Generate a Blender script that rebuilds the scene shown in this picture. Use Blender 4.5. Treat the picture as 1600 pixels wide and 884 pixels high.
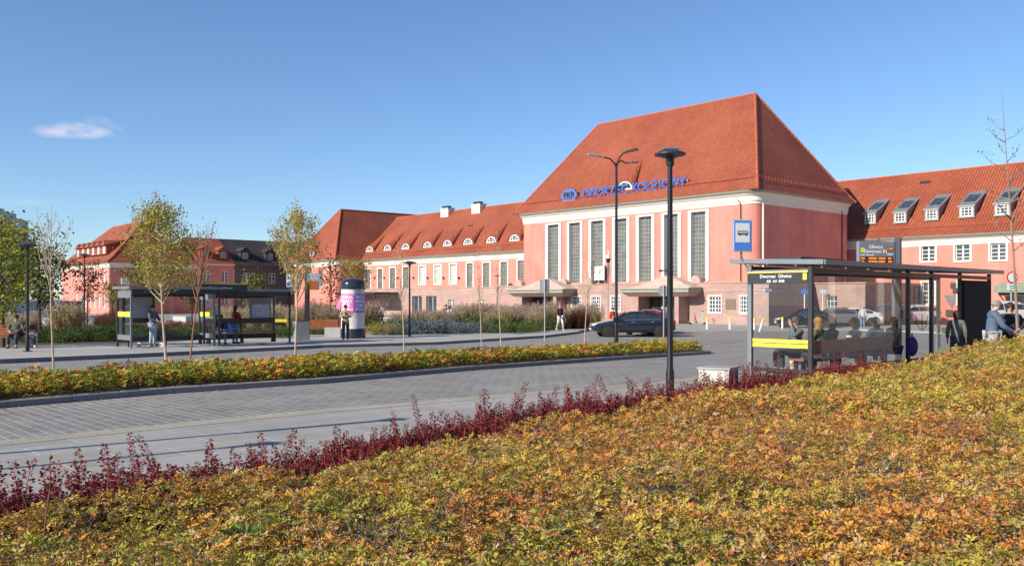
import bpy, bmesh, math, random
import numpy as np
from mathutils import Vector, Matrix
R = math.radians
random.seed(7)
rng = np.random.default_rng(11)
for o in list(bpy.data.objects):
    bpy.data.objects.remove(o, do_unlink=True)
scene = bpy.context.scene
COL = scene.collection

# ------------------------------------------------------------------ camera, sky, sun
F = 1386.0            # focal length in pixels of the 1600 px wide photograph
HOR = 466.0           # horizon row
CH = 2.2              # camera height above the station forecourt
cam = bpy.data.cameras.new('camera')
co = bpy.data.objects.new('camera', cam)
COL.objects.link(co)
scene.camera = co
cam.sensor_width = 36.0
cam.lens = F / 1600 * 36.0
cam.shift_y = (HOR - 442.0) / 1600
cam.clip_start = 0.1
cam.clip_end = 6000
co.location = (0, 0, CH)
co.rotation_euler = (R(90), 0, 0)

SUN_EL = 29.0
SUN_DIR = Vector((-.822, -.57, 0)).normalized() * math.cos(R(SUN_EL)) + Vector((0, 0, math.sin(R(SUN_EL))))  # towards the sun
world = bpy.data.worlds.new('World')
scene.world = world
world.use_nodes = True
wn, wl = world.node_tree.nodes, world.node_tree.links
wn.clear()
sky = wn.new('ShaderNodeTexSky')
sky.sky_type = 'NISHITA'
sky.sun_disc = False
sky.sun_elevation = R(SUN_EL)
sky.sun_rotation = math.atan2(SUN_DIR.x, SUN_DIR.y)
sky.air_density = 1.0
sky.dust_density = 0.0
sky.ozone_density = 4.0
sky.altitude = 200
bg = wn.new('ShaderNodeBackground')
bg.inputs['Strength'].default_value = 0.104
wo = wn.new('ShaderNodeOutputWorld')
tc = wn.new('ShaderNodeTexCoord')
sp = wn.new('ShaderNodeSeparateXYZ')
wl.new(tc.outputs['Generated'], sp.inputs[0])
def wm(op, a, b=None, clamp=False):
    n = wn.new('ShaderNodeMath'); n.operation = op; n.use_clamp = clamp
    for i, x in enumerate((a, b)):
        if x is None: continue
        if isinstance(x, (int, float)): n.inputs[i].default_value = x
        else: wl.new(x, n.inputs[i])
    return n.outputs[0]
# a few small clouds low in the sky, placed by direction
ya = wm('MAXIMUM', sp.outputs['Y'], 0.05)
cu, cw = wm('DIVIDE', sp.outputs['X'], ya), wm('DIVIDE', sp.outputs['Z'], ya)
nz = wn.new('ShaderNodeTexNoise'); nz.inputs['Scale'].default_value = 28; nz.inputs['Detail'].default_value = 6
mp = wn.new('ShaderNodeMapping'); mp.inputs['Scale'].default_value = (1, 1, 2.2)
wl.new(tc.outputs['Generated'], mp.inputs[0]); wl.new(mp.outputs[0], nz.inputs['Vector'])
tot = None
for (px, py, rx, ry, am) in ((122, 204, 78, 15, .62), (150, 196, 30, 16, .3), (40, 316, 60, 7, .12)):
    ex = wm('DIVIDE', wm('SUBTRACT', cu, (px - 800) / F), rx / F)
    ey = wm('DIVIDE', wm('SUBTRACT', cw, (HOR - py) / F), ry / F)
    d2 = wm('ADD', wm('MULTIPLY', ex, ex), wm('MULTIPLY', ey, ey))
    m = wm('SUBTRACT', 1.0, d2, True)
    m = wm('MULTIPLY', m, am)
    tot = m if tot is None else wm('MAXIMUM', tot, m)
nn = wm('MULTIPLY', wm('SUBTRACT', nz.outputs['Fac'], 0.36), 3.4, True)
cm = wm('MULTIPLY', tot, nn, True)
mx = wn.new('ShaderNodeMix'); mx.data_type = 'RGBA'
wl.new(cm, mx.inputs['Factor'])
tint = wn.new('ShaderNodeMix'); tint.data_type = 'RGBA'; tint.blend_type = 'MULTIPLY'; tint.inputs['Factor'].default_value = 1.0
wl.new(sky.outputs[0], tint.inputs['A']); tint.inputs['B'].default_value = (.92, 1.005, 1.14, 1)
wl.new(tint.outputs['Result'], mx.inputs['A'])
mx.inputs['B'].default_value = (8.6, 7.5, 7.5, 1)
wl.new(mx.outputs['Result'], bg.inputs['Color'])
wl.new(bg.outputs[0], wo.inputs['Surface'])

sun = bpy.data.lights.new('sun', 'SUN')
sun.energy = 5.0
sun.angle = R(0.5)
sun.color = (1.0, 0.915, 0.79)
so = bpy.data.objects.new('sun', sun)
COL.objects.link(so)
so.rotation_euler = SUN_DIR.to_track_quat('Z', 'Y').to_euler()
so.location = (-40, -30, 60)
scene.view_settings.view_transform = 'Standard'
scene.view_settings.look = 'None'
scene.view_settings.exposure = 0.4
scene.view_settings.gamma = 1.0
scene.view_settings.use_curve_mapping = False
scene.render.engine = 'CYCLES'
scene.cycles.max_bounces = 8
scene.cycles.transparent_max_bounces = 16
scene.cycles.use_denoising = True

# ------------------------------------------------------------------ node materials
def newmat(name):
    m = bpy.data.materials.new(name); m.use_nodes = True
    nt = m.node_tree
    return m, nt, nt.nodes['Principled BSDF']
def setin(nt, sock, x):
    if isinstance(x, (int, float)): sock.default_value = x
    elif isinstance(x, (tuple, list)): sock.default_value = tuple(x) + ((1,) if len(x) == 3 and len(sock.default_value) == 4 else ())
    else: nt.links.new(x, sock)
def mth(nt, op, a, b=None, c=None, clamp=False):
    n = nt.nodes.new('ShaderNodeMath'); n.operation = op; n.use_clamp = clamp
    for i, x in enumerate((a, b, c)):
        if x is not None: setin(nt, n.inputs[i], x)
    return n.outputs[0]
def mixc(nt, f, a, b, mode='MIX'):
    n = nt.nodes.new('ShaderNodeMix'); n.data_type = 'RGBA'; n.blend_type = mode
    setin(nt, n.inputs['Factor'], f); setin(nt, n.inputs['A'], a); setin(nt, n.inputs['B'], b)
    return n.outputs['Result']
def coords(nt, kind='Object'):
    n = nt.nodes.new('ShaderNodeTexCoord'); return n.outputs[kind]
def noise(nt, vec, scale, detail=4, rough=.55):
    n = nt.nodes.new('ShaderNodeTexNoise'); n.inputs['Scale'].default_value = scale
    n.inputs['Detail'].default_value = detail; n.inputs['Roughness'].default_value = rough
    if vec is not None: nt.links.new(vec, n.inputs['Vector'])
    return n.outputs['Fac']
def ramp(nt, f, *stops):
    n = nt.nodes.new('ShaderNodeValToRGB'); cr = n.color_ramp
    while len(cr.elements) < len(stops): cr.elements.new(.5)
    for e, (p, c) in zip(cr.elements, stops):
        e.position = p; e.color = tuple(c) + (1,) if len(c) == 3 else c
    nt.links.new(f, n.inputs[0]); return n.outputs[0]
def bump(nt, bs, h, strength=.5, dist=.02):
    n = nt.nodes.new('ShaderNodeBump'); n.inputs['Strength'].default_value = strength; n.inputs['Distance'].default_value = dist
    nt.links.new(h, n.inputs['Height']); nt.links.new(n.outputs[0], bs.inputs['Normal'])
def plain(name, c, rough=.6, metal=0.0, var=.12, vs=3.0, spec=None, coat=0.0, bmp=0.0):
    m, nt, bs = newmat(name)
    if var:
        f = noise(nt, coords(nt), vs, 5)
        lo = tuple(x * (1 - var) for x in c); hi = tuple(min(1, x * (1 + var)) for x in c)
        nt.links.new(ramp(nt, f, (.3, lo), (.7, hi)), bs.inputs['Base Color'])
        if bmp: bump(nt, bs, noise(nt, coords(nt), vs * 12, 4), bmp, .01)
    else: bs.inputs['Base Color'].default_value = tuple(c) + (1,)
    bs.inputs['Roughness'].default_value = rough; bs.inputs['Metallic'].default_value = metal
    if spec is not None: bs.inputs['Specular IOR Level'].default_value = spec
    bs.inputs['Coat Weight'].default_value = coat
    return m
def plaster(name, c, stain=.25):
    m, nt, bs = newmat(name); uv = coords(nt, 'UV')
    f1 = noise(nt, uv, .35, 6, .65)
    mp = nt.nodes.new('ShaderNodeMapping'); mp.inputs['Scale'].default_value = (2.2, .18, 1); nt.links.new(uv, mp.inputs[0])
    f2 = noise(nt, mp.outputs[0], 1.0, 5, .6)
    f3 = noise(nt, uv, 14, 3)
    k = mth(nt, 'ADD', mth(nt, 'MULTIPLY', f1, .55), mth(nt, 'ADD', mth(nt, 'MULTIPLY', f2, .3), mth(nt, 'MULTIPLY', f3, .15)))
    lo = tuple(x * (1 - stain) for x in c); hi = tuple(min(1, x * (1 + stain * .7)) for x in c)
    nt.links.new(ramp(nt, k, (.34, lo), (.62, hi)), bs.inputs['Base Color'])
    bs.inputs['Roughness'].default_value = .9
    bump(nt, bs, noise(nt, uv, 40, 3), .25, .01)
    return m
def tiles(name, c1, c2, pitch=.25, row=.36, dep=1.0):
    """clay pantiles laid in the UV of each roof plane (metres)"""
    m, nt, bs = newmat(name); uv = coords(nt, 'UV')
    s = nt.nodes.new('ShaderNodeSeparateXYZ'); nt.links.new(uv, s.inputs[0])
    cx = mth(nt, 'DIVIDE', s.outputs[0], pitch); cy = mth(nt, 'DIVIDE', s.outputs[1], row)
    fx = mth(nt, 'FRACT', cx); fy = mth(nt, 'FRACT', cy)
    wav = mth(nt, 'SINE', mth(nt, 'MULTIPLY', fx, math.pi))
    h = mth(nt, 'ADD', mth(nt, 'MULTIPLY', wav, .055 * dep), mth(nt, 'MULTIPLY', mth(nt, 'SUBTRACT', 1.0, fy), .03 * dep))
    ix = mth(nt, 'FLOOR', cx); iy = mth(nt, 'FLOOR', cy)
    cb = nt.nodes.new('ShaderNodeCombineXYZ'); nt.links.new(ix, cb.inputs[0]); nt.links.new(iy, cb.inputs[1])
    wnz = nt.nodes.new('ShaderNodeTexWhiteNoise'); wnz.noise_dimensions = '2D'; nt.links.new(cb.outputs[0], wnz.inputs[0])
    big = noise(nt, uv, .22, 5, .6)
    k = mth(nt, 'ADD', mth(nt, 'MULTIPLY', wnz.outputs['Value'], .14), mth(nt, 'MULTIPLY', big, .86))
    col = ramp(nt, k, (.2, tuple(x * .75 for x in c2)), (.42, c2), (.6, c1), (.9, tuple(min(1, x * 1.25) for x in c1)))
    # shade in the channels between tiles, put into the colour as dark lines
    j = mth(nt, 'LESS_THAN', wav, .5)
    col = mixc(nt, mth(nt, 'MULTIPLY', j, .78), col, tuple(x * .34 for x in c2))
    nt.links.new(col, bs.inputs['Base Color'])
    bs.inputs['Roughness'].default_value = .75
    bump(nt, bs, h, .55, 1.0)
    return m
def courses(name, c1, c2, mortar, bw, bh, mw=.012, var=.5, bm=.5, rough=.85, off=.5, dirt=None):
    """brick or slab courses laid in the UV (metres)"""
    m, nt, bs = newmat(name); uv = coords(nt, 'UV')
    b = nt.nodes.new('ShaderNodeTexBrick'); b.offset = off
    nt.links.new(uv, b.inputs['Vector'])
    b.inputs['Scale'].default_value = 1.0; b.inputs['Brick Width'].default_value = bw; b.inputs['Row Height'].default_value = bh
    b.inputs['Mortar Size'].default_value = mw; b.inputs['Mortar Smooth'].default_value = .2; b.inputs['Bias'].default_value = 0.0
    b.inputs['Color1'].default_value = tuple(c1) + (1,); b.inputs['Color2'].default_value = tuple(c2) + (1,); b.inputs['Mortar'].default_value = tuple(mortar) + (1,)
    f = noise(nt, uv, .5, 6, .65); g = noise(nt, uv, 22, 3)
    mpp = nt.nodes.new('ShaderNodeMapping'); mpp.inputs['Scale'].default_value = (1.3, .09, 1); nt.links.new(uv, mpp.inputs[0])
    st = noise(nt, mpp.outputs[0], 1.0, 4, .6) if dirt else f
    k = mth(nt, 'ADD', mth(nt, 'ADD', mth(nt, 'MULTIPLY', f, .42), mth(nt, 'MULTIPLY', st, .28)), mth(nt, 'MULTIPLY', g, .3))
    col = mixc(nt, 1.0, b.outputs['Color'], ramp(nt, k, (.3, (1 - var * .55,) * 3), (.7, (1 + var * .2,) * 3)), 'MULTIPLY')
    nt.links.new(col, bs.inputs['Base Color']); bs.inputs['Roughness'].default_value = rough
    bump(nt, bs, mth(nt, 'ADD', b.outputs['Fac'], mth(nt, 'MULTIPLY', g, -.4)), bm, -.012)
    return m
def leafmat(name, trans=.35, rough=.5):
    """per-leaf colour kept in the mesh, light passes a little through the leaf"""
    m, nt, bs = newmat(name)
    a = nt.nodes.new('ShaderNodeAttribute'); a.attribute_name = 'Col'
    nt.links.new(a.outputs['Color'], bs.inputs['Base Color'])
    bs.inputs['Roughness'].default_value = rough; bs.inputs['Specular IOR Level'].default_value = .35
    t = nt.nodes.new('ShaderNodeBsdfTranslucent'); nt.links.new(a.outputs['Color'], t.inputs['Color'])
    mx = nt.nodes.new('ShaderNodeMixShader'); mx.inputs[0].default_value = trans
    nt.links.new(bs.outputs[0], mx.inputs[1]); nt.links.new(t.outputs[0], mx.inputs[2])
    nt.links.new(mx.outputs[0], nt.nodes['Material Output'].inputs['Surface'])
    return m
def glassmat(name, tint=(.86, .9, .9), ior=1.6, extra=.0):
    m, nt, bs = newmat(name)
    nt.nodes.remove(bs)
    t = nt.nodes.new('ShaderNodeBsdfTransparent'); t.inputs[0].default_value = tuple(tint) + (1,)
    g = nt.nodes.new('ShaderNodeBsdfGlossy'); g.inputs['Roughness'].default_value = .01
    f = nt.nodes.new('ShaderNodeLayerWeight'); f.inputs[0].default_value = .5
    f0 = ((ior - 1) / (ior + 1)) ** 2 + extra
    k = mth(nt, 'ADD', mth(nt, 'MULTIPLY', mth(nt, 'POWER', f.outputs['Facing'], 5.0), 1 - f0), f0, clamp=True)
    mx = nt.nodes.new('ShaderNodeMixShader'); nt.links.new(k, mx.inputs[0]); nt.links.new(t.outputs[0], mx.inputs[1]); nt.links.new(g.outputs[0], mx.inputs[2])
    nt.links.new(mx.outputs[0], nt.nodes['Material Output'].inputs['Surface'])
    return m
def panemat(name, c, rough=.12, var=.4):
    m, nt, bs = newmat(name)
    f = noise(nt, coords(nt, 'UV'), 1.4, 3)
    nt.links.new(ramp(nt, f, (.3, tuple(x * (1 - var) for x in c)), (.7, tuple(x * (1 + var) for x in c))), bs.inputs['Base Color'])
    bs.inputs['Roughness'].default_value = rough; bs.inputs['Specular IOR Level'].default_value = .8
    return m
def litmat(name, c, s):
    m, nt, bs = newmat(name)
    bs.inputs['Base Color'].default_value = tuple(c) + (1,)
    bs.inputs['Emission Color'].default_value = tuple(c) + (1,); bs.inputs['Emission Strength'].default_value = s
    return m

M = {}
M['pink'] = plaster('pink_plaster', (.69, .238, .18))
M['cream'] = plaster('cream_plaster', (.78, .74, .62), .08)
M['white'] = plain('white_paint', (.78, .77, .72), .5, var=.06)
M['stone'] = courses('pinkish_stone', (.50, .325, .27), (.42, .265, .225), (.27, .18, .16), .62, .17, .008, .5, .5)
M['stone_trim'] = plain('stone_trim', (.44, .33, .27), .85, var=.2, bmp=.3)
M['tile'] = tiles('orange_clay_tile', (.385, .095, .040), (.31, .068, .028))
M['tile_dark'] = tiles('dark_roof_tile', (.06, .05, .045), (.035, .03, .03), .3, .4)
M['ridge'] = plain('ridge_clay', (.42, .10, .045), .75, var=.3, vs=5)
M['zinc'] = plain('grey_zinc', (.30, .32, .31), .45, .5, var=.15)
M['gutter'] = plain('gutter_metal', (.30, .30, .25), .5, .3, var=.1)
M['brownwall'] = courses('dark_brown_plaster', (.17, .125, .10), (.15, .11, .09), (.14, .10, .08), 2.0, .5, .004, .5, .2)
M['pane_hall'] = panemat('hall_window_glass', (.13, .13, .115), .15)
M['pane'] = panemat('window_glass', (.05, .06, .07), .08)
M['pane_pale'] = panemat('curtained_window_glass', (.42, .42, .38), .3, .2)
M['muntin'] = plain('grey_muntin', (.30, .29, .26), .6, var=.05)
M['door'] = plain('dark_brown_door', (.045, .028, .022), .4, var=.2)
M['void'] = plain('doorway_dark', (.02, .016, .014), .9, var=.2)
M['blue'] = plain('sign_blue', (.045, .13, .50), .45, var=.05)
M['letterblue'] = plain('letter_blue', (.055, .13, .42), .4, var=.05)
M['black'] = plain('black_metal', (.016, .016, .018), .35, .2, var=.1, spec=.6)
M['dark'] = plain('anthracite_metal', (.045, .048, .052), .4, .3, var=.1)
M['grey'] = plain('grey_metal', (.22, .23, .25), .4, .3, var=.08)
M['lgrey'] = plain('light_grey_metal', (.42, .43, .44), .4, .4, var=.08)
M['yellow'] = plain('yellow_paint', (.80, .68, .06), .5, var=.05)
M['wood'] = plain('brown_bench_wood', (.33, .105, .04), .55, var=.3, vs=6)
M['orange'] = plain('orange_display', (.42, .10, .02), .5, var=.2, vs=30)
M['led'] = litmat('orange_led', (.9, .26, .04), .45)
M['glass'] = glassmat('shelter_glass', (.93, .95, .95), 1.45)
M['glass_roof'] = glassmat('smoked_roof_glass', (.25, .27, .28), 1.5, .02)
M['concrete'] = plain('pale_concrete', (.50, .49, .45), .85, var=.12, bmp=.3)
M['concrete_d'] = plain('grey_concrete', (.26, .27, .28), .85, var=.15, bmp=.3)
M['paper'] = plain('pale_paper', (.55, .56, .55), .6, var=.1, vs=20)
M['textwhite'] = plain('white_lettering', (.8, .8, .8), .5, var=0)
M['textdark'] = plain('dark_lettering', (.02, .02, .025), .5, var=0)
M['pinkposter'] = plain('magenta_poster', (.78, .16, .42), .5, var=.25, vs=2)
M['violetposter'] = plain('violet_poster', (.26, .12, .42), .5, var=.2, vs=3)
M['red'] = plain('sign_red', (.62, .03, .025), .45, var=.05)
M['purple'] = plain('purple_sign', (.11, .05, .16), .5, var=.1)
M['mint'] = plain('mint_green_plastic', (.30, .62, .45), .4, var=.05)
M['bark'] = plain('pale_bark', (.46, .35, .25), .85, var=.25, vs=14)
M['bark_red'] = plain('reddish_twig_bark', (.30, .13, .08), .85, var=.25, vs=14)
M['bark_dark'] = plain('dark_bark', (.07, .05, .04), .9, var=.3, vs=10)
M['twig'] = plain('dry_twigs', (.40, .32, .26), .85, var=.25, vs=20)
M['leaf'] = leafmat('autumn_leaves', .38)
M['leaf_flat'] = leafmat('shrub_leaves', .25, .6)
M['soil'] = plain('mulch_soil', (.10, .07, .05), .95, var=.4, vs=9, bmp=.6)
M['tyre'] = plain('tyre_rubber', (.02, .02, .021), .8, var=.1)
M['rim'] = plain('steel_rim', (.35, .36, .38), .3, .8, var=.1)
M['rim_brown'] = plain('dusty_rim', (.13, .10, .085), .5, .4, var=.2)
M['carglass'] = panemat('car_glass', (.03, .04, .045), .04, .2)
M['tail'] = plain('tail_light_red', (.55, .015, .03), .2, var=0, coat=.5)
M['head'] = plain('headlight_glass', (.75, .78, .8), .1, var=0, coat=.5)
M['plate'] = plain('number_plate', (.75, .75, .72), .4, var=0)
M['skin'] = plain('skin', (.62, .36, .26), .55, var=.05)
# ------------------------------------------------------------------ paving
M['pave_block'] = courses('grey_block_paving', (.275, .26, .235), (.205, .195, .18), (.48, .45, .39), .34, .17, .011, .8, .6, .85, dirt=1)
M['pave_slab'] = courses('pale_concrete_slabs', (.37, .35, .31), (.325, .31, .28), (.54, .51, .45), 1.2, .6, .010, .6, .35, .85, dirt=1)
M['pave_plat'] = courses('platform_slabs', (.42, .395, .35), (.38, .36, .32), (.25, .24, .22), .8, .8, .008, .4, .35, .85)
M['gutterband'] = courses('yellowish_gutter_stones', (.42, .37, .28), (.36, .32, .25), (.24, .21, .17), .5, .25, .008, .4, .3, .85)
M['kerb'] = courses('grey_kerb_stones', (.23, .23, .23), (.20, .20, .20), (.10, .10, .10), 1.0, 1.0, .008, .4, .3, .8)
M['asphalt'] = plain('worn_asphalt', (.07, .07, .07), .9, var=.2, bmp=.4)

# ------------------------------------------------------------------ mesh builder
class MB:
    def __init__(s): s.v = []; s.f = []; s.m = []; s.smooth = False
    def face(s, pts, m=0):
        i = len(s.v); s.v += [tuple(p) for p in pts]; s.f.append(tuple(range(i, i + len(pts)))); s.m.append(m); return s
    def box(s, x0, x1, y0, y1, z0, z1, m=0):
        x0, x1 = min(x0, x1), max(x0, x1); y0, y1 = min(y0, y1), max(y0, y1); z0, z1 = min(z0, z1), max(z0, z1)
        i = len(s.v)
        s.v += [(x0, y0, z0), (x1, y0, z0), (x1, y1, z0), (x0, y1, z0), (x0, y0, z1), (x1, y0, z1), (x1, y1, z1), (x0, y1, z1)]
        for q in ((0, 3, 2, 1), (4, 5, 6, 7), (0, 1, 5, 4), (1, 2, 6, 5), (2, 3, 7, 6), (3, 0, 4, 7)):
            s.f.append(tuple(i + k for k in q)); s.m.append(m)
        return s
    def obox(s, a, b, w, h, m=0, up=(0, 0, 1)):
        """beam from a to b, w wide, h high"""
        a, b = Vector(a), Vector(b); d = (b - a).normalized(); up = Vector(up)
        if abs(d.dot(up)) > .99: up = Vector((0, 1, 0))
        x = d.cross(up).normalized() * w / 2; y = x.cross(d).normalized() * h / 2
        i = len(s.v)
        for p in (a, b): s.v += [tuple(p - x - y), tuple(p + x - y), tuple(p + x + y), tuple(p - x + y)]
        for q in ((0, 1, 2, 3), (7, 6, 5, 4), (0, 4, 5, 1), (1, 5, 6, 2), (2, 6, 7, 3), (3, 7, 4, 0)):
            s.f.append(tuple(i + k for k in q)); s.m.append(m)
        return s
    def tube(s, pts, r, n=8, m=0, cap=True):
        pts = [Vector(p) for p in pts]
        if not isinstance(r, (list, tuple)): r = [r] * len(pts)
        i0 = len(s.v); prev = None
        for k, p in enumerate(pts):
            d = (pts[min(k + 1, len(pts) - 1)] - pts[max(k - 1, 0)])
            d = d.normalized() if d.length > 1e-9 else Vector((0, 0, 1))
            a = Vector((1, 0, 0)) if abs(d.x) < .8 else Vector((0, 1, 0))
            if prev is not None and abs(prev.dot(d)) < .95: a = prev
            x = (a - d * a.dot(d)).normalized(); prev = x; y = d.cross(x)
            for j in range(n):
                t = 2 * math.pi * j / n
                s.v.append(tuple(p + (x * math.cos(t) + y * math.sin(t)) * r[k]))
        for k in range(len(pts) - 1):
            for j in range(n):
                a = i0 + k * n + j; b = i0 + k * n + (j + 1) % n
                s.f.append((a, b, b + n, a + n)); s.m.append(m)
        if cap:
            s.f.append(tuple(i0 + j for j in reversed(range(n)))); s.m.append(m)
            e = i0 + (len(pts) - 1) * n; s.f.append(tuple(e + j for j in range(n))); s.m.append(m)
        return s
    def lathe(s, prof, c=(0, 0, 0), n=24, m=0):
        i0 = len(s.v)
        for (r, z) in prof:
            for j in range(n):
                t = 2 * math.pi * j / n; s.v.append((c[0] + r * math.cos(t), c[1] + r * math.sin(t), c[2] + z))
        for k in range(len(prof) - 1):
            for j in range(n):
                a = i0 + k * n + j; b = i0 + k * n + (j + 1) % n
                s.f.append((a, b, b + n, a + n)); s.m.append(m)
        if prof[0][0] > 1e-6: s.f.append(tuple(i0 + j for j in reversed(range(n)))); s.m.append(m)
        if prof[-1][0] > 1e-6: e = i0 + (len(prof) - 1) * n; s.f.append(tuple(e + j for j in range(n))); s.m.append(m)
        return s
    def prism(s, poly, z0, z1, m=0):
        n = len(poly); i = len(s.v)
        s.v += [(p[0], p[1], z0) for p in poly] + [(p[0], p[1], z1) for p in poly]
        s.f.append(tuple(i + k for k in reversed(range(n)))); s.m.append(m)
        s.f.append(tuple(i + n + k for k in range(n))); s.m.append(m)
        for k in range(n):
            q = (k + 1) % n; s.f.append((i + k, i + q, i + n + q, i + n + k)); s.m.append(m)
        return s
    def disc(s, c, r, nrm, th, n=24, m=0, mb=None):
        c = Vector(c); d = Vector(nrm).normalized(); s.tube([c - d * th / 2, c + d * th / 2], r, n, m); return s
    def sweep(s, prof, path, m=0):
        """profile [(out, z)] swept along a plan path of ((x, y), (nx, ny))"""
        i0 = len(s.v); n = len(prof)
        for (p, q) in path:
            for (o_, z) in prof: s.v.append((p[0] + q[0] * o_, p[1] + q[1] * o_, z))
        for k in range(len(path) - 1):
            for j in range(n - 1):
                a = i0 + k * n + j; s.f.append((a, a + n, a + n + 1, a + 1)); s.m.append(m)
        return s
    def wall(s, x0, x1, z0, z1, y, holes=(), dep=.25, m=0, mr=None, sgn=-1):
        """wall in the x-z plane at y with rectangular openings and reveals going in (+y)"""
        mr = m if mr is None else mr
        xs = sorted({x0, x1} | {h[0] for h in holes} | {h[1] for h in holes}); zs = sorted({z0, z1} | {h[2] for h in holes} | {h[3] for h in holes})
        xs = [x for x in xs if x0 - 1e-6 <= x <= x1 + 1e-6]; zs = [z for z in zs if z0 - 1e-6 <= z <= z1 + 1e-6]
        for i in range(len(xs) - 1):
            for j in range(len(zs) - 1):
                a, b, c, d = xs[i], xs[i + 1], zs[j], zs[j + 1]; mx_, mz = (a + b) / 2, (c + d) / 2
                if any(h[0] < mx_ < h[1] and h[2] < mz < h[3] for h in holes): continue
                s.face([(a, y, c), (b, y, c), (b, y, d), (a, y, d)], m)
        for (a, b, c, d) in [h[:4] for h in holes]:
            e = y + dep
            s.face([(a, y, c), (a, y, d), (a, e, d), (a, e, c)], mr); s.face([(b, y, c), (b, e, c), (b, e, d), (b, y, d)], mr)
            s.face([(a, y, d), (b, y, d), (b, e, d), (a, e, d)], mr); s.face([(a, y, c), (a, e, c), (b, e, c), (b, y, c)], mr)
        return s
    def build(s, name, mats, parent=None, smooth=None, loc=None, rot=None, weld=False, uvs=True):
        me = bpy.data.meshes.new(name)
        me.from_pydata(s.v, [], s.f)
        if not isinstance(mats, (list, tuple)): mats = [mats]
        for x in mats: me.materials.append(M[x] if isinstance(x, str) else x)
        if len(mats) > 1: me.polygons.foreach_set('material_index', s.m)
        if weld:
            bm = bmesh.new(); bm.from_mesh(me); bmesh.ops.remove_doubles(bm, verts=bm.verts, dist=1e-4)
            bmesh.ops.recalc_face_normals(bm, faces=bm.faces); bm.to_mesh(me); bm.free()
        if uvs: planar_uv(me)
        if smooth is None: smooth = s.smooth
        if smooth: me.polygons.foreach_set('use_smooth', [True] * len(me.polygons))
        me.update()
        o = bpy.data.objects.new(name, me); COL.objects.link(o)
        if parent is not None: o.parent = parent
        if loc is not None: o.location = loc
        if rot is not None: o.rotation_euler = (0, 0, rot) if isinstance(rot, (int, float)) else rot
        if smooth:
            try: me.set_sharp_from_angle(angle=R(40))
            except Exception: pass
        return o
def planar_uv(me):
    n = len(me.polygons)
    if not n: return
    uvl = me.uv_layers.new(name='UVMap')
    nl = len(me.loops)
    vi = np.empty(nl, dtype=np.int32); me.loops.foreach_get('vertex_index', vi)
    co_ = np.empty(len(me.vertices) * 3); me.vertices.foreach_get('co', co_); co_ = co_.reshape(-1, 3)
    nr = np.empty(n * 3); me.polygons.foreach_get('normal', nr); nr = nr.reshape(-1, 3)
    lt = np.empty(n, dtype=np.int32); me.polygons.foreach_get('loop_total', lt)
    nr = np.where(nr[:, 2:3] < 0, -nr, nr)      # same layout from both sides
    ud = np.stack([-nr[:, 1], nr[:, 0], np.zeros(n)], 1); ln = np.linalg.norm(ud, axis=1)
    flat = ln < .06
    ud[flat] = (1, 0, 0); ln[flat] = 1; ud /= ln[:, None]
    vd = np.cross(nr, ud); vd[flat] = (0, 1, 0)
    U = np.repeat(ud, lt, 0); V = np.repeat(vd, lt, 0); P = co_[vi]
    uv = np.stack([(P * U).sum(1), (P * V).sum(1)], 1)
    uvl.data.foreach_set('uv', uv.astype(np.float32).ravel())

def tag(o, label=None, cat=None, group=None, kind=None):
    if label: o['label'] = label
    if cat: o['category'] = cat
    if group: o['group'] = group
    if kind: o['kind'] = kind
    return o
def thing(name, label, cat, loc=(0, 0, 0), rot=0.0, group=None):
    o = bpy.data.objects.new(name, None); COL.objects.link(o)
    o.location = loc; o.rotation_euler = (0, 0, rot); o.empty_display_size = .3
    return tag(o, label, cat, group)
def dup(root, loc=None, rot=None, label=None, group=None, scale=None):
    r = root.copy(); COL.objects.link(r)
    if loc is not None: r.location = loc
    if rot is not None: r.rotation_euler = (0, 0, rot)
    if scale is not None: r.scale = (scale,) * 3 if isinstance(scale, (int, float)) else scale
    if label: r['label'] = label
    if group: r['group'] = group
    for ch in list(root.children):
        c = ch.copy(); COL.objects.link(c); c.parent = r
        for g in list(ch.children):
            d = g.copy(); COL.objects.link(d); d.parent = c
    return r
def text_mesh(s, size, mat, name, parent=None, depth=.006, align='CENTER', bold=.0, space=1.0):
    cu_ = bpy.data.curves.new(name, 'FONT'); cu_.body = s; cu_.size = size; cu_.extrude = depth; cu_.offset = bold
    cu_.align_x = align; cu_.align_y = 'CENTER'; cu_.space_character = space; cu_.resolution_u = 3
    t = bpy.data.objects.new(name + '_tmp', cu_); COL.objects.link(t)
    dg = bpy.context.evaluated_depsgraph_get()
    me = bpy.data.meshes.new_from_object(t.evaluated_get(dg)); me.name = name
    bpy.data.objects.remove(t, do_unlink=True)
    me.materials.clear(); me.materials.append(M[mat] if isinstance(mat, str) else mat)
    o = bpy.data.objects.new(name, me); COL.objects.link(o)
    if parent is not None: o.parent = parent
    return o

# ------------------------------------------------------------------ placing: ground height and picture rows to world
ZK = [(-400, .45), (18, .45), (22, .40), (26, .315), (30, .225), (34, .135), (38, .055), (42, .0), (3000, .0)]
def zg(y):
    for (a, za), (b, zb) in zip(ZK, ZK[1:]):
        if y <= b: return za + (zb - za) * max(0, (y - a)) / (b - a)
    return 0.0
def zgn(y): return np.interp(y, [k[0] for k in ZK], [k[1] for k in ZK])
def G(px, py, dz=0.0):
    """world point of the photograph's pixel, on a level dz above the ground"""
    Y = 30.0
    for _ in range(60): Y = .5 * Y + .5 * F * (CH - zg(Y) - dz) / max(1.0, (py - HOR))
    return Vector(((px - 800) / F * Y, Y, zg(Y) + dz))
def at(px, Y, z=None):
    return Vector(((px - 800) / F * Y, Y, zg(Y) if z is None else z))
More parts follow.
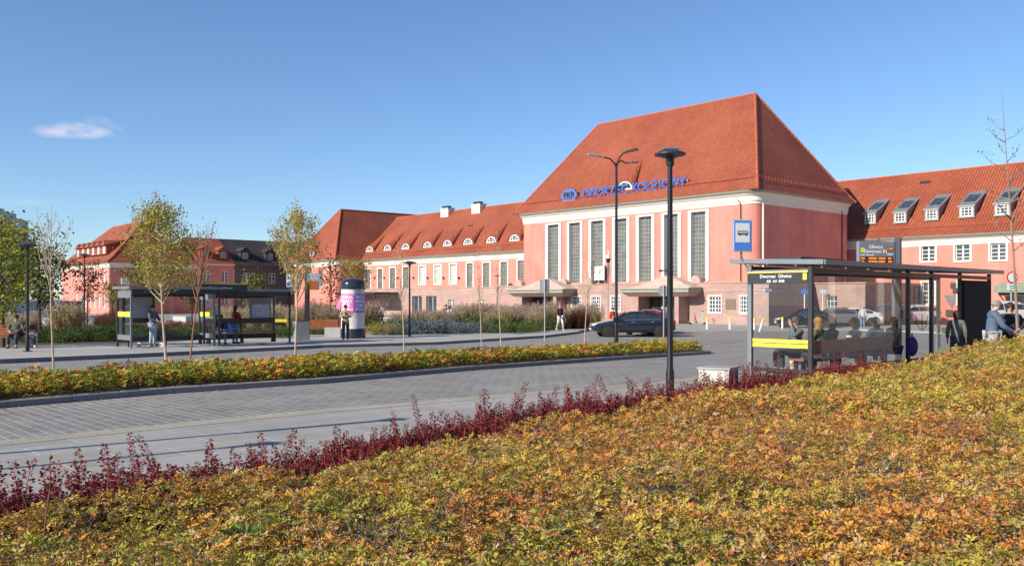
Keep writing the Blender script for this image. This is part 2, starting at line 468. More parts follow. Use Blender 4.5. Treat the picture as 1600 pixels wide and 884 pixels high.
# station frame: u along the front (towards the right), v into the building
CU = Vector((19.5, 71.0)); UA = Vector((.661, -.7504)).normalized(); VA = Vector((-UA.y, UA.x)); BROT = math.atan2(UA.y, UA.x)
def B(u, v, z=0.0): p = CU + UA * u + VA * v; return Vector((p.x, p.y, z))
def Uat(px, v):
    k = (px - 800) / F; p = CU + VA * v
    return (k * p.y - p.x) / (UA.x - k * UA.y)
def Zat(px, py, v):
    u = Uat(px, v); p = B(u, v); return CH + (HOR - py) / F * p.y
SA = Vector((.7245, .6893)); SN = Vector((-.6893, .7245)); SROT = math.atan2(SA.y, SA.x)
# ------------------------------------------------------------------ the ground
def sheet(name, poly, dz, mat, kind='structure', side=0.0, sidemat=None, rot=0.0):
    """polygon draped on the terrain dz above it, with a skirt down (a kerb) of height side; rot turns the paving pattern"""
    bm = bmesh.new()
    vs = [bm.verts.new((p[0], p[1], 0)) for p in poly]; f = bm.faces.new(vs)
    if f.normal.z < 0: f.normal_flip()
    bmesh.ops.recalc_face_normals(bm, faces=bm.faces)
    for (yk, _) in ZK[1:-1]:
        bmesh.ops.bisect_plane(bm, geom=bm.verts[:] + bm.edges[:] + bm.faces[:], plane_co=(0, yk, 0), plane_no=(0, 1, 0))
    for v in bm.verts: v.co.z = zg(v.co.y) + dz
    for f in bm.faces:
        if f.normal.z < 0: f.normal_flip()
    if side:
        be = [e for e in bm.edges if len(e.link_faces) == 1]
        for e in be:
            a, b = e.verts
            q = [bm.verts.new((a.co.x, a.co.y, a.co.z)), bm.verts.new((b.co.x, b.co.y, b.co.z)), bm.verts.new((b.co.x, b.co.y, b.co.z - side)), bm.verts.new((a.co.x, a.co.y, a.co.z - side))]
            nf = bm.faces.new(q); nf.material_index = 1
    bm.faces.ensure_lookup_table()
    bmesh.ops.triangulate(bm, faces=[f for f in bm.faces if f.material_index == 0 and len(f.verts) > 4])
    me = bpy.data.meshes.new(name); bm.to_mesh(me); bm.free()
    me.materials.append(M[mat]); me.materials.append(M[sidemat or mat])
    planar_uv(me)
    if rot:
        n = len(me.loops); uv = np.empty(n * 2, dtype=np.float32); d = me.uv_layers[0].data; d.foreach_get('uv', uv); uv = uv.reshape(-1, 2)
        c, s_ = math.cos(-rot), math.sin(-rot)
        rt = np.stack([uv[:, 0] * c - uv[:, 1] * s_, uv[:, 0] * s_ + uv[:, 1] * c], 1)
        fm = np.empty(len(me.polygons), dtype=np.int32); me.polygons.foreach_get('material_index', fm)
        ft = np.empty(len(me.polygons), dtype=np.int32); me.polygons.foreach_get('loop_total', ft)
        fl = np.repeat(fm, ft) == 0; uv = np.where(fl[:, None], rt, uv); d.foreach_set('uv', uv.astype(np.float32).ravel())
    o = bpy.data.objects.new(name, me); COL.objects.link(o); o['kind'] = kind
    return o
def P2(px, py): g = G(px, py); return Vector((g.x, g.y))
def along(p, d, k): return Vector((p.x + d.x * k, p.y + d.y * k))
sheet('ground', [(-900, -30), (900, -30), (1400, 2500), (-1400, 2500)], 0, 'pave_block', rot=SROT + math.pi / 2)
# near pavement beside the big bed
gl = [P2(-200, 717.5), P2(0, 697), P2(250, 671), P2(500, 646), P2(800, 620), P2(1046, 600), P2(1173, 582)]
gl = [along(gl[0], SA, -9)] + gl + [along(gl[-1], SA, 14), along(gl[-1], SA, 60)]
def offs(line, d): return [Vector((p.x + SN.x * d, p.y + SN.y * d)) for p in line]
sheet('pavement', gl + [Vector((40, -12)), Vector((-25, -12))], .006, 'pave_slab', rot=SROT)
sheet('gutter_strip', [p for p in offs(gl, .42)] + [p for p in reversed(offs(gl, .002))], .010, 'gutterband', rot=SROT)
# planted island between the two lanes
isl = [P2(-150, 652), P2(0, 637.5), P2(250, 616), P2(500, 599.5), P2(750, 577.5), P2(1000, 560)]
isl = [along(isl[0], SA, -14)] + isl
tipA = P2(1100, 553.5)
IW = 2.6
far = offs(isl, IW)
tip = []
ctr = Vector(((tipA.x + SN.x * IW / 2), (tipA.y + SN.y * IW / 2)))
for k in range(9):
    a = -math.pi / 2 + math.pi * k / 8
    tip.append(Vector((ctr.x + SA.x * math.cos(a) * IW * .55 + SN.x * math.sin(a) * IW / 2, ctr.y + SA.y * math.cos(a) * IW * .55 + SN.y * math.sin(a) * IW / 2)))
island = isl + tip + list(reversed(far))
def inset(poly, d):
    out = []; n = len(poly)
    for i in range(n):
        a, b, c = poly[i - 1], poly[i], poly[(i + 1) % n]
        e1 = (b - a).normalized(); e2 = (c - b).normalized()
        n1 = Vector((-e1.y, e1.x)); n2 = Vector((-e2.y, e2.x)); nn_ = (n1 + n2)
        nn_ = nn_.normalized() if nn_.length > .1 else n1
        out.append(b + nn_ * (d / max(.5, nn_.dot(n1))))
    return out
sheet('island_kerb', island, .10, 'kerb', side=.12, rot=SROT)
sheet('island_gravel', inset(island, .14), .104, 'concrete', rot=SROT)
isoil = inset(island, .22)
sheet('island_soil', isoil, .108, 'soil')
# platform of the left stops
pk = [P2(-150, 572), P2(0, 568), P2(200, 559), P2(500, 543.5), P2(680, 538.5), P2(850, 527.5)]
pk = [along(pk[0], SA, -14)] + pk + [P2(900, 521.5)]
pf = [P2(930, 514), P2(900, 511.5), P2(700, 512), P2(590, 514), P2(560, 505), P2(500, 508), P2(200, 520), P2(0, 527)]
pf.append(along(pf[-1], SA, -20))
sheet('platform', pk + pf, .13, 'pave_plat', side=.15, sidemat='kerb', rot=SROT)
# the dark flat kerb stone along its edge
sheet('platform_edge', pk + list(reversed(offs(pk, .30))), .136, 'concrete', rot=SROT)
fc = [P2(1035, 520), P2(1190, 517.2), P2(1330, 515.5)] + [Vector((B(46, -8).x, B(46, -8).y)), Vector((B(60, 16).x, B(60, 16).y)), Vector((B(-70, 4).x, B(-70, 4).y)), Vector((B(-60, -7).x, B(-60, -7).y)), Vector((B(-20, -8).x, B(-20, -8).y))]
sheet('forecourt', fc, .07, 'pave_slab', side=.09, sidemat='concrete', rot=BROT)
plaza = [Vector((B(-74, -5).x, B(-74, -5).y)), Vector((B(-26, -9).x, B(-26, -9).y)), P2(880, 512), P2(560, 504), P2(0, 512), Vector((-120, 60)), Vector((-150, 160)), Vector((-60, 200))]
sheet('plaza', plaza, .004, 'pave_slab', rot=BROT)

# ------------------------------------------------------------------ the station
def window(parent, x0, x1, z0, z1, y, nx, nz, fm, pm, fw=.07, mw=.035, name='window', thick=.07, trans=()):
    w = MB()
    w.box(x0, x0 + fw, y, y + thick, z0, z1).box(x1 - fw, x1, y, y + thick, z0, z1)
    w.box(x0 + fw, x1 - fw, y, y + thick, z0, z0 + fw).box(x0 + fw, x1 - fw, y, y + thick, z1 - fw, z1)
    for i in range(1, nx):
        x = x0 + (x1 - x0) * i / nx; ww = mw * (2.2 if (nx % 2 == 0 and i == nx // 2 and nx <= 4 and fm == 'white') else 1)
        w.box(x - ww / 2, x + ww / 2, y + .004, y + thick - .01, z0 + fw, z1 - fw)
    for j in range(1, nz):
        z = z0 + (z1 - z0) * j / nz; ww = mw * (2.5 if j in trans else 1)
        w.box(x0 + fw, x1 - fw, y + .008, y + thick - .014, z - ww / 2, z + ww / 2)
    o = w.build(name, fm, parent)
    p = MB().face([(x0 + .01, y + .03, z0 + .01), (x1 - .01, y + .03, z0 + .01), (x1 - .01, y + .03, z1 - .01), (x0 + .01, y + .03, z1 - .01)])
    p.build('pane', pm, o)
    return o
def hip_roof(mb, x0, x1, y0, y1, ze, zr, rx0, rx1, ry, kick=0.0, kz=0.0, m=0):
    """hipped roof over a rectangle with a flared foot"""
    ring = [(x0, y0), (x1, y0), (x1, y1), (x0, y1)]
    top = [(rx0, ry), (rx1, ry)]
    lo = [Vector((a, b, ze)) for a, b in ring]
    tp = [Vector((rx0, ry, zr)), Vector((rx1, ry, zr)), Vector((rx1, ry, zr)), Vector((rx0, ry, zr))]
    mid = [l.lerp(t, kick) - Vector((0, 0, kz)) for l, t in zip(lo, tp)] if kick else lo
    for i in range(4):
        j = (i + 1) % 4
        if kick: mb.face([lo[i], lo[j], mid[j], mid[i]], m)
        if i in (0, 2): mb.face([mid[i], mid[j], tp[j], tp[i]], m)
        else: mb.face([mid[i], mid[j], tp[i]], m)
    return lo, mid, tp
def ridge_caps(parent, segs, r=.13):
    mb = MB()
    for a, b in segs:
        a, b = Vector(a), Vector(b); n = max(2, int((b - a).length / .42))
        pts = []; rr = []
        for k in range(n):
            pts += [a.lerp(b, k / n), a.lerp(b, (k + .96) / n)]; rr += [r, r * .78]
        mb.tube(pts, rr, 6)
    return mb.build('ridge_cap', 'ridge', parent)
def pathrect(x0, x1, y0, y1, rad=0.0, n=6, close_back=False):
    """front from left to right, rounded corner, then the right side going back"""
    p = [((x0, y1), (-1, 0)), ((x0, y0 + .001), (-1, 0)), ((x0, y0), (-.7071 * 1.414, -.7071 * 1.414)), ((x0 + .001, y0), (0, -1))] if rad == 0 else []
    if rad:
        p = [((x0, y1), (-1, 0))]
        for k in range(n + 1):
            a = math.pi + math.pi / 2 * k / n; p.append(((x0 + rad + rad * math.cos(a), y0 + rad + rad * math.sin(a)), (math.cos(a), math.sin(a))))
        for k in range(n + 1):
            a = 1.5 * math.pi + math.pi / 2 * k / n; p.append(((x1 - rad + rad * math.cos(a), y0 + rad + rad * math.sin(a)), (math.cos(a), math.sin(a))))
        p.append(((x1, y1), (1, 0)))
    else:
        p = [((x0, y1), (-1, 0)), ((x0, y0), (-1, -1)), ((x1, y0), (1, -1)), ((x1, y1), (1, 0))]
    return p
CORN = [(.0, -.95), (.06, -.93), (.06, -.70), (.14, -.66), (.14, -.34), (.30, -.22), (.42, -.08), (.42, .02), (.0, .02)]
def downpipe(parent, x, y, z0, z1, m='cream', r=.06):
    return MB().tube([(x, y, z0), (x, y, z1 - .7), (x - .02, y - .1, z1 - .35), (x - .05, y - .4, z1 - .1)], r, 8).build('downpipe', m, parent, smooth=True)

BO = B(0, 0)
hall = thing('station_hall', 'tall pink station hall with seven tall windows under a steep orange hipped roof', 'building', BO, BROT)
HW, HH, ST = 28.2, 10.75, 3.50            # length, eaves height, top of the stone base
hx0, hx1, hy1, hr = -HW, 0.0, 14.6, .9
# windows of the hall from the picture
wl_ = [198, 290, 384, 485, 588, 697, 812]; wr_ = [267, 360, 460, 563, 671, 785, 906]
holes = []
zt, zb = Zat(867, 351, 0), Zat(980, 441, 0)
for a, b in zip(wl_, wr_):
    ua, ub = Uat(780 + a / 2.7625, -.12), Uat(780 + b / 2.7625, -.12)
    holes.append((ua + .36, ub - .36, zb, zt))
mb = MB().wall(hx0 + hr, hx1 - hr, ST - .1, HH - .5, 0, holes, .34, 0, 1)
path = pathrect(hx0, hx1, 0, hy1, hr)
half = len(path) // 2
mb.sweep([(0, ST - .1), (0, HH - .5)], path[:half]); mb.sweep([(0, ST - .1), (0, HH - .5)], path[half:])
mb.face([(hx0, hy1, 0), (hx1, hy1, 0), (hx1, hy1, HH), (hx0, hy1, HH)])
mb.build('wall', ['pink', 'white'], hall)
c = MB(); c.sweep([(o_, HH + z) for o_, z in CORN], path); c.build('cornice', 'cream', hall, smooth=True)
g = MB(); g.sweep([(.42, HH - .02), (.56, HH - .02), (.60, HH + .14), (.52, HH + .14)], path); g.build('gutter', 'gutter', hall)
for (a, b, z0, z1) in holes:
    s = MB(); e = .30
    s.box(a - e, a - .002, -.12, .02, z0 - .0, z1 + .14).box(b + .002, b + e, -.12, .02, z0, z1 + .14).box(a - .002, b + .002, -.12, .02, z1 + .002, z1 + .14)
    s.build('window_surround', 'white', hall)
    window(hall, a, b, z0, z1, .20, 5, 16, 'muntin', 'pane_hall', .06, .045)
# roof with the flared foot
ov = .55
rx0, rx1 = Uat(935.7, 7.5), Uat(1180, 7.5)
ZR = (Zat(935.7, 194.3, 7.5) + Zat(1180, 148, 7.5)) / 2
mb = MB()
lo, mid, tp = hip_roof(mb, hx0 - ov, hx1 + ov, -ov, hy1 + ov, HH + .16, ZR, rx0, rx1, 7.5, .13, .12)
mb.face(list(reversed(lo)))
mb.build('roof', 'tile', hall)
ridge_caps(hall, [(tp[0], tp[1]), (mid[0], tp[0]), (mid[1], tp[1]), (mid[2], tp[1]), (mid[3], tp[0]), (lo[0], mid[0]), (lo[1], mid[1]), (lo[2], mid[2])])
# snow guard rail on the roof foot, front and right side
def roofpt(u, k, front=True):   # k from the eaves up, along the front slope of the foot
    a, b = lo[0], mid[0]; y = a.y + (b.y - a.y) * k; z = a.z + (b.z - a.z) * k; return (u, y, z)
mb = MB()
n = 60
for i in range(n + 1):
    u = hx0 + .6 + (HW - 1.2) * i / n; p = roofpt(u, .85)
    mb.obox((p[0], p[1], p[2]), (p[0], p[1] - .1, p[2] + .22), .03, .03)
a, b = roofpt(hx0 + .4, .85), roofpt(hx1 - .4, .85)
for dz in (.12, .22): mb.tube([(a[0], a[1] - .1, a[2] + dz), (b[0], b[1] - .1, b[2] + dz)], .02, 5)
for i in range(30):
    y = .5 + 14 * i / 29; x = lo[1].x + (mid[1].x - lo[1].x) * .85; z = roofpt(0, .85)[2]
    mb.obox((x, y, z), (x + .1, y, z + .22), .03, .03)
mb.tube([(x + .1, .3, z + .2), (x + .1, hy1 - .3, z + .2)], .02, 5)
mb.build('snow_guard', 'ridge', hall)
for x in (-.62,): downpipe(hall, hx1 + .08, .95 - .0, ST, HH - .3, 'cream', .07)
downpipe(hall, -1.35, -.1, ST, HH - .4, 'dark', .035)
downpipe(hall, hx1 + .08, 13.6, ST, HH - .3, 'dark', .05)
# stone base that steps forward
bx1 = 1.55; bfy = -.55
ent = [(Uat(969.6, -2.4), Uat(1075.5, -2.4)), (Uat(793, -2.4), Uat(879, -2.4))]
sw = []
for (x0, x1) in ((1108, 1127), (1157, 1169.5), (955, 969), (924.5, 938), (894.5, 908)):
    sw.append((Uat(x0, bfy), Uat(x1, bfy), Zat(1117, 488, bfy), Zat(1117, 463, bfy)))
dh = []
for (a, b) in ent: dh.append((a + 1.5, b - 1.5, .07, 2.45))
mb = MB().wall(hx0 - 3.0, bx1, 0, ST - .05, bfy, sw + dh, .45)
mb.face([(bx1, bfy, 0), (bx1, 6.2, 0), (bx1, 6.2, ST - .05), (bx1, bfy, ST - .05)])
mb.face([(hx0 - 3, bfy, 0), (hx0 - 3, 4, 0), (hx0 - 3, 4, ST - .05), (hx0 - 3, bfy, ST - .05)])
mb.build('stone_base', 'stone', hall)
mb = MB().box(hx0 - 3.06, bx1 + .06, bfy - .06, .2, ST - .05, ST + .02)
mb.box(bx1 - 1.7, bx1 + .06, .2, 6.2, ST - .05, ST + .02)
mb.box(hx0 - 3.05, bx1 + .05, bfy - .05, bfy - .003, ST - .72, ST - .62).box(bx1 + .003, bx1 + .05, bfy, 6.2, ST - .72, ST - .62)
mb.build('stone_coping', 'stone_trim', hall)
for k, (a, b, z0, z1) in enumerate(sw):
    t = MB(); e = .1
    t.box(a - e, a - .002, bfy - .06, bfy + .1, z0 - e, z1 + e).box(b + .002, b + e, bfy - .06, bfy + .1, z0 - e, z1 + e)
    t.box(a - .002, b + .002, bfy - .06, bfy + .1, z0 - e, z0 - .002).box(a - .002, b + .002, bfy - .06, bfy + .1, z1 + .002, z1 + e)
    t.build('window_surround', 'cream', hall)
    window(hall, a, b, z0, z1, bfy + .04, 4 if k != 1 else 3, 4, 'white', 'pane', .06, .05)
# relief panel (plaque) on the base
pl_ = MB().box(Uat(1134, bfy), Uat(1149.5, bfy), bfy - .05, bfy - .003, Zat(1140, 483, bfy), Zat(1140, 467, bfy))
pl_.build('wall_plaque', plain('bronze_plaque', (.20, .15, .10), .6, .3), hall)
# semicircular stone caps on the base, as they stand left and right of the canopies
for px in (1088, 937 - 16, 903 - 22, 812):
    u = Uat(px, -.4); mb = MB()
    pts = [(u + .55 * math.cos(math.pi * k / 12), .62 * math.sin(math.pi * k / 12)) for k in range(13)]
    n = len(pts)
    for q in range(n - 1):
        (xa, za), (xb, zc) = pts[q], pts[q + 1]
        mb.face([(xa, -.6, ST + za), (xb, -.6, ST + zc), (xb, .0, ST + zc), (xa, .0, ST + za)])
    mb.face([(x, -.6, ST + z) for x, z in pts]); mb.face([(x, .0, ST + z) for x, z in reversed(pts)])
    mb.build('stone_cap', 'stone_trim', hall)
# the two entrance canopies
for ci, (a, b) in enumerate(ent):
    cf, cb = -2.4, bfy - .003; ztop = 2.98
    mb = MB().box(a, b, cf, cb, ztop - .24, ztop)
    mb.box(a - .12, b + .12, cf - .12, cb, ztop, ztop + .12)
    mb.build('canopy', plain('canopy_grey_green', (.33, .33, .27), .7), hall)
    s = MB()                                   # dark sloping soffit
    i = [(a + .5, cf + .5), (b - .5, cf + .5), (b - .5, cb), (a + .5, cb)]; oo = [(a, cf), (b, cf), (b, cb), (a, cb)]
    for k in range(4):
        j = (k + 1) % 4
        if k == 2: continue
        s.face([(oo[k][0], oo[k][1], ztop - .243), (oo[j][0], oo[j][1], ztop - .243), (i[j][0], i[j][1], ztop - .62), (i[k][0], i[k][1], ztop - .62)])
    s.face([(p[0], p[1], ztop - .62) for p in i]); s.build('canopy_soffit', 'stone', hall)
    # low pyramid roof of stone above it
    pr = MB(); c0, c1, pz = a + 1.1, b + .1, ztop + .13; pm = (c0 + c1) / 2
    hh = 1.05
    fr = [(c0, cf + .35, pz), (c1, cf + .35, pz), (c1, cb, pz), (c0, cb, pz)]
    ap0, ap1 = (pm - .25, cf + 1.1, pz + hh), (pm + .25, cf + 1.1, pz + hh); bk0, bk1 = (pm - .25, cb, pz + hh), (pm + .25, cb, pz + hh)
    pr.face([fr[0], fr[1], ap1, ap0]); pr.face([fr[1], fr[2], bk1, ap1]); pr.face([fr[3], fr[0], ap0, bk0]); pr.face([ap0, ap1, bk1, bk0])
    pr.build('canopy_roof', 'stone_trim', hall)
    # piers and doors
    for x in (a + 1.35, b - 1.65): MB().box(x - .22, x + .22, cf + .55, bfy - .01, .07, ztop - .621).build('pier', 'stone', hall)
    d0, d1 = a + 1.58, b - 1.88; m3 = 3
    for k in range(4):
        x0 = d0 + (d1 - d0) * k / 4; x1 = d0 + (d1 - d0) * (k + 1) / 4
        d = MB(); y = bfy + .3
        d.box(x0 + .03, x0 + .15, y, y + .06, .075, 2.35).box(x1 - .15, x1 - .03, y, y + .06, .075, 2.35).box(x0 + .15, x1 - .15, y, y + .06, .075, .4).box(x0 + .15, x1 - .15, y, y + .06, 2.2, 2.35)
        dd = d.build('door', 'door', hall)
        MB().face([(x0 + .1, y + .03, .2), (x1 - .1, y + .03, .2), (x1 - .1, y + .03, 2.3), (x0 + .1, y + .03, 2.3)]).build('pane', 'pane', dd)
        if k in (1, 3): MB().box(x0 + .28, x0 + .46, y - .01, y + .02, 1.3, 1.62).build('notice', 'paper', dd)
MB().box(hx0, bx1 - .3, .1, .16, 0, 3.3).build('dark_backing', 'void', hall)  # near-black sheet, the unlit interior behind the openings put into its colour
# eyebrow dormer on the hall roof
def eyebrow(parent, u, zc, yfun, w=1.7, h=.62, tail=2.6):
    """swept dormer: white half-round front, tiled tail running up to the slope"""
    z0 = zc; y0 = yfun(z0) - .0; n = 14
    yf = y0 - .02
    arc = [(u + w / 2 * math.cos(math.pi * k / n), z0 + h * math.sin(math.pi * k / n)) for k in range(n + 1)]
    ap = Vector((u, yfun(z0 + tail) + .0, z0 + tail + .02))
    mb = MB()
    arc2 = [(u + (w / 2 + .35) * math.cos(math.pi * k / n), z0 - .06 + (h + .16) * math.sin(math.pi * k / n) ** 1.0) for k in range(n + 1)]
    for k in range(n):
        a_, b_ = arc2[k], arc2[k + 1]
        mb.face([(a_[0], yf - .14, a_[1]), (b_[0], yf - .14, b_[1]), ap])
        mb.face([(a_[0], yf - .14, a_[1]), (a_[0] * .9 + u * .1, yf - .14, a_[1] - .07), (b_[0] * .9 + u * .1, yf - .14, b_[1] - .07), (b_[0], yf - .14, b_[1])])
    d = mb.build('eyebrow_dormer', 'tile', parent)
    f = MB()
    ins = [(u + (w / 2 - .16) * math.cos(math.pi * k / n), z0 + .07 + (h - .18) * math.sin(math.pi * k / n)) for k in range(n + 1)]
    for k in range(n):
        f.face([(arc[k][0], yf - .10, arc[k][1]), (arc[k + 1][0], yf - .10, arc[k + 1][1]), (ins[k + 1][0], yf - .10, ins[k + 1][1]), (ins[k][0], yf - .10, ins[k][1])])
    f.box(u - w / 2, u + w / 2, yf - .13, yf + .3, z0 - .06, z0 + .07)
    for dx in (-w * .17, w * .17): f.box(u + dx - .03, u + dx + .03, yf - .12, yf - .05, z0 + .07, z0 + h * .88)
    f.box(u - w * .4, u + w * .4, yf - .115, yf - .06, z0 + .25, z0 + .29)
    f.build('dormer_frame', 'white', d)
    MB().face([(x, yf - .06, z) for x, z in ins]).build('pane', 'pane', d)
    return d
def slope_y(y0, z0, y1, z1): return lambda z: y0 + (y1 - y0) * (z - z0) / (z1 - z0)
fy = slope_y(mid[0].y, mid[0].z, tp[0].y, tp[0].z)
eyebrow(hall, Uat(985, 1.4), Zat(985, 297, 1.3), fy, 1.9, .75, 3.0)
# the sign on the hall roof
sg_v = .35
sgn = thing('roof_sign', 'blue station lettering with hexagonal emblem standing on the hall roof', 'sign', B(0, sg_v), BROT)
z_l = [Zat(911, 311.0, sg_v), Zat(1070, 293.5, sg_v)]; zs = sum(z_l) / 2
u0, u1 = Uat(911, sg_v), Uat(1073, sg_v)
LH = .90
word = 'DWORZEC KOLEJOWY'
step = (u1 - u0) / (len(word) - .1)
wid = {'W': 1.25, 'J': .7, 'L': .85, 'E': .9, ' ': .55}
tw = sum(wid.get(ch, 1.0) for ch in word); x = u0
for ch in word:
    w = wid.get(ch, 1.0) * (u1 - u0) / tw
    if ch != ' ':
        t = text_mesh(ch, LH * 1.38, 'letterblue', 'letter', sgn, .07, 'CENTER', .022)
        t.rotation_euler = (R(90), 0, 0); t.location = (x + w / 2, -.0, zs + LH * .5)
        t.scale = (1.0, 1, 1)
    x += w
mb = MB()
for z in (zs - .06, zs + .0): mb.obox((u0 - .3, .12, z), (u1 + .1, .12, z), .04, .05)
for k in range(15):
    xx = u0 + (u1 - u0) * k / 14; mb.obox((xx, .12, zs + LH), (xx, .12, zs - .35), .03, .03)
    mb.obox((xx, .12, zs + .3), (xx, 1.0, zs - .1), .03, .03)
mb.build('sign_frame', 'lgrey', sgn)
eu = (Uat(877, sg_v) + Uat(903, sg_v)) / 2; er = (Uat(903, sg_v) - Uat(877, sg_v)) / 2; ez = Zat(890, 306, sg_v)
hexa = [(eu - er, ez), (eu - er * .62, ez + .62), (eu + er * .62, ez + .62), (eu + er, ez), (eu + er * .62, ez - .62), (eu - er * .62, ez - .62)]
mb = MB(); n = 6
for k in range(n): a, b = hexa[k], hexa[(k + 1) % n]; mb.face([(a[0], -.08, a[1]), (b[0], -.08, b[1]), (b[0], .08, b[1]), (a[0], .08, a[1])])
mb.face([(p[0], -.08, p[1]) for p in hexa]); mb.face([(p[0], .08, p[1]) for p in reversed(hexa)])
em = mb.build('emblem', 'letterblue', sgn)
hi = [((p[0] - eu) * .86 + eu, (p[1] - ez) * .82 + ez) for p in hexa]; mb = MB()
for k in range(n):
    a, b = hi[k], hi[(k + 1) % n]; mb.obox((a[0], -.09, a[1]), (b[0], -.09, b[1]), .05, .03)
mb.build('emblem_outline', plain('pale_blue_trim', (.35, .42, .7), .4), em)
t = text_mesh('PKP', .85, 'void', 'emblem_letters', em, .01, 'CENTER', .01); t.rotation_euler = (R(90), 0, 0); t.location = (eu, -.10, ez)
MB().obox((eu, .12, ez - .4), (eu, .8, ez - .9), .05, .05).obox((eu - .6, .09, ez - .5), (u0 - .3, .12, zs), .05, .05).build('emblem_strut', 'dark', sgn)

# generic long wing
def wing(name, label, v0, v1, ua, ub, He, Zr, wins, doors=(), base=3.45, hip=(False, False), chim=(), basemat='stone', wallmat='pink', rx=(0, 0)):
    w = thing(name, label, 'building', BO, BROT)
    hs = [x[:4] for x in wins]
    up = [h for h in hs if h[2] > base - .4]; dn = [h for h in hs if h[2] <= base - .4] + [d[:4] for d in doors]
    cut = base
    if base > 0:
        MB().wall(ua, ub, 0, base, v0 - .12, dn, .35).face([(ub, v0 - .12, 0), (ub, v1, 0), (ub, v1, base), (ub, v0 - .12, base)]).face([(ua, v0 - .12, 0), (ua, v1, 0), (ua, v1, base), (ua, v0 - .12, base)]).build('stone_base', basemat, w)
        MB().box(ua, ub, v0 - .17, v0 + .02, base, base + .08).box(ua, ub, v0 - .16, v0 - .123, base - .75, base - .68).build('stone_coping', 'stone_trim', w)
    else: up = hs; cut = 0
    m_ = MB().wall(ua, ub, cut, He - .3, v0, up, .22, 0, 1)
    m_.face([(ub, v0, cut), (ub, v1, cut), (ub, v1, He), (ub, v0, He)]).face([(ua, v0, cut), (ua, v1, cut), (ua, v1, He), (ua, v0, He)]).face([(ua, v1, cut), (ub, v1, cut), (ub, v1, He), (ua, v1, He)])
    m_.build('wall', [wallmat, 'cream'], w)
    p = [((ua, v1), (-1, 0)), ((ua, v0), (-1, -1)), ((ub, v0), (1, -1)), ((ub, v1), (1, 0))]
    MB().sweep([(o_ * .9, He + z * .8) for o_, z in CORN], p).build('cornice', 'cream', w)
    MB().sweep([(.40, He - .02), (.54, He - .02), (.58, He + .12), (.50, He + .12)], p).build('gutter', 'gutter', w)
    ym = (v0 + v1) / 2; r = MB(); o_ = .5; z0 = He + .13
    a, b = ua - o_, ub + o_; ra = ua + rx[0] if hip[0] else a; rb = ub - rx[1] if hip[1] else b
    ky, kz = v0 - o_ + .9, z0 + .7
    r.face([(a, v0 - o_, z0), (b, v0 - o_, z0), (b - (.9 if hip[1] else 0), ky, kz), (a + (.9 if hip[0] else 0), ky, kz)])
    r.face([(a + (.9 if hip[0] else 0), ky, kz), (b - (.9 if hip[1] else 0), ky, kz), (rb, ym, Zr), (ra, ym, Zr)])
    r.face([(b, v1 + o_, z0), (a, v1 + o_, z0), (ra, ym, Zr), (rb, ym, Zr)])
    r.face([(b, v0 - o_, z0), (b, v1 + o_, z0), (rb, ym, Zr), (b - (.9 if hip[1] else 0), ky, kz)])
    r.face([(a, v1 + o_, z0), (a, v0 - o_, z0), (a + (.9 if hip[0] else 0), ky, kz), (ra, ym, Zr)])
    r.build('roof', 'tile', w)
    segs = [((ra, ym, Zr), (rb, ym, Zr))]
    if hip[1]: segs += [((b - .9, ky, kz), (rb, ym, Zr))]
    if hip[0]: segs += [((a + .9, ky, kz), (ra, ym, Zr))]
    ridge_caps(w, segs, .12)
    mb = MB(); zz = kz - .05; n = int((ub - ua) / .5)
    for i in range(n + 1):
        x = ua + (ub - ua) * i / n; mb.obox((x, ky, zz), (x, ky - .08, zz + .24), .025, .025)
    for dz in (.14, .24): mb.tube([(ua, ky - .08, zz + dz), (ub, ky - .08, zz + dz)], .018, 5)
    mb.build('snow_guard', 'ridge', w)
    for x in wins:
        a, b, c_, d_, nx, nz, fm, pm, srr = x
        isdn = c_ <= base - .4 and base > 0; yy = v0 - .12 if isdn else v0
        if srr:
            t = MB(); e = .16
            t.box(a - e, a - .002, yy - .05, yy + .1, c_ - .1, d_ + e).box(b + .002, b + e, yy - .05, yy + .1, c_ - .1, d_ + e).box(a - .002, b + .002, yy - .05, yy + .1, d_ + .002, d_ + e)
            t.box(a - .002, b + .002, yy - .09, yy + .1, c_ - .1, c_ - .002)
            t.build('window_surround', 'cream', w)
        window(w, a, b, c_, d_, yy + .13, nx, nz, fm, pm, .06, .05)
    for (a, b, c_, d_) in doors:
        y = v0 + .12; m2 = (a + b) / 2
        for (x0, x1) in ((a, m2), (m2, b)):
            q = MB().box(x0 + .02, x0 + .12, y, y + .06, c_, d_).box(x1 - .12, x1 - .02, y, y + .06, c_, d_).box(x0 + .12, x1 - .12, y, y + .06, d_ - .12, d_).box(x0 + .12, x1 - .12, y, y + .06, c_, c_ + .3)
            q = q.build('door', 'lgrey', w)
            MB().face([(x0 + .05, y + .03, c_ + .1), (x1 - .05, y + .03, c_ + .1), (x1 - .05, y + .03, d_ - .05), (x0 + .05, y + .03, d_ - .05)]).build('pane', 'pane', q)
    for (u_, y_, z0_, z1_, sx, sy) in chim:
        q = MB().box(u_ - sx, u_ + sx, y_ - sy, y_ + sy, z0_, z1_).box(u_ - sx - .08, u_ + sx + .08, y_ - sy - .08, y_ + sy + .08, z1_, z1_ + .12)
        ch = q.build('chimney', plaster('pale_chimney_render', (.55, .55, .52)), w)
        q = MB()
        for k in range(3): q.box(u_ - sx + .1 + k * sx * .62, u_ - sx + .3 + k * sx * .62, y_ - sy * .6, y_ + sy * .6, z1_ + .12, z1_ + .42)
        q.build('chimney_pots', 'dark', ch)
    return w, slope_y(ky, kz, ym, Zr)
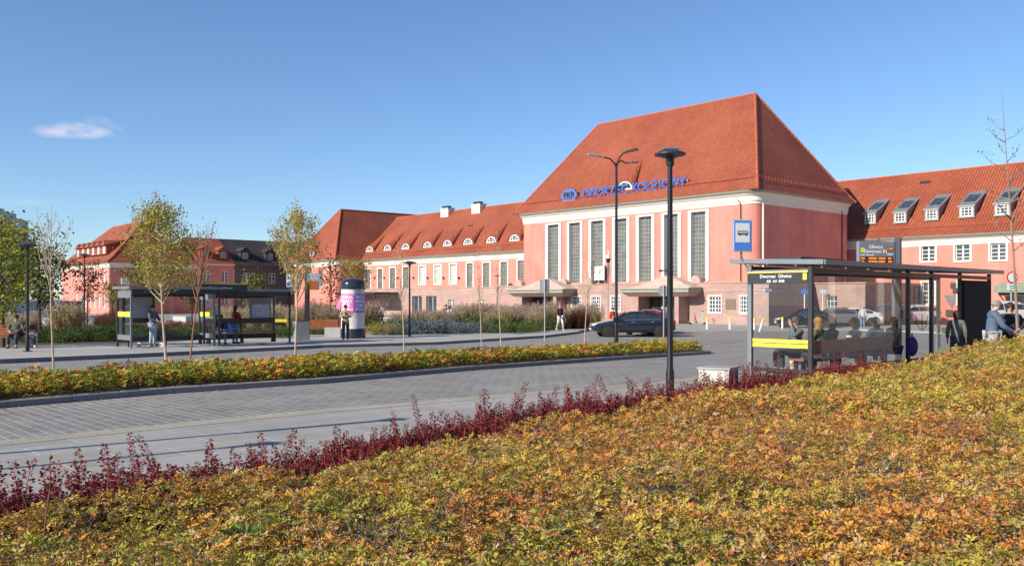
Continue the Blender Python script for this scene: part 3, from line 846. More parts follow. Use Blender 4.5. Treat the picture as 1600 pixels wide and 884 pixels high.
# left wing
LV = 4.0; LH2 = (LV, 16.0)
def wpx(x0, x1, y0, y1, v): xm = (x0 + x1) / 2; return (Uat(x0, v), Uat(x1, v), Zat(xm, y1, v), Zat(xm, y0, v))
wins = []
for (a, b, t_, b_) in ((571, 579, 421, 455), (590.5, 598, 420, 454.5), (609.5, 618, 418.5, 454), (630, 639, 417, 453.5)):
    wins.append(wpx(a, b, t_, b_, LV) + (3, 9, 'muntin', 'pane_hall', True))
for (a, b, t_, b_) in ((655, 665, 416, 444.5), (679, 689, 414.5, 444), (703, 713, 413, 443.5)):
    wins.append(wpx(a, b, t_, b_, LV) + (2, 6, 'white', 'pane_pale', True))
for (a, b, t_, b_) in ((729.5, 739, 411.5, 449.5), (755, 765.5, 410.5, 449), (782.5, 793, 409, 448.5), (809, 820, 407, 448)):
    wins.append(wpx(a, b, t_, b_, LV) + (3, 9, 'muntin', 'pane_hall', True))
for (a, b) in ((603, 609), (700, 710), (747, 756), (776, 786)):
    wins.append(wpx(a, b, 468, 481, LV - .12) + (2, 4, 'white', 'pane', False))
drs = [wpx(644, 659, 471, 489, LV - .12)[:2] + (.02, 2.5), wpx(666, 682, 471, 489, LV - .12)[:2] + (.02, 2.5)]
LE, LZ = Zat(813, 392.5, LV - .5), 13.7
lw, lsl = wing('station_left_wing', 'long low pink wing left of the hall with a row of eyebrow dormers', LV, 16.0, Uat(566, LV), -28.2, LE, LZ, wins, drs,
    chim=((Uat(699, 9.7), 9.7, 12.2, Zat(699, 327, 9.7), .85, .5), (Uat(748, 9.7), 9.7, 12.2, Zat(748, 320.5, 9.7), .85, .5)))
for px in (581, 609, 637, 671.5, 702.6, 735, 771.5, 807.6):
    v_ = LV + 1.2; eyebrow(lw, Uat(px, v_), LE + 1.35, lsl, 1.75, .66, 2.5)
u_ = Uat(728, 6.8); sk = MB(); zz = Zat(728, 361, 7.5); y_ = lsl(zz)
sk.face([(u_ - .5, y_ - .08, zz - .4), (u_ + .5, y_ - .08, zz - .4), (u_ + .5, lsl(zz + .7) - .06, zz + .7), (u_ - .5, lsl(zz + .7) - .06, zz + .7)]); sk.build('skylight', 'dark', lw)
mb = MB()
for px in (586, 601, 622, 647, 669, 694, 718): mb.box(Uat(px, LV) - .08, Uat(px, LV) + .08, LV - .2, LV - .003, Zat(px, 434, LV) - .15, Zat(px, 434, LV) + .12)
mb.build('wall_lights', 'dark', lw)
MB().box(Uat(648, LV), Uat(680, LV), 6.5, 6.6, 0, 3).build('dark_backing', 'void', lw)  # same near-black sheet behind the wing doors, interior darkness as colour
# corner pavilion
pv = thing('corner_pavilion', 'pink pavilion with a steep hipped roof at the far end of the left wing', 'building', BO, BROT)
pu0, pu1, pvf, pvb = Uat(458, 0) , Uat(566, LV), -.05, 16.0
PE = LE
ww = [wpx(495, 503, 424, 456, pvf) + (3, 8, 'muntin', 'pane_hall', True)]
uu = pu1 - 4.2
ww = [(uu - .6 - 3.2 * k, uu + .6 - 3.2 * k, 3.9, 6.4) for k in range(3)]
mb = MB().wall(pu0 + .8, pu1 - .8, 0, PE - .3, pvf, ww, .22)
path = pathrect(pu0, pu1, pvf, pvb, .8); half = len(path) // 2
mb.sweep([(0, 0), (0, PE - .3)], path[:half]); mb.sweep([(0, 0), (0, PE - .3)], path[half:]); mb.build('wall', 'pink', pv)
for (a, b, c_, d_) in ww: window(pv, a, b, c_, d_, pvf + .1, 3, 8, 'muntin', 'pane_hall')
MB().sweep([(o_ * .9, PE + z * .8) for o_, z in CORN], path).build('cornice', 'cream', pv, smooth=True)
MB().sweep([(.40, PE - .02), (.54, PE - .02), (.58, PE + .12), (.50, PE + .12)], path).build('gutter', 'gutter', pv)
pz = Zat(532.4, 327.4, 4.2); pm = Uat(532.4, 4.2); z0 = PE + .13
r = MB(); a, b, f_, k_ = pu0 - .5, pu1 + .5, pvf - .5, pvb + 6
r.face([(a, f_, z0), (b, f_, z0), (pm, 4.2, pz)]); r.face([(b, f_, z0), (b, k_, z0), (pm, k_, pz), (pm, 4.2, pz)]); r.face([(a, k_, z0), (a, f_, z0), (pm, 4.2, pz), (pm, k_, pz)])
r.face([(a, f_, z0 - .01), (a, k_, z0 - .01), (b, k_, z0 - .01), (b, f_, z0 - .01)]); r.face([(a, k_, z0), (pm, k_, pz), (b, k_, z0)]); r.build('roof', 'tile', pv)
ridge_caps(pv, [((b, f_, z0), (pm, 4.2, pz)), ((a, f_, z0), (pm, 4.2, pz)), ((pm, 4.2, pz), (pm, k_, pz))])
downpipe(pv, pu1 - 1.6, pvf - .1, .2, PE - .3, 'bark_dark', .05)
eyebrow(pv, Uat(498, 1), PE + .9, slope_y(f_, z0, 4.2, pz), 1.6, .6, 2)
for i, du in enumerate((2.0,)): MB().box(pu1 - .5, pu1 - .2, -.02, .02, 2, 2.1).build('wall_lamp', 'dark', pv)
# low dark canopy in front of the pavilion and wing
cn = thing('entrance_canopy', 'dark flat steel canopy over the doors beside the corner pavilion', 'canopy', BO, BROT)
a, b = Uat(500, 1.2), Uat(598, 1.2)
MB().box(a, b, 0.0, 3.6, 2.75, 3.0).build('canopy_roof', 'dark', cn)
for x in (a + .3, (a + b) / 2, b - .2): MB().box(x - .07, x + .07, .1, .24, 0, 2.75).build('post', 'dark', cn)
# right wing
RV = 15.9
wins = []
for (a, b, t_, b_) in ((1437.5, 1462, 377, 409.5), (1490.5, 1516.5, 375.5, 408.5), (1545.5, 1573, 373.5, 407.5), (1607, 1637, 371, 407)):
    wins.append(wpx(a + 2.2, b - 1.2, t_ + 2, b_ - 1, RV) + (2, 5, 'white', 'pane', True))
for (a, b) in ((1439, 1461), (1495, 1518), (1655, 1690)):
    wins.append(wpx(a + 2, b - 1, 441, 475, RV) + (2, 5, 'white', 'pane', True))
for k in range(7):
    u_ = Uat(1622, RV) + 3.4 * (k + 1); wins.append((u_ - .62, u_ + .62, wins[3][2], wins[3][3], 2, 5, 'white', 'pane', True)); wins.append((u_ - .62, u_ + .62, wins[4][2], wins[4][3], 2, 5, 'white', 'pane', True))
RE = Zat(1340, 376, RV - .5)
rdoor = [(Uat(1583, RV), Uat(1618, RV), .05, 2.6)]
rw, rsl = wing('station_right_wing', 'pink wing right of the hall with five grey shed dormers', RV, 28.0, -9.0, 46, RE, 13.85, wins, (), base=0, chim=())
# (door surrounded by a grey canopy)
dd = MB(); (a, b, c_, d_) = rdoor[0]
dd.box(a, a + .12, RV - .08, RV - .003, c_, d_).box(b - .12, b, RV - .08, RV - .003, c_, d_).box((a + b) / 2 - .06, (a + b) / 2 + .06, RV - .08, RV - .003, c_, d_).box(a + .12, b - .12, RV - .08, RV - .003, d_ - .12, d_)
dd = dd.build('door', 'lgrey', rw); MB().box(a + .05, b - .05, RV - .04, RV - .005, c_, d_ - .02).build('pane', 'pane', dd)
a, b = Uat(1552, RV - 2.2), Uat(1660, RV - 2.2); zc = Zat(1570, 450, RV - 2.2)
ca = MB().box(a, b, RV - 2.2, RV - .003, zc - .35, zc + .25).box(a + .3, b - .3, RV - 1.9, RV - .003, zc + .25, zc + .45)
ca.build('canopy', plain('greenish_sheet', (.20, .23, .17), .6), rw)
MB().box(a + .3, b - .3, RV - 1.9, RV - .003, zc - .62, zc - .352).obox((a + .5, RV - .1, zc - 1.6), (a + .1, RV - 1.5, zc - .4), .06, .06).obox((a + .5, RV - .1, 0.2), (a + .5, RV - .1, zc - .5), .1, .1).build('canopy_soffit', 'door', rw)
MB().box(a + 1.0, Uat(1583, RV) - .2, RV - .06, RV - .003, 0, zc - .6).build('stone_panel', 'stone', rw)
# the small fittings on the wall of the wing
mb = MB()
for (px, py, s_) in ((1484, 489, .28), (1490, 446, .22), (1494, 454, .22)): mb.box(Uat(px, RV) - s_, Uat(px, RV) + s_, RV - .14, RV - .003, Zat(px, py, RV) - s_, Zat(px, py, RV) + s_)
mb.build('wall_box', 'dark', rw)
hi = Uat(1485, RV); hz = Zat(1485, 470, RV)
MB().face([(hi - .5, RV - .05, hz + .5), (hi + .45, RV - .05, hz + .5), (hi + .45, RV - .05, hz - .05), (hi + .1, RV - .05, hz - .6), (hi - .2, RV - .05, hz - .2)]).build('wall_shield', 'grey', rw)
# shed dormers
def shed_dormer(parent, u, z0, w, h, sl, mat='zinc'):
    y0 = sl(z0) - .25
    rise = .55; zt_ = z0 + h; yb = sl(zt_ + 1.45)
    d = MB()
    P = [(u - w / 2, y0, z0), (u + w / 2, y0, z0), (u + w / 2, y0, zt_), (u - w / 2, y0, zt_)]
    e = .1
    d.face([(u - w / 2 - e, y0 - .12, zt_), (u + w / 2 + e, y0 - .12, zt_), (u + w / 2 + e, yb, zt_ + 1.45), (u - w / 2 - e, yb, zt_ + 1.45)])
    d.face([(u - w / 2 - e, y0 - .12, zt_), (u - w / 2 - e, y0 - .12, zt_ - .1), (u + w / 2 + e, y0 - .12, zt_ - .1), (u + w / 2 + e, y0 - .12, zt_)])
    for sx in (-1, 1):
        x = u + sx * w / 2
        d.face([(x, y0, z0), (x, y0, zt_), (x, yb, zt_ + 1.4), (x, sl(z0), z0)])
        d.face([(x + sx * e, y0 - .12, zt_), (x + sx * e, yb, zt_ + 1.45), (x + sx * e, yb, zt_ + 1.35), (x + sx * e, y0 - .12, zt_ - .1)])
        d.face([(x, y0 - .004, z0 - .05), (x - sx * .13, y0 - .004, z0 - .05), (x - sx * .13, y0 - .004, zt_), (x, y0 - .004, zt_)])
    d.box(u - w / 2 - .05, u + w / 2 + .05, y0 - .06, y0 + .1, z0 - .12, z0 + .0)
    # skylight set in the sheet roof
    dm = d.build('dormer', mat, parent)
    g_ = MB(); f1, f2 = .25, .72
    def q(xx, f): return (xx, y0 - .12 + (yb - y0 + .12) * f - .02, zt_ + 1.45 * f + .03)
    g_.face([q(u - w / 2 + .12, f1), q(u + w / 2 - .12, f1), q(u + w / 2 - .12, f2), q(u - w / 2 + .12, f2)])
    g_.build('skylight', 'pane', dm)
    window(dm, u - w / 2 + .13, u + w / 2 - .13, z0 + .02, zt_ - .12, y0 - .03, 3, 3, 'white', 'pane', .07, .05)
    return dm
for (a, b, t_, b_) in ((1353.5, 1372, 333, 349), (1400.5, 1420.5, 331, 347.5), (1448.5, 1469.5, 326.5, 343), (1501.5, 1525, 321.5, 338.5), (1557, 1581, 317.5, 335.5)):
    yy = RV + 1.4
    z0 = Zat((a + b) / 2, b_, yy); h = Zat((a + b) / 2, t_, yy) - z0
    u_ = (Uat(a, yy) + Uat(b, yy)) / 2; w = Uat(b, yy) - Uat(a, yy)
    shed_dormer(rw, u_, z0, w, h, rsl)
for k in range(7): shed_dormer(rw, u_ + 3.6 * (k + 1), z0, w, h, rsl)
yk = 19.6; u_ = Uat(1435, yk); zz = rsl.__call__ and Zat(1435, 291, yk); 
yk = rsl(zz); MB().face([(u_ - .45, yk - .12, zz - .35), (u_ + .45, yk - .12, zz - .35), (u_ + .45, rsl(zz + .6) - .1, zz + .6), (u_ - .45, rsl(zz + .6) - .1, zz + .6)]).box(u_ - .5, u_ + .5, yk - .2, yk - .05, zz - .45, zz - .36).build('skylight', 'dark', rw)
# low stone annexe in the corner
an = thing('stone_annexe', 'low stone annexe between the hall and its right wing', 'building', BO, BROT)
MB().wall(bx1 + .01, 6.0, 0, 3.4, 6.2, [(2.6, 3.6, 1.1, 2.4)], .3).face([(6, 6.2, 0), (6, RV, 0), (6, RV, 3.4), (6, 6.2, 3.4)]).build('wall', 'stone', an)
window(an, 2.6, 3.6, 1.1, 2.4, 6.35, 3, 3, 'white', 'pane')
MB().box(bx1 + .01, 6.1, 6.1, RV - .01, 3.4, 3.5).build('roof', 'stone_trim', an)

# ------------------------------------------------------------------ far left buildings
FX, FY = -54.4, 120.0
fb = thing('pink_office', 'pink building with a row of attic dormers behind the left trees', 'building', (FX, FY, 0), BROT)
W, D, E, Zr = 23.0, 12.0, 7.05, 13.2
hs = []
for k in range(7):
    x = -2.6 - k * 2.15; hs.append((x - .42, x + .42, 4.4, 6.2)); hs.append((x - .42, x + .42, .9, 2.9))
MB().wall(-W, 0, 0, E - .2, 0, hs, .2).face([(0, 0, 0), (0, D, 0), (0, D, E), (0, 0, E)]).face([(-W, 0, 0), (-W, D, 0), (-W, D, E), (-W, 0, E)]).build('wall', 'pink', fb)
for h in hs:
    window(fb, *h, .08, 2, 3, 'white', 'pane_pale', .09, .06)
p = [((-W, D), (-1, 0)), ((-W, 0), (-1, -1)), ((0, 0), (1, -1)), ((0, D), (1, 0))]
MB().sweep([(o_ * .9, E + z * .7) for o_, z in CORN], p).build('cornice', 'cream', fb)
r = MB(); lo_, mi_, tp_ = hip_roof(r, -W - .6, .6, -.6, D + .6, E + .05, Zr, -W + 5.0, -5.0, D / 2, .14, .2); r.build('roof', 'tile', fb)
ridge_caps(fb, [(tp_[0], tp_[1]), (mi_[0], tp_[0]), (mi_[1], tp_[1]), (lo_[1], mi_[1])])
sl = slope_y(mi_[0].y, mi_[0].z, D / 2, Zr)
d = MB(); z0 = 8.35; y0 = sl(z0) - .35; a, b = -17.8, -3.4
d.face([(a, y0, z0), (b, y0, z0), (b, y0, z0 + 1.25), (a, y0, z0 + 1.25)]); d.face([(a - .2, y0 - .3, z0 + 1.2), (b + .2, y0 - .3, z0 + 1.2), (b + .2, sl(z0 + 2.0), z0 + 2.05), (a - .2, sl(z0 + 2.0), z0 + 2.05)])
for x in (a, b): d.face([(x, y0, z0), (x, y0, z0 + 1.25), (x, sl(z0 + 2), z0 + 2.0), (x, sl(z0), z0)])
dm = d.build('dormer', 'tile', fb)
for k in range(6):
    x = -16.6 + k * 2.45; window(dm, x - .45, x + .45, z0 + .1, z0 + 1.15, y0 - .06, 2, 2, 'white', 'pane_pale', .1, .06)
    g_ = MB(); g_.face([(x - 1.0, y0 - .35, z0 + 1.22), (x + 1.0, y0 - .35, z0 + 1.22), (x + .0, y0 - .1, z0 + 1.95)]); g_.face([(x - 1.0, y0 - .35, z0 + 1.22), (x, y0 - .1, z0 + 1.95), (x, sl(z0 + 2.2), z0 + 2.1)]); g_.face([(x + 1.0, y0 - .35, z0 + 1.22), (x, sl(z0 + 2.2), z0 + 2.1), (x, y0 - .1, z0 + 1.95)]); g_.build('dormer_hood', 'tile', dm)
downpipe(fb, -.25, -.1, 0, E - .2, 'cream', .08)
MB().box(-6.8, -6.0, 7, 8, 12, 14.3).build('chimney', 'stone_trim', fb)
MB().box(.003, .3, 1.4, 2.5, 4.1, 5.0).box(.003, .5, 1.7, 1.95, 3.0, 3.9).build('wall_lamp', 'white', fb)
MB().box(.003, .2, 3.2, 4.2, 1.6, 2.6).build('red_box', 'red', fb)
def row_house(name, label, va, vb, wm, rm, trim, H, Zr, wz, n=3):
    o = thing(name, label, 'building', (FX, FY, 0), BROT); hs = []
    for k in range(n):
        y = va + (vb - va) * (k + .5) / n
        for z in wz: hs.append((y - .55, y + .55, z[0], z[1]))
    # wall faces +u : build in its own x-z plane, then turn
    w_ = MB().wall(va, vb, 0, H, 0, hs, .2); w_.v = [(-y, x, z) for x, y, z in w_.v]
    w_.box(-10, -.21, va, vb, 0, .1).build('wall', wm, o)
    for h in hs:
        q = window(o, *h, .08, 2, 3, trim, 'pane', .09, .06)
        for ob in [q] + list(q.children):
            me = ob.data
            for v in me.vertices: x, y, z = v.co; v.co = (-y, x, z)
    MB().box(-.3, .45, va, vb, H, H + .25).build('cornice', 'cream' if wm == 'pink' else 'brownwall', o)
    r = MB(); r.face([(.5, va, H + .2), (.5, vb, H + .2), (-1.3, vb, H + 1.7), (-1.3, va, H + 1.7)]); r.face([(-1.3, va, H + 1.7), (-1.3, vb, H + 1.7), (-5.5, vb, Zr), (-5.5, va, Zr)]); r.face([(-5.5, va, Zr), (-5.5, vb, Zr), (-11, vb, H), (-11, va, H)])
    r.face([(.5, vb, H + .2), (-11, vb, H), (-5.5, vb, Zr), (-1.3, vb, H + 1.7)]); r.face([(.5, va, H + .2), (-1.3, va, H + 1.7), (-5.5, va, Zr), (-11, va, H)]); r.build('roof', rm, o)
    for k in range(n):
        y = va + (vb - va) * (k + .5) / n
        dq = MB().box(-2.0, -.6, y - .7, y + .7, H + .9, H + 2.3); dq.face([(-.4, y - .9, H + 2.2), (-.4, y, H + 2.9), (-2.9, y, H + 2.9), (-2.9, y - .9, H + 2.2)]); dq.face([(-.4, y + .9, H + 2.2), (-.4, y, H + 2.9), (-2.9, y, H + 2.9), (-2.9, y + .9, H + 2.2)]); dq.face([(-.41, y - .9, H + 2.2), (-.41, y + .9, H + 2.2), (-.41, y, H + 2.9)])
        dq = dq.build('dormer', rm, o)
        MB().box(-.62, -.55, y - .45, y + .45, H + 1.1, H + 2.1).build('dormer_window', 'muntin', dq)
    return o
row_house('pink_rear_wing', 'shaded pink house with red tiled roof behind the twiggy sapling', 12.0, 17.5, 'pink', 'tile', 'white', 7.0, 11.3, ((4.6, 6.2), (1.2, 2.9)), 2)
row_house('brown_tenement', 'dark brown tenement with a nearly black roof behind the left bus stop', 17.52, 46, 'brownwall', 'tile_dark', 'white', 7.0, 11.3, ((4.4, 6.0), (1.0, 2.9)), 7)
# dark tower behind the left tree and a low blue hall
tw_ = thing('dark_tower_block', 'dark stepped office block rising behind the leftmost trees', 'building', at(-22, 190, 0), .2)
MB().box(-12, 4, 0, 14, 0, 20).box(-12, 1.5, 0, 14, 20, 21.5).box(-12, -1.0, 0, 14, 21.5, 22.6).build('wall', plain('dark_blue_cladding', (.05, .07, .11), .3), tw_)
for k in range(6):
    for j in range(3): MB().box(-9 + j * 4.2, -7 + j * 4.2, -.05, -.003, 3 + k * 2.9, 4.6 + k * 2.9).build('window', 'pane', tw_)
bl = thing('blue_hall', 'low blue glazed hall wall seen under the left trees', 'building', at(-30, 100, 0), R(4))
MB().box(-20, 9, 0, 6, 0, 1.9).build('wall', plain('blue_sheet', (.035, .06, .11), .4), bl)
for k in range(7): MB().box(-18 + k * 4, -17.8 + k * 4, -.1, -.003, 0, 1.9).build('column', 'dark', bl)
# tenement across the street, outside the frame on the right: it shows in the glass of the shelter
tn = thing('street_tenement', 'brown and cream tenement across the street mirrored in the shelter glass', 'building', (62, 14, 0), R(-90))
hs = [(-30 + 4 * k, -28.4 + 4 * k, z, z + 2) for k in range(16) for z in (1.2, 4.8, 8.4)]
MB().wall(-34, 34, 0, 13, 0, hs, .3).build('wall', courses('brown_brick', (.30, .17, .11), (.24, .13, .09), (.3, .25, .2), .5, .16), tn)
for k in range(16): MB().box(-30.6 + 4 * k, -30.1 + 4 * k, -.25, -.003, 0, 13).build('pilaster', 'cream', tn)
MB().box(-34, 34, .31, .4, 0, 13).build('window_glazing', 'pane', tn)
MB().box(-35, 35, -.5, 8, 13, 13.6).build('roof', 'tile_dark', tn)

for i, (bx_, by_, w_, h_, rz_2, lab) in enumerate(((-60, -62, 34, 15, 180, 'added grey town house behind the camera to the left, screening low sky'), (-22, -66, 30, 13, 180, 'added brown town house behind the camera, screening low sky'), (14, -64, 34, 16, 180, 'added town house with dark windows behind the camera, screening low sky'), (52, -52, 34, 15, 215, 'added town house behind the camera to the right, screening low sky'))):  # unseen houses added to block low sky light and deepen the shaded walls
    th = thing('sky_screen_house', lab, 'building', (bx_, by_, 0), R(rz_2))
    hs = [(-w_ / 2 + 1.5 + 3.4 * k, -w_ / 2 + 2.9 + 3.4 * k, z, z + 1.9) for k in range(int(w_ / 3.4)) for z in (1.2, 4.8, 8.4)]
    MB().wall(-w_ / 2, w_ / 2, 0, h_, 0, hs, .3).build('wall', 'brownwall', th); MB().box(-w_ / 2, w_ / 2, .31, .4, 0, h_).build('window_glazing', 'pane', th)
    MB().box(-w_ / 2 - .5, w_ / 2 + .5, -.5, 10, h_, h_ + 2.5).build('roof', 'tile_dark', th)
# ------------------------------------------------------------------ bus stop shelters
def front_text(s, size, mat, parent, loc, rz=0.0, name='lettering', bold=.0, align='CENTER', depth=.003, mirror=False):
    t = text_mesh(s, size, mat, name, parent, depth, align, bold)
    t.rotation_euler = (R(90), 0, rz); t.location = loc
    return t
def shelter(name, label, loc, rot, L, Dp=1.46, H=2.5, back=-1, bench=(0, 1), posts=(0, .5, 1), endsign=None, fascia=None, darkend=0, poster=None, mapboard=None, stripes=True, open_end=None, group='bus stop shelters', ext=.15):
    """local x runs along the kerb, local y towards the kerb side. rear posts at y=0, front posts at y=Dp"""
    s = thing(name, label, 'bus shelter', loc, rot, group)
    # roof: light metal edge frame with smoked glass
    r = MB(); y0, y1 = -.35 * 1, Dp + .45; zr0, zr1 = H + .02, H + .10
    def z_(y): return zr0 + (zr1 - zr0) * (y - y0) / (y1 - y0)
    r.face([(-ext, y0 + .1, z_(y0) + .04), (L + ext, y0 + .1, z_(y0) + .04), (L + ext, y1 - .1, z_(y1) + .04), (-ext, y1 - .1, z_(y1) + .04)], 1)
    for (a, b) in (((-ext, y0), (L + ext, y0)), ((-ext, y1), (L + ext, y1)), ((-ext, y0), (-ext, y1)), ((L + ext, y0), (L + ext, y1))):
        r.obox((a[0], a[1], z_(a[1])), (b[0], b[1], z_(b[1])), .07, .105)
    n = max(2, round(L / 1.3))
    for k in range(1, n): x = L * k / n; r.obox((x, y0 + .04, z_(y0)), (x, y1 - .04, z_(y1)), .05, .08)
    r.build('roof', ['grey', 'dark'], s)
    MB().box(-.02, L + .02, -.04, .04, H - .20, H - .10).build('rear_beam', 'dark', s)
    MB().box(-.02, L + .02, Dp - .05, Dp + .05, H - .2, H - .03).build('front_beam', 'dark', s)
    for f in posts:
        MB().box(L * f - .045, L * f + .045, -.045, .045, 0, H - .03).build('post', 'dark', s)
    for f in (0, 1) if open_end is None else (0,):
        MB().box(L * f - .045, L * f + .045, Dp - .045, Dp + .045, 0, H).build('post', 'grey', s)
    # rear glass in bays
    ks = sorted(posts)
    for a, b in zip(ks, ks[1:]):
        x0, x1 = L * a + .06, L * b - .06
        nb = max(1, round((x1 - x0) / 1.3))
        for k in range(nb):
            p0, p1 = x0 + (x1 - x0) * k / nb, x0 + (x1 - x0) * (k + 1) / nb
            MB().box(p0 + .01, p1 - .01, -.004, .004, .28, H - .26).build('glass_panel', 'glass', s)
        MB().box(x0, x1, -.025, .025, .18, .27).build('rail', 'dark', s)
    if darkend:
        x0 = L - darkend
        MB().box(x0, L - .1, -.09, .09, .16, H - .24).build('advert_box', plain('brown_black_panel', (.03, .028, .026), .75, var=.1, spec=.1), s)
    # end wall towards local -x
    MB().box(-.004, .004, .06, Dp - .06, .28, H - .34).build('glass_panel', 'glass', s)
    MB().box(-.03, .03, .05, Dp - .05, .18, .26).build('rail', 'dark', s)
    MB().box(-.02, .02, .05, Dp - .05, H - .2, H - .12).build('rail', 'grey', s)
    if stripes:
        q = MB()
        for z in (.72, .82): q.box(-.012, .012, .06, Dp - .06, z, z + .08)
        q.build('yellow_stripe', 'yellow', s)
        q = MB()
        if darkend:
            for z in (.72, .82): q.box(L - .012, L + .012, .1, Dp - .1, z, z + .075)
            q.build('yellow_stripe', 'yellow', s)
    if bench:
        b0, b1 = L * bench[0], L * bench[1]
        MB().box(b0, b1, .28, .66, .43, .47).build('bench_seat', 'wood', s)
        MB().box(b0, b1, .20, .24, .56, .86).build('bench_backrest', 'wood', s)
        for k in range(4):
            x = b0 + .2 + (b1 - b0 - .4) * k / 3
            MB().box(x - .03, x + .03, .44, .5, 0, .43).obox((x, .47, .4), (x, .22, .8), .04, .05).build('bench_leg', 'grey', s)
    return s
RP = Vector((6.4, 19.0)); rz_ = zg(20)
rs = shelter('bus_shelter', 'long glass bus shelter behind the red barberries with people seated inside', (RP.x, RP.y, .40), SROT, 10.8, 1.46, 2.55, bench=(.02, .46), posts=(0, .463, .60, .785, 1), darkend=2.25, group=None, ext=.1)
# name board on the near end wall
nb_ = MB().box(-.06, -.016, .04, 1.5, 2.12, 2.36).build('name_board', 'dark', rs)
MB().box(-.064, -.012, .04, 1.5, 2.362, 2.39).box(-.068, -.061, .06, .15, 2.2, 2.34).build('yellow_edge', 'yellow', nb_)
front_text('Dworzec  Gliwice', .105, 'textwhite', nb_, (-.064, .80, 2.285), R(-90), bold=.001)
front_text('AB  A4  B4B', .085, 'textwhite', nb_, (-.064, .80, 2.175), R(-90), bold=.001)
MB().box(.5, 2.6, .5, 1.2, 2.66, 2.73).build('roof_box', 'dark', rs)
# drawn emblem on the glass of the far bay (dark outlines printed on the pane)
ic = MB()
def ring(mb, cx, cz, r, x0=0, x1=2 * math.pi, n=24, w=.015, y=-.012):
    p = [(cx + r * math.cos(x0 + (x1 - x0) * k / n), y, cz + r * math.sin(x0 + (x1 - x0) * k / n)) for k in range(n + 1)]
    for a, b in zip(p, p[1:]): mb.obox(a, b, w * .5, w)
ring(ic, 5.85, 1.35, .36, math.pi, 2 * math.pi)
for a, b in (((5.3, 1.5), (6.3, 1.5)), ((5.35, 1.55), (5.35, 2.1)), ((5.35, 2.1), (6.2, 2.1)), ((5.5, 1.75), (5.9, 1.75)), ((5.55, 1.8), (5.7, 2.0)), ((5.7, 2.0), (5.85, 1.8)), ((5.85, .95), (5.85, 1.4))): ic.obox((a[0], -.012, a[1]), (b[0], -.012, b[1]), .007, .014)
ic.build('printed_mark', 'door', rs)
# stop sign board with the bus pictogram, held on a bent arm above the shelter roof
bs_ = thing('bus_stop_sign', 'blue bus stop sign with a black bus above the near shelter roof', 'sign', (at(1160, 20.0).x, 20.0, 0), R(14))
zc = CH + (HOR - 368) / F * 20.0
hw, hh = .235, .365
MB().box(-hw, hw, -.0, .035, zc - hh, zc + hh).build('sign_backplate', 'lgrey', bs_)
MB().box(-hw + .012, hw - .012, -.006, -.001, zc - hh + .012, zc + hh - .012).build('sign_border', 'textwhite', bs_)
MB().box(-hw + .025, hw - .025, -.011, -.0065, zc - hh + .025, zc + hh - .025).build('sign_panel', plain('bus_blue', (.07, .26, .72), .4, var=.03), bs_)
MB().box(-hw + .062, hw - .062, -.016, -.0115, zc - .155, zc + hh - .085).build('sign_field', 'textwhite', bs_)
q = MB(); bz = zc + .05
q.box(-.13, .13, -.021, -.0165, bz - .03, bz - .005).box(-.13, .12, -.021, -.0165, bz + .045, bz + .055).box(-.13, -.122, -.021, -.0165, bz, bz + .05).box(.118, .126, -.021, -.0165, bz - .01, bz + .05)
for k in range(5): q.box(-.09 + k * .045, -.085 + k * .045, -.021, -.0165, bz - .005, bz + .048)
q.disc((-.07, -.0188, bz - .037), .019, (0, 1, 0), .004, 14).disc((.08, -.0188, bz - .037), .019, (0, 1, 0), .004, 14)
q.build('bus_pictogram', 'textdark', bs_)
MB().tube([(0.0, .05, zc + .2), (0, .05, zc - hh - .06), (.03, .05, zc - hh - .2), (.15, .05, zc - hh - .36), (.17, .05, zc - hh - .5), (.17, .05, .33)], .022, 8).build('pole', 'grey', bs_, smooth=True)
# electronic departure board
ey = 26.0
e0 = thing('departure_board', 'grey electronic departure board with orange lines above the bus shelter', 'display', (at(1403.5, ey).x, ey, zg(ey)), R(12))
zt2 = CH + (HOR - 371) / F * ey - zg(ey); pz_ = lambda py: CH + (HOR - py) / F * ey - zg(ey)
MB().box(-.13, .06, -.02, .12, 0, zt2).build('post', 'grey', e0)
MB().box(.065, .10, -.02, .12, 0, zt2).build('post_edge', 'black', e0)
wb = 1.17
MB().box(-wb - .13, -.15, -.04, .10, pz_(421), pz_(378)).box(-.16, -.10, 0, .08, pz_(400), pz_(374)).build('board', plain('board_grey', (.20, .22, .25), .5, var=.04), e0)
MB().box(-wb - .08, -.20, -.047, -.041, pz_(420), pz_(401)).build('display_window', plain('dark_amber', (.10, .035, .012), .3, var=.1), e0)
q = MB()
for k in range(4):
    z = pz_(402.5 + 5 * k); rn = random.Random(k)
    for (xa, xb) in ((-1.23, -1.13), (-1.0, -.72), (-.68, -.45), (-.36, -.24)):
        x = xa
        while x < xb - .02: w_ = rn.uniform(.018, .05); q.box(x, x + w_, -.052, -.048, z - .055, z); x += w_ + .012
q.build('led_rows', 'led', e0)
q = MB(); q.box(-.42, -.2, -.047, -.041, pz_(392), pz_(386.5)).build('clock_display', plain('dark_amber2', (.10, .035, .012), .3), e0)
front_text('12:08', .085, 'led', e0, (-.31, -.05, pz_(389.3)), bold=.001)
front_text('Gliwice', .15, 'textwhite', e0, (-.76, -.045, pz_(386.5)), bold=.002); front_text('Dworzec 01', .15, 'textwhite', e0, (-.76, -.045, pz_(393.5)), bold=.002)
front_text('Linia', .07, 'textwhite', e0, (-1.19, -.045, pz_(399)), bold=.002); front_text('Kierunek', .07, 'textwhite', e0, (-.95, -.045, pz_(399)), bold=.002); front_text('Odjazd', .07, 'textwhite', e0, (-.30, -.045, pz_(397.5)), bold=.002)
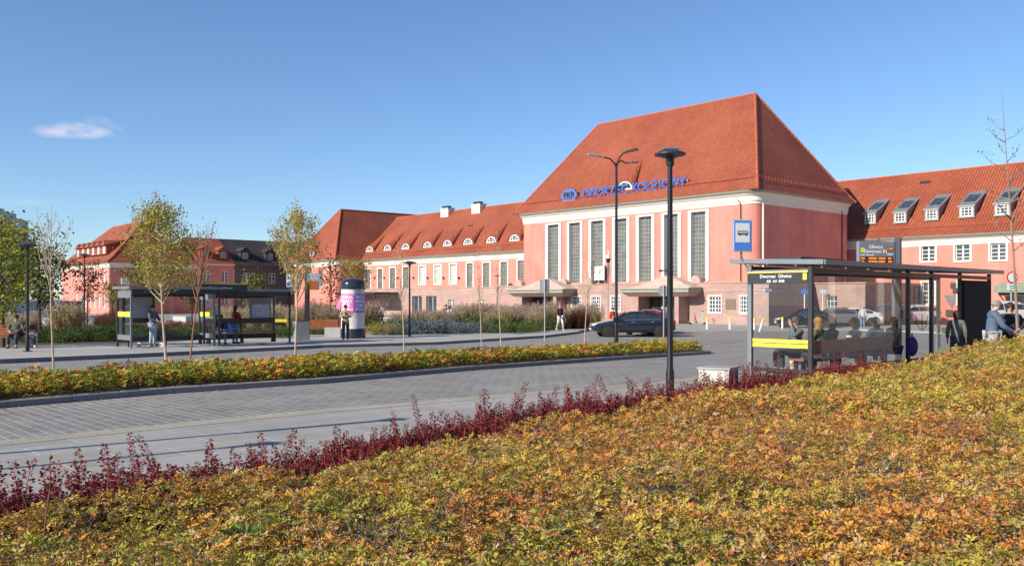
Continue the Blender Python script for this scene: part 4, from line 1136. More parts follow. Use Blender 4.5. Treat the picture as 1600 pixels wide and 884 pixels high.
MB().box(-1.25, -1.13, -.046, -.041, pz_(395), pz_(388)).build('yellow_badge', 'yellow', e0)
ring_ = MB(); ring(ring_, -.63, pz_(375.5), .05, 0, 2 * math.pi, 12, .014, .03); ring_.build('lifting_eye', 'black', e0)
# far shelters on the left platform
A0 = G(187, 542.5, .13); A1 = G(205, 543.8, .13)
zA = zg(40) + .13
ang = SROT
# these open towards the camera: kerb side is at the near side, so the local frame is mirrored by turning it
def far_shelter(name, label, pr, L, sign=None, poster=False, mapb=False, bench=None, pos2=(0, 1)):
    loc = Vector((pr.x, pr.y, pr.z)) + Vector((SN.x, SN.y, 0)) * 1.46
    s = thing(name, label, 'bus shelter', loc, SROT, 'bus shelters on the left platform')
    Dp = -1.46; H = 2.32
    r = MB(); y0, y1 = .2, Dp - .12
    for (a, b) in (((-.1, y0), (L + .1, y0)), ((-.1, y1), (L + .1, y1)), ((-.1, y0), (-.1, y1)), ((L + .1, y0), (L + .1, y1))):
        r.obox((a[0], a[1], H + .05), (b[0], b[1], H + .05), .06, .11)
    r.box(-.1, L + .1, y1 + .04, y0 - .04, H + .03, H + .06, 1)
    r.build('roof', ['grey', 'dark'], s)
    MB().box(0, L, -.05, .05, H - .3, H - .1).box(0, L, Dp + .02, Dp + .12, H - .2, H - .02).build('beam', 'dark', s)
    for x in (0, L):
        for y, m in ((0, 'dark'), (Dp, 'grey' if x == 0 else 'dark')): MB().box(x - .035, x + .035, y - .035, y + .035, 0, H).build('post', m, s)
    MB().box(.06, L - .06, -.004, .004, .3, H - .32).build('glass_panel', 'glass', s)
    MB().box(.06, L - .06, -.02, .02, .18, .38).build('rail', 'dark', s)
    MB().box(-.004, .004, Dp + .06, -.06, .3, H - .32).build('glass_panel', 'glass', s)
    MB().box(-.02, .02, Dp + .06, -.06, .3, .5).build('rail', 'grey', s); MB().box(-.02, .02, Dp + .06, -.06, H - .35, H - .05).build('rail', 'grey', s)
    q = MB()
    q.box(-.012, .012, Dp + .07, -.07, 1.22, 1.42); q.build('yellow_stripe', 'yellow', s)
    for x in (.3, L * .5, L - .3): MB().box(x - .03, x + .03, -.4, -.34, 0, .2).build('foot', 'dark', s)
    if poster:
        q = MB().box(.15, 1.45 + .0, -.12, -.02, .95, 2.2).build('poster_frame', 'dark', s)
        MB().box(.27, 1.35, -.13, -.121, 1.15, 2.0).build('timetable', plain('grey_timetable', (.33, .34, .35), .5, var=.2, vs=12), q)
    if mapb:
        q = MB().box(L - 1.25, L - .2, -.1, -.02, 1.0, 2.05).build('map_frame', 'grey', s)
        p_ = MB().box(L - 1.17, L - .28, -.11, -.101, 1.05, 1.75).build('map', plain('city_map', (.52, .54, .58), .5, var=.35, vs=14), q)
    if bench:
        b0, b1 = bench
        MB().box(b0, b1, -.72, -.3, .43, .47).build('bench_seat', 'wood', s)
        MB().box(b0, b1, -.30, -.26, .88, 1.12).build('bench_rail', 'door', s)
        for k in range(3):
            x = b0 + .1 + (b1 - b0 - .2) * k / 2; MB().box(x - .03, x + .03, -.5, -.44, 0, .43).box(x - .025, x + .025, -.31, -.27, 0, .9).build('bench_leg', 'dark', s)
        MB().box(b0, b1, -.29, -.275, .64, .67).box(b0, b1, -.29, -.275, .50, .53).build('bench_slat', 'grey', s)
    if sign:
        q = MB().box(sign[0], sign[1], Dp - .24, Dp - .19, H - .02, H + .30).build('name_board', 'dark', s)
        MB().box(sign[0], sign[1], Dp - .25, Dp - .18, H + .30, H + .34).build('yellow_edge', 'yellow', q)
        front_text('Gliwice', .17, 'textwhite', q, ((sign[0] + sign[1]) / 2 - .35, Dp - .245, H + .14), bold=.003)
        front_text('Dworzec', .11, 'textwhite', q, ((sign[0] + sign[1]) / 2 + .3, Dp - .245, H + .14), bold=.001)
    return s
pA = G(205, 543.8, .13); pB = G(335, 539.3, .13)
dA = (G(316, 538.9, .13) - pA).xy.dot(SA.xy); dB = (G(430, 534.8, .13) - pB).xy.dot(SA.xy)
far_shelter('platform_shelter', 'dark glass shelter at the left end of the far platform with a grey timetable panel', pA, dA, poster=True)
far_shelter('platform_shelter', 'dark glass shelter with name board and city map behind the twiggy sapling', pB, dB, sign=(-1.0, 1.4), mapb=True, bench=(.1, dB - .1))
# small stop signs near the left shelters
q0 = G(452, 533, .13)
st_ = thing('stop_post', 'stop post with blue and white plate and yellow box beside the middle shelter', 'sign', q0, R(8))
MB().tube([(0, 0, 0), (0, 0, 3.7)], .03, 8).build('pole', 'dark', st_)
Yq = q0.y; pq = lambda py: CH + (HOR - py) / F * Yq - q0.z
MB().box(-.13, .13, -.03, -.0, pq(448), pq(428)).build('sign_panel', 'textwhite', st_)
MB().box(-.11, .11, -.036, -.031, pq(447), pq(441)).build('blue_band', 'blue', st_)
t_ = front_text('H', .3, 'blue', st_, (0, -.035, pq(434)), bold=.004)
MB().box(-.72, -.1, -.1, .1, pq(503), pq(498.5)).build('yellow_box', 'yellow', st_)
q1 = G(480, 532, .13); Y1 = q1.y; p1 = lambda py: CH + (HOR - py) / F * Y1 - q1.z
db = thing('departure_board', 'small departure board on a dark post beside the yellow leaved sapling', 'display', q1, R(10))
MB().box(-.12, .12, -.06, .08, 0, p1(425)).build('post', 'dark', db)
MB().box(-.10, .60, -.16, -.07, p1(453), p1(427)).build('board', plain('board_grey2', (.33, .36, .38), .5), db)
MB().box(-.04, .54, -.17, -.161, p1(452), p1(439)).build('led_rows', 'orange', db)
front_text('Gliwice', .14, 'textwhite', db, (.2, -.165, p1(430)), bold=.002); front_text('Dworzec 02', .12, 'textwhite', db, (.22, -.165, p1(434.5)), bold=.002)
MB().box(-.2, -.1, -.165, -.09, p1(436), p1(430)).build('yellow_badge', 'yellow', db)

# ------------------------------------------------------------------ lamps and poles
def disc_lamp(name, label, base, H, r=.4, pr=.055, dust=0, group='disc headed street lamps'):
    l = thing(name, label, 'street lamp', base, 0, group)
    MB().lathe([(pr * 1.35, 0), (pr * 1.35, .5), (pr, .56), (pr, H * .5), (pr * .8, H - .22)], n=16).build('pole', 'black', l, smooth=True)
    MB().lathe([(.17, 0), (.17, .02), (pr * 1.3, .03)], n=12).build('base_plate', 'black', l)
    h = MB().lathe([(pr * .85, H - .24), (pr * 1.35, H - .2), (pr * 1.35, H - .1), (r * .62, H - .065), (r, H - .04), (r, H - .015), (r * .62, H + .035), (r * .3, H + .06), (0.0001, H + .065)], n=28)
    h = h.build('lamp_head', 'dark', l, smooth=True)
    q = MB()
    for k in range(7): q.box(-.13 + k * .04, -.115 + k * .04, -.12, .12, H + .05, H + .085)
    q.build('cooling_fins', 'grey', h)
    MB().lathe([(0.001, H - .082), (r * .5, H - .072), (r * .5, H - .07)], n=20).build('diffuser', 'lgrey', h)
    return l
g0 = G(1047, 626); zt0 = CH + (HOR - 239) / F * g0.y - g0.z
disc_lamp('street_lamp', 'tall black disc lamp nearest the camera, standing in the red barberries', g0, zt0, .27, .052)
for (px, py, top, lab, dz) in ((640, 526, 410, 'slim black disc lamp on the far platform right of the advertising column', .13), (43, 549, 382, 'slim black disc lamp beside the bench at the far left', .13), (132, 516, 398, 'slim black lamp behind the dark red tree', 0), (1035, 505, 422, 'small disc lamp seen behind the round sign by the hall entrance', 0), (777, 497, 431, 'thin distant lamp before the left wing', 0)):
    b = G(px, py, dz); disc_lamp('street_lamp', lab, b, CH + (HOR - top) / F * b.y - b.z, .40, .05)
# three armed street light
g1 = G(963, 535.5, .1); Y1_ = g1.y; zz1 = lambda py: CH + (HOR - py) / F * Y1_ - g1.z
dl = thing('street_light', 'tall dark street light with three curved arms in front of the station hall', 'street lamp', g1, 0)
MB().lathe([(.10, 0), (.10, 1.3), (.075, 1.4), (.06, zz1(255))], n=14).build('pole', 'black', dl, smooth=True)
s_ = Y1_ / F
for (dx, dy, tip_, mat_) in ((-35, -.3, 244.5, 'lgrey'), (28, .6, 250, 'grey'), (10, -1.2, 243, 'black')):
    pts = [(0, 0, zz1(262)), (dx * .1 * s_, dy * .2, zz1(255)), (dx * .3 * s_, dy * .5, zz1(249)), (dx * .62 * s_, dy * .9, zz1(tip_ + 2.5))]
    a_ = MB().tube(pts, .035, 8).build('arm', 'black', dl, smooth=True)
    e = Vector(pts[-1]); dirv = Vector((dx * s_, dy, 0)).normalized() if abs(dx) > 12 else Vector((.75, -.65, 0))
    ln = .5
    h = MB(); h.obox(e, e + dirv * .25 + Vector((0, 0, .05)), .1, .08); h.obox(e + dirv * .22 + Vector((0, 0, .05)), e + dirv * (.25 + ln) + Vector((0, 0, .10)), .24, .07)
    h.build('lamp_head', mat_, dl)
MB().box(-.14, .14, -.12, -.0, 1.0, 1.2).build('service_hatch', 'black', dl)
# camera dome on that mast line
cp = G(950, 510); Yc = cp.y; zc_ = lambda py: CH + (HOR - py) / F * Yc - cp.z
cm_ = thing('camera_post', 'thin dark post with a white dome camera before the hall windows', 'surveillance camera', cp, 0)
MB().tube([(0, 0, 0), (0, 0, zc_(386))], .035, 8).build('pole', 'muntin', cm_)
MB().lathe([(.04, zc_(397)), (.16, zc_(398.5)), (.17, zc_(404))], (.0, -.25, 0), 16).obox((0, 0, zc_(390)), (0, -.25, zc_(397)), .05, .05).build('camera_housing', 'textwhite', cm_, smooth=True)
MB().lathe([(.17, zc_(404)), (.16, zc_(407)), (.10, zc_(410.5)), (.001, zc_(412))], (0, -.25, 0), 16).build('camera_dome', 'black', cm_, smooth=True)
MB().box(-.05, .12, -.1, .1, zc_(430), zc_(413)).build('junction_box', 'grey', cm_)
# station clock standing on the stone base
ck = thing('station_clock', 'square white clock on thin legs standing on the stone base before the hall windows', 'clock', B(Uat(938, -.4), -.4, ST + .02), BROT)
cz = Zat(938, 427, -.4) - ST; cw_ = (Uat(946.5, -.4) - Uat(930.5, -.4)) / 2
MB().box(-cw_, cw_, -.1, .12, cz - cw_ * 1.05, cz + cw_ * 1.05).build('clock_case', 'black', ck)
MB().box(-cw_ + .03, cw_ - .03, -.13, -.101, cz - cw_, cz + cw_).build('clock_face', 'textwhite', ck)
q = MB()
for k in range(12):
    a = math.pi / 6 * k; r0 = cw_ * .78; q.obox((r0 * math.sin(a), -.135, cz + r0 * math.cos(a)), (r0 * 1.14 * math.sin(a), -.135, cz + r0 * 1.14 * math.cos(a)), .01, .06)
for a, l_, w_ in ((R(3), .36, .06), (R(50), .5, .045)): q.obox((0, -.14, cz), (cw_ * l_ * 1.7 * math.sin(a), -.14, cz + cw_ * l_ * 1.7 * math.cos(a)), .01, w_ * 1.7)
q.build('clock_hands', 'textdark', ck)
q = MB()
for x in (-cw_ * .6, 0, cw_ * .6): q.obox((x, .02, cz - cw_ * 1.05), (x - .15, .02, 0), .04, .04)
q.build('clock_legs', 'black', ck)
# signs
def post(parent, h, r=.03, m='lgrey'): return MB().tube([(0, 0, 0), (0, 0, h)], r, 8).build('post', m, parent)
b = G(851, 533, .1); Yb = b.y; zf = lambda py: CH + (HOR - py) / F * Yb - b.z
sg = thing('traffic_sign', 'two grey sign backs side by side on a white post on the planted island', 'sign', b, 0); post(sg, zf(436))
MB().box(-.24, -.035, .03, .05, zf(457), zf(436.5)).build('sign_back', 'lgrey', sg); MB().box(.035, .24, .03, .05, zf(457), zf(436)).build('sign_back', 'grey', sg)
b = G(1037, 536, .1); Yb = b.y
sg = thing('traffic_sign', 'round grey back of a sign on a white post left of the nearest lamp', 'sign', b, 0); post(sg, zf(445) )
MB().disc((0, .04, (zf(441.5) + zf(467)) / 2), 12.5 * Yb / F * .62 + .03, (0, 1, 0), .02, 24).build('sign_back', 'lgrey', sg)
MB().box(-.02, .05, .0, .03, zf(464), zf(446)).build('bracket', 'grey', sg)
b = G(994.5, 500); Yb = b.y
sg = thing('parking_sign', 'tall violet sign with a letter P on a grey post before the canopy', 'sign', b, R(-20)); post(sg, zf(432), .04)
MB().box(-.28, .28, -.06, -.035, zf(454), zf(432)).build('sign_panel', 'purple', sg); MB().box(-.24, .24, -.06, -.035, zf(461), zf(454.3)).build('lower_plate', 'paper', sg)
front_text('P', .55, 'textwhite', sg, (0, -.064, zf(437.5)), bold=.003)
b = G(1199.5, 515); Yb = b.y
sg = thing('direction_sign', 'small dark blue board on a thin post by the corner of the stone base', 'sign', b, 0); post(sg, zf(450), .022)
MB().box(-.18, .25, -.05, -.025, zf(456.5), zf(450.5)).build('sign_panel', plain('navy', (.05, .08, .22), .5), sg); front_text('TAXI', .2, 'textwhite', sg, (.03, -.053, zf(453.5)))
MB().box(-.42, -.2, -.04, -.025, zf(454.5), zf(452.5)).build('arrow', 'textwhite', sg)
Yb = 30.0; b = at(1580, Yb)
sg = thing('no_entry_sign', 'round white sign with a red rim and small plate at the right edge', 'sign', b, R(8)); post(sg, zf(425), .03)
MB().disc((0, -.05, zf(433.5)), .20, (0, 1, 0), .02, 32).build('red_rim', 'red', sg); MB().disc((0, -.063, zf(433.5)), .155, (0, 1, 0), .01, 32).build('white_field', 'textwhite', sg)
q = MB().box(-.165, .165, -.06, -.04, zf(453), zf(443.5)).build('text_plate', 'textwhite', sg); front_text('Nie dotyczy', .05, 'textdark', sg, (0, -.064, zf(446.5))); front_text('autobusow', .05, 'textdark', sg, (0, -.064, zf(450)))
for (px, py, lab) in ((1285.5, 508, 'white post with a small pale plate in front of the parked cars'), (1257, 510, 'white sign post behind the near shelter glass')):
    b = G(px, py); Yb = b.y; sg = thing('street_sign', lab, 'sign', b, R(-10)); post(sg, zf(452), .035, 'textwhite'); MB().box(-.25, .25, -.05, -.03, zf(459), zf(452)).build('sign_panel', 'paper' if px > 1270 else 'blue', sg)
# bollards
bol = None
labs = ['white bollard with a yellow top nearest the green scooter', 'white bollard with a yellow top in front of the wall plaque', 'white bollard with a yellow top beside the leaning one', 'white bollard with a yellow top knocked to a slant', 'white bollard with a yellow top beside the dark car wheel']
for i, (px, py) in enumerate(((1104.8, 515.7), (1140.5, 516), (1178.5, 516.5), (1186.5, 518), (1222.5, 514.5))):
    b = G(px, py)
    bo = thing('bollard', labs[i], 'bollard', b, 0, 'white and yellow bollards before the hall')
    MB().lathe([(.075, 0), (.075, .62)], n=12).build('post', 'textwhite', bo, smooth=True)
    MB().lathe([(.078, .6), (.078, .84), (.05, .88), (.001, .89)], n=12).build('cap', 'yellow', bo, smooth=True)
    if i == 3: bo.rotation_euler = (0, R(18), 0)
# green scooter
b = G(1092, 508); sc = thing('electric_scooter', 'mint green hire scooter leaning by the stone wall', 'scooter', b, R(8))
MB().box(-.62, .15, -.09, .09, .13, .20).obox((.1, 0, .16), (.42, 0, .12), .06, .06).obox((-.62, 0, .2), (-.9, 0, .32), .12, .04).build('deck', 'mint', sc)
MB().tube([(.45, 0, .12), (.32, 0, 1.12)], .03, 8).box(.22, .42, -.05, .05, .5, .62).build('stem', 'mint', sc); MB().tube([(.32, -.25, 1.15), (.32, .25, 1.15)], .025, 8).build('handlebar', 'black', sc)
for x in (.47, -.72): MB().disc((x, 0, .12), .12, (0, 1, 0), .06, 18).build('wheel', 'tyre', sc)
# white and grey cabinet in the barberries
b = Vector((at(1122, 14.6).x, 14.6, zg(14))); 
cb_ = thing('service_cabinet', 'pale concrete block with a grey side standing among the red barberries', 'cabinet', b, R(-30))
q = MB().box(-.24, .26, -.28, .28, 0, .60).build('body', plain('cabinet_white', (.62, .60, .52), .7, var=.12, bmp=.2), cb_); MB().box(-.26, .28, -.3, .3, .60, .63).build('lid', 'lgrey', cb_); MB().box(.262, .268, -.25, .25, .05, .57).build('side_panel', 'concrete_d', cb_)
# cream litter box by the shelter
b = Vector((at(1244, 21.2).x, 21.2, zg(21)))
lb = thing('litter_box', 'cream stone litter box beside the end wall of the near shelter', 'litter bin', b, SROT)
MB().box(-.11, .11, -.11, .11, .0, .32).box(-.13, .13, -.13, .13, .38, .70).build('body', plain('cream_stone', (.55, .52, .42), .8, var=.15), lb); MB().box(-.1, .1, -.1, .1, .32, .38).build('gap', 'dark', lb)
# left street furniture
def bin_(px, py, dz, w, h, m, lab, top='wood'):
    b = G(px, py, dz); o = thing('litter_bin', lab, 'litter bin', b, R(25)); MB().box(-w, w, -w, w, 0, h).build('body', m, o); MB().box(-w * .8, w * .8, -w * .8, w * .8, h, h + .04).build('lid', 'dark', o)
    MB().box(-w * .6, w * .6, -w * .62, -w * .55, h + .04, h + .1).build('opening', top, o); return o
bin_(471, 532.5, .13, .32, .95, 'concrete_d', 'grey concrete litter bin left of the brown bench by the column')
bin_(50.5, 543, .13, .17, .62, 'concrete', 'small white litter bin just behind the far left lamp')
bin_(114, 517, 0, .42, 1.1, 'concrete_d', 'grey box standing before the dark red tree')
def bench(px, py, dz, L, rot, lab):
    b = G(px, py, dz); o = thing('park_bench', lab, 'bench', b, rot, 'brown wooden benches')
    for k in range(5): pass
    q = MB()
    for k in range(4): q.box(-L / 2, L / 2, -.45 + k * .115, -.35 + k * .115, .42, .46)
    q.build('seat', 'wood', o); q = MB()
    for k in range(4): q.obox((-L / 2, .03 + .025 * k, .54 + k * .11), (L / 2, .03 + .025 * k, .54 + k * .11), .03, .095)
    q.build('backrest', 'wood', o)
    for x in (-L / 2 + .25, L / 2 - .25): MB().obox((x, .1, .9), (x, .0, .42), .05, .04).box(x - .03, x + .03, -.42, .02, .38, .42).box(x - .03, x + .03, -.40, -.34, 0, .38).box(x - .03, x + .03, -.04, .02, 0, .38).build('leg', 'dark', o)
    return o
LB = bench(3, 543, .13, 2.6, R(8), 'brown wooden bench with two people at the far left')
bench(504, 525.5, .13, 2.2, R(10), 'brown wooden bench between the concrete bin and the advertising column')
b = G(522, 526, .13); MBb = thing('stone_planter', 'low pale stone planter with leaves right of the brown bench', 'planter', b, R(10)); MB().box(-.5, .6, -.3, .3, 0, .5).build('body', 'concrete', MBb)
for (px, py, w, lab) in ((285, 503, 1.6, 'long pale stone seat beyond the left shelter'), (345, 505, .5, 'small white stone seat left of the map shelter'), (168, 519, 1.3, 'low stone seat in the planting left of the shelters'), (35, 505, 3.2, 'pale stone seat under the leftmost trees'), (207, 505, 2.2, 'flat stone seat in the plants behind the timetable shelter')):
    b = G(px, py); o = thing('stone_bench', lab, 'stone bench', b, BROT, 'pale stone seats in the planting'); MB().box(-w, w, -.3, .3, .08, .55).box(-w + .1, w - .1, -.24, .24, 0, .08).build('block', 'concrete', o)
# advertising column
b = G(551.5, 528, .13); Yb = b.y
ac = thing('advertising_column', 'round advertising column with dark dome and magenta posters', 'advertising column', b, 0)
rr = 19.2 * Yb / F * .97
zf2 = lambda py: CH + (HOR - py) / F * Yb - b.z
MB().lathe([(rr * 1.04, 0), (rr * 1.04, zf2(514)), (rr, zf2(513))], n=40).build('plinth', plain('blue_black_plinth', (.02, .026, .04), .4), ac, smooth=True)
MB().lathe([(rr * .97, zf2(513)), (rr * .97, zf2(451))], n=40).build('drum', plain('white_drum', (.66, .64, .58), .6, var=.08), ac, smooth=True)
MB().lathe([(rr * .9, zf2(452)), (rr * 1.03, zf2(451.5)), (rr * 1.04, zf2(444)), (rr * .96, zf2(439.5)), (rr * .72, zf2(436.5)), (rr * .4, zf2(435.2)), (.001, zf2(434.8))], n=40).build('dome', plain('blue_black_dome', (.022, .032, .045), .2), ac, smooth=True)
def curved(a0, a1, z0, z1, r, m, name, parent, n=24, slant=0):
    q = MB(); p = []
    for k in range(n + 1):
        a = a0 + (a1 - a0) * k / n; x, y = r * math.sin(a), -r * math.cos(a); p.append((x, y, z0 + slant * k / n, z1))
    for k in range(n): q.face([(p[k][0], p[k][1], p[k][2]), (p[k + 1][0], p[k + 1][1], p[k + 1][2]), (p[k + 1][0], p[k + 1][1], p[k + 1][3]), (p[k][0], p[k][1], p[k][3])])
    return q.build(name, m, parent, smooth=True)
pk_ = curved(R(-115), R(12), zf2(489), zf2(459), rr * .985, 'pinkposter', 'poster', ac, slant=-.1)
vi_ = curved(R(12.5), R(100), zf2(488), zf2(459), rr * .985, 'violetposter', 'poster', ac)
curved(R(-30), R(60), zf2(493), zf2(489.6), rr * .984, 'paper', 'poster', ac)
curved(R(15), R(55), zf2(458.5), zf2(452.5), rr * .984, 'lgrey', 'poster', ac)
def wraptext(s, size, a_center, z, parent, align='CENTER'):
    t = text_mesh(s, size, 'textwhite', 'lettering', parent, .002, align, .006)
    me = t.data
    for v in me.vertices:
        a = a_center + v.co.x / rr; x, y, zz = v.co; r = rr * .99 + zz
        v.co = (r * math.sin(a), -r * math.cos(a), z + y)
    return t
zr_ = [zf2(464.5), zf2(470.8), zf2(477), zf2(483)]
for s, z in zip(('BIŻUTERIA', 'MINERAŁY', 'GIEŁDA', 'GLIWICE HALA'), zr_):
    wraptext(s, .235 if len(s) < 10 else .17, R(-42), z, pk_)
for s, z in zip(('BIŻU', 'MINE', 'GIEŁ', 'HALA'), zr_): wraptext(s, .22, R(50), z, vi_)
# loose poster flap on the left
q = MB(); q.face([(-rr * .98, -.1, zf2(462)), (-rr * .9, -.35, zf2(474)), (-rr * 1.0, -.3, zf2(484)), (-rr * 1.3, -.25, zf2(481)), (-rr * 1.22, -.15, zf2(475))]); q.build('loose_poster', 'pinkposter', ac)
# fence of the far right platform: yellow-striped glass end beyond the shelter
b = G(1468, 521, 0)
# ------------------------------------------------------------------ cars
def car(name, label, loc, rot, paint, L=4.7, W=1.82, H=1.46, kind='sedan', rim='rim', glassm='carglass', group='parked cars', roofbar=False):
    """local x: nose towards -x"""
    c = thing(name, label, 'car', loc, rot, group)
    xs_all = {
     'sedan': [(0, .62, .62, .80), (.012, .70, .71, .88), (.10, .80, .82, .94), (.22, .86, .90, .97), (.27, .90, .96, .97), (.34, .90, 1.16, .97), (.43, .93, 1.42, .98), (.52, .94, 1.46, 1), (.62, .95, 1.45, 1), (.72, .96, 1.36, .99), (.82, .99, 1.20, .97), (.90, 1.02, 1.06, .95), (.955, 1.01, 1.03, .92), (.985, .88, .90, .88), (1.0, .62, .62, .82)],
     'suv': [(0, .62, .62, .78), (.02, .76, .78, .88), (.10, .88, .90, .94), (.20, .98, 1.02, .97), (.24, 1.02, 1.08, .97), (.31, 1.05, 1.42, .98), (.38, 1.07, 1.62, .99), (.50, 1.08, 1.68, 1), (.65, 1.09, 1.67, 1), (.82, 1.11, 1.62, .99), (.90, 1.12, 1.50, .97), (.955, 1.10, 1.20, .94), (.985, .95, .98, .90), (1.0, .70, .70, .86)]}
    prof = xs_all[kind]; Href = 1.46 if kind == 'sedan' else 1.68; k_ = H / Href
    b = MB(); b.smooth = True; rings = []
    for (f, zb_, zr__, wf) in prof:
        x = -L / 2 + f * L; hw = W / 2 * wf; zb2, zr2 = zb_ * k_, zr__ * k_
        zl = .22 + (.12 if f < .04 or f > .97 else 0)
        gh = max(0, zr2 - zb2); ins_ = min(.24, gh * .5)
        half = [(hw * .93, zl), (hw * .985, zl + .16), (hw, (zl + zb2) * .52), (hw * .985, zb2 - .07), (hw * .955, zb2), (hw * .955 - ins_ * .85, zb2 + gh * .8), (hw * .955 - ins_ * 1.25 - .04, zb2 + gh * .96 + .004), (hw * .5, zr2 + .02), (0, zr2 + .03)]
        rings.append((x, half))
    for (x, half) in rings:
        for (y, z) in half + [(-y, z) for (y, z) in reversed(half[:-1])]: b.v.append((x, y, z))
    n = 17
    for i in range(len(rings) - 1):
        for j in range(n - 1): a = i * n + j; b.f.append((a, a + 1, a + n + 1, a + n)); b.m.append(0)
        a = i * n; b.f.append((a + n - 1, a, a + n, a + 2 * n - 1)); b.m.append(0)
    b.f.append(tuple(reversed(range(n)))); b.m.append(0); e = (len(rings) - 1) * n; b.f.append(tuple(e + j for j in range(n))); b.m.append(0)
    body = b.build('body', paint, c, smooth=True, weld=True)
    sb = body.modifiers.new('smooth', 'SUBSURF'); sb.levels = 1; sb.render_levels = 2
    # side glass: quads just outside the greenhouse
    def pt(i, j, s, out=.012):
        x, half = rings[i]; y, z = half[j]; return Vector((x, s * (y + out), z))
    g0_, g1_ = (4, 10) if kind == 'sedan' else (4, 10)
    for s in (-1, 1):
        q = MB(); lo_l, hi_l = [], []
        for i in range(g0_, g1_ + 1):
            x, half = rings[i]; (y4, z4), (y5, z5) = half[4], half[5]
            if z5 - z4 < .1: continue
            t0, t1 = .14, .93
            lo_l.append(Vector((x, s * (y4 + (y5 - y4) * t0 + .014), z4 + (z5 - z4) * t0))); hi_l.append(Vector((x, s * (y4 + (y5 - y4) * t1 + .016), z4 + (z5 - z4) * t1)))
        for i in range(len(lo_l) - 1):
            a, b2, c2, d2 = lo_l[i], lo_l[i + 1], hi_l[i + 1], hi_l[i]
            if i in (2, 4) and i + 1 < len(lo_l) - 1: a = a.lerp(b2, .10); d2 = d2.lerp(c2, .10)
            q.face([a, b2, c2, d2] if s < 0 else [d2, c2, b2, a])
        q.build('side_window', glassm, c)
        # chrome line under the windows
        if kind == 'sedan':
            q = MB(); q.tube([p + Vector((0, s * .004, -.015)) for p in lo_l] , .010, 5); q.build('window_trim', 'lgrey', c)
    def top(i0, i1, t=.06):
        a, b2 = rings[i0], rings[i1]; q = MB()
        pa = [(y, z) for y, z in a[1][4:]]; pb = [(y, z) for y, z in b2[1][4:]]
        L0 = Vector((a[0], a[1][5][0] * .93, a[1][5][1] + .02)); 
        rows = []
        for (x, half) in (a, b2):
            rows.append([Vector((x, half[6][0] * .96, half[6][1])), Vector((x, half[7][0], half[7][1])), Vector((x, 0, half[8][1])), Vector((x, -half[7][0], half[7][1])), Vector((x, -half[6][0] * .96, half[6][1]))])
        m0 = [p.lerp(r_, .10) for p, r_ in zip(rows[0], rows[1])]; m1 = [p.lerp(r_, .90) for p, r_ in zip(rows[0], rows[1])]
        mid_i = (i0 + i1) // 2; nn_ = Vector((-(rows[1][2].z - rows[0][2].z), 0, rows[1][2].x - rows[0][2].x)).normalized(); 
        if nn_.z < 0: nn_ = -nn_
        off = nn_ * t
        for k in range(4): q.face([m0[k] + off, m0[k + 1] + off, m1[k + 1] + off, m1[k] + off])
        return q
    if kind == 'sedan': top(4, 6, .045).build('windscreen', glassm, c); top(8, 11, .055).build('rear_window', glassm, c)
    else: top(4, 6, .05).build('windscreen', glassm, c); top(10, 11, .03).build('rear_window', glassm, c)
    wr = .33 * (1.08 if kind == 'suv' else 1); wx = (-L * .5 + L * .185, L * .5 - L * .205)
    for x in wx:
        for s in (-1, 1):
            MB().disc((x, s * (W / 2 - .09), wr), wr * 1.16, (0, 1, 0), .19, 28).build('wheel_arch', 'black', c)
            w_ = MB().disc((x, s * (W / 2 - .075), wr), wr, (0, 1, 0), .2, 28).build('wheel', 'tyre', c, smooth=True)
            q = MB(); y = s * (W / 2 + .028)
            q.disc((x, y - s * .012, wr), wr * .66, (0, 1, 0), .012, 24, 1)
            for k in range(5 if rim == 'rim' else 8):
                a = 2 * math.pi * k / (5 if rim == 'rim' else 8); q.obox((x, y, wr), (x + wr * .62 * math.cos(a), y, wr + wr * .62 * math.sin(a)), .012, .075 if rim == 'rim' else .05, 0, up=(0, 1, 0))
            q.disc((x, y, wr), wr * .16, (0, 1, 0), .03, 14)
            q.tube([(x + wr * .64 * math.cos(2 * math.pi * k / 24), y, wr + wr * .64 * math.sin(2 * math.pi * k / 24)) for k in range(25)], .016, 5, cap=False)
            q.build('rim', [rim, 'black'], w_)
    for s in (-1, 1):
        z = (.70 if kind == 'sedan' else .84) * k_
        q = MB(); y1, y2 = s * (W / 2 * .93), s * (W / 2 * .60)
        q.face([(-L / 2 + .30, y1 + s * .035, z + .06), (-L / 2 + .09, y1 - s * .02, z - .03), (-L / 2 + .015, y2, z - .06), (-L / 2 + .02, y2, z + .03), (-L / 2 + .12, y1 - s * .02, z + .08)]); q.build('headlight', 'head', c)
        z = (.88 if kind == 'sedan' else 1.02) * k_
        q = MB(); q.box(L / 2 - .16, L / 2 - .045, s * W / 2 * .84, s * W / 2 * .58, z - .09, z + .05); q.face([(L / 2 - .02, s * (W / 2 * .87 + .012), z - .09), (L / 2 - .42, s * (W / 2 * .965 + .016), z + .0), (L / 2 - .30, s * (W / 2 * .955 + .016), z + .07), (L / 2 - .05, s * (W / 2 * .88 + .014), z + .07)])
        q.build('tail_light', 'tail', c)
        MB().obox((-L * .175, s * (W / 2 * .93), 1.0 * k_), (-L * .175, s * (W / 2 + .14), 1.03 * k_), .10, .12).build('mirror', paint, c)
        q = MB()
        for x in (-.02, .21): q.box(L * x - .09, L * x + .09, s * (W / 2 - .0), s * (W / 2 + .018), .84 * k_, .865 * k_)
        q.build('door_handle', 'lgrey', c)
        MB().box(-L * .27, L * .26, s * (W / 2 * .985), s * (W / 2 * .985 + .03), .27, .34).build('sill', 'black', c)
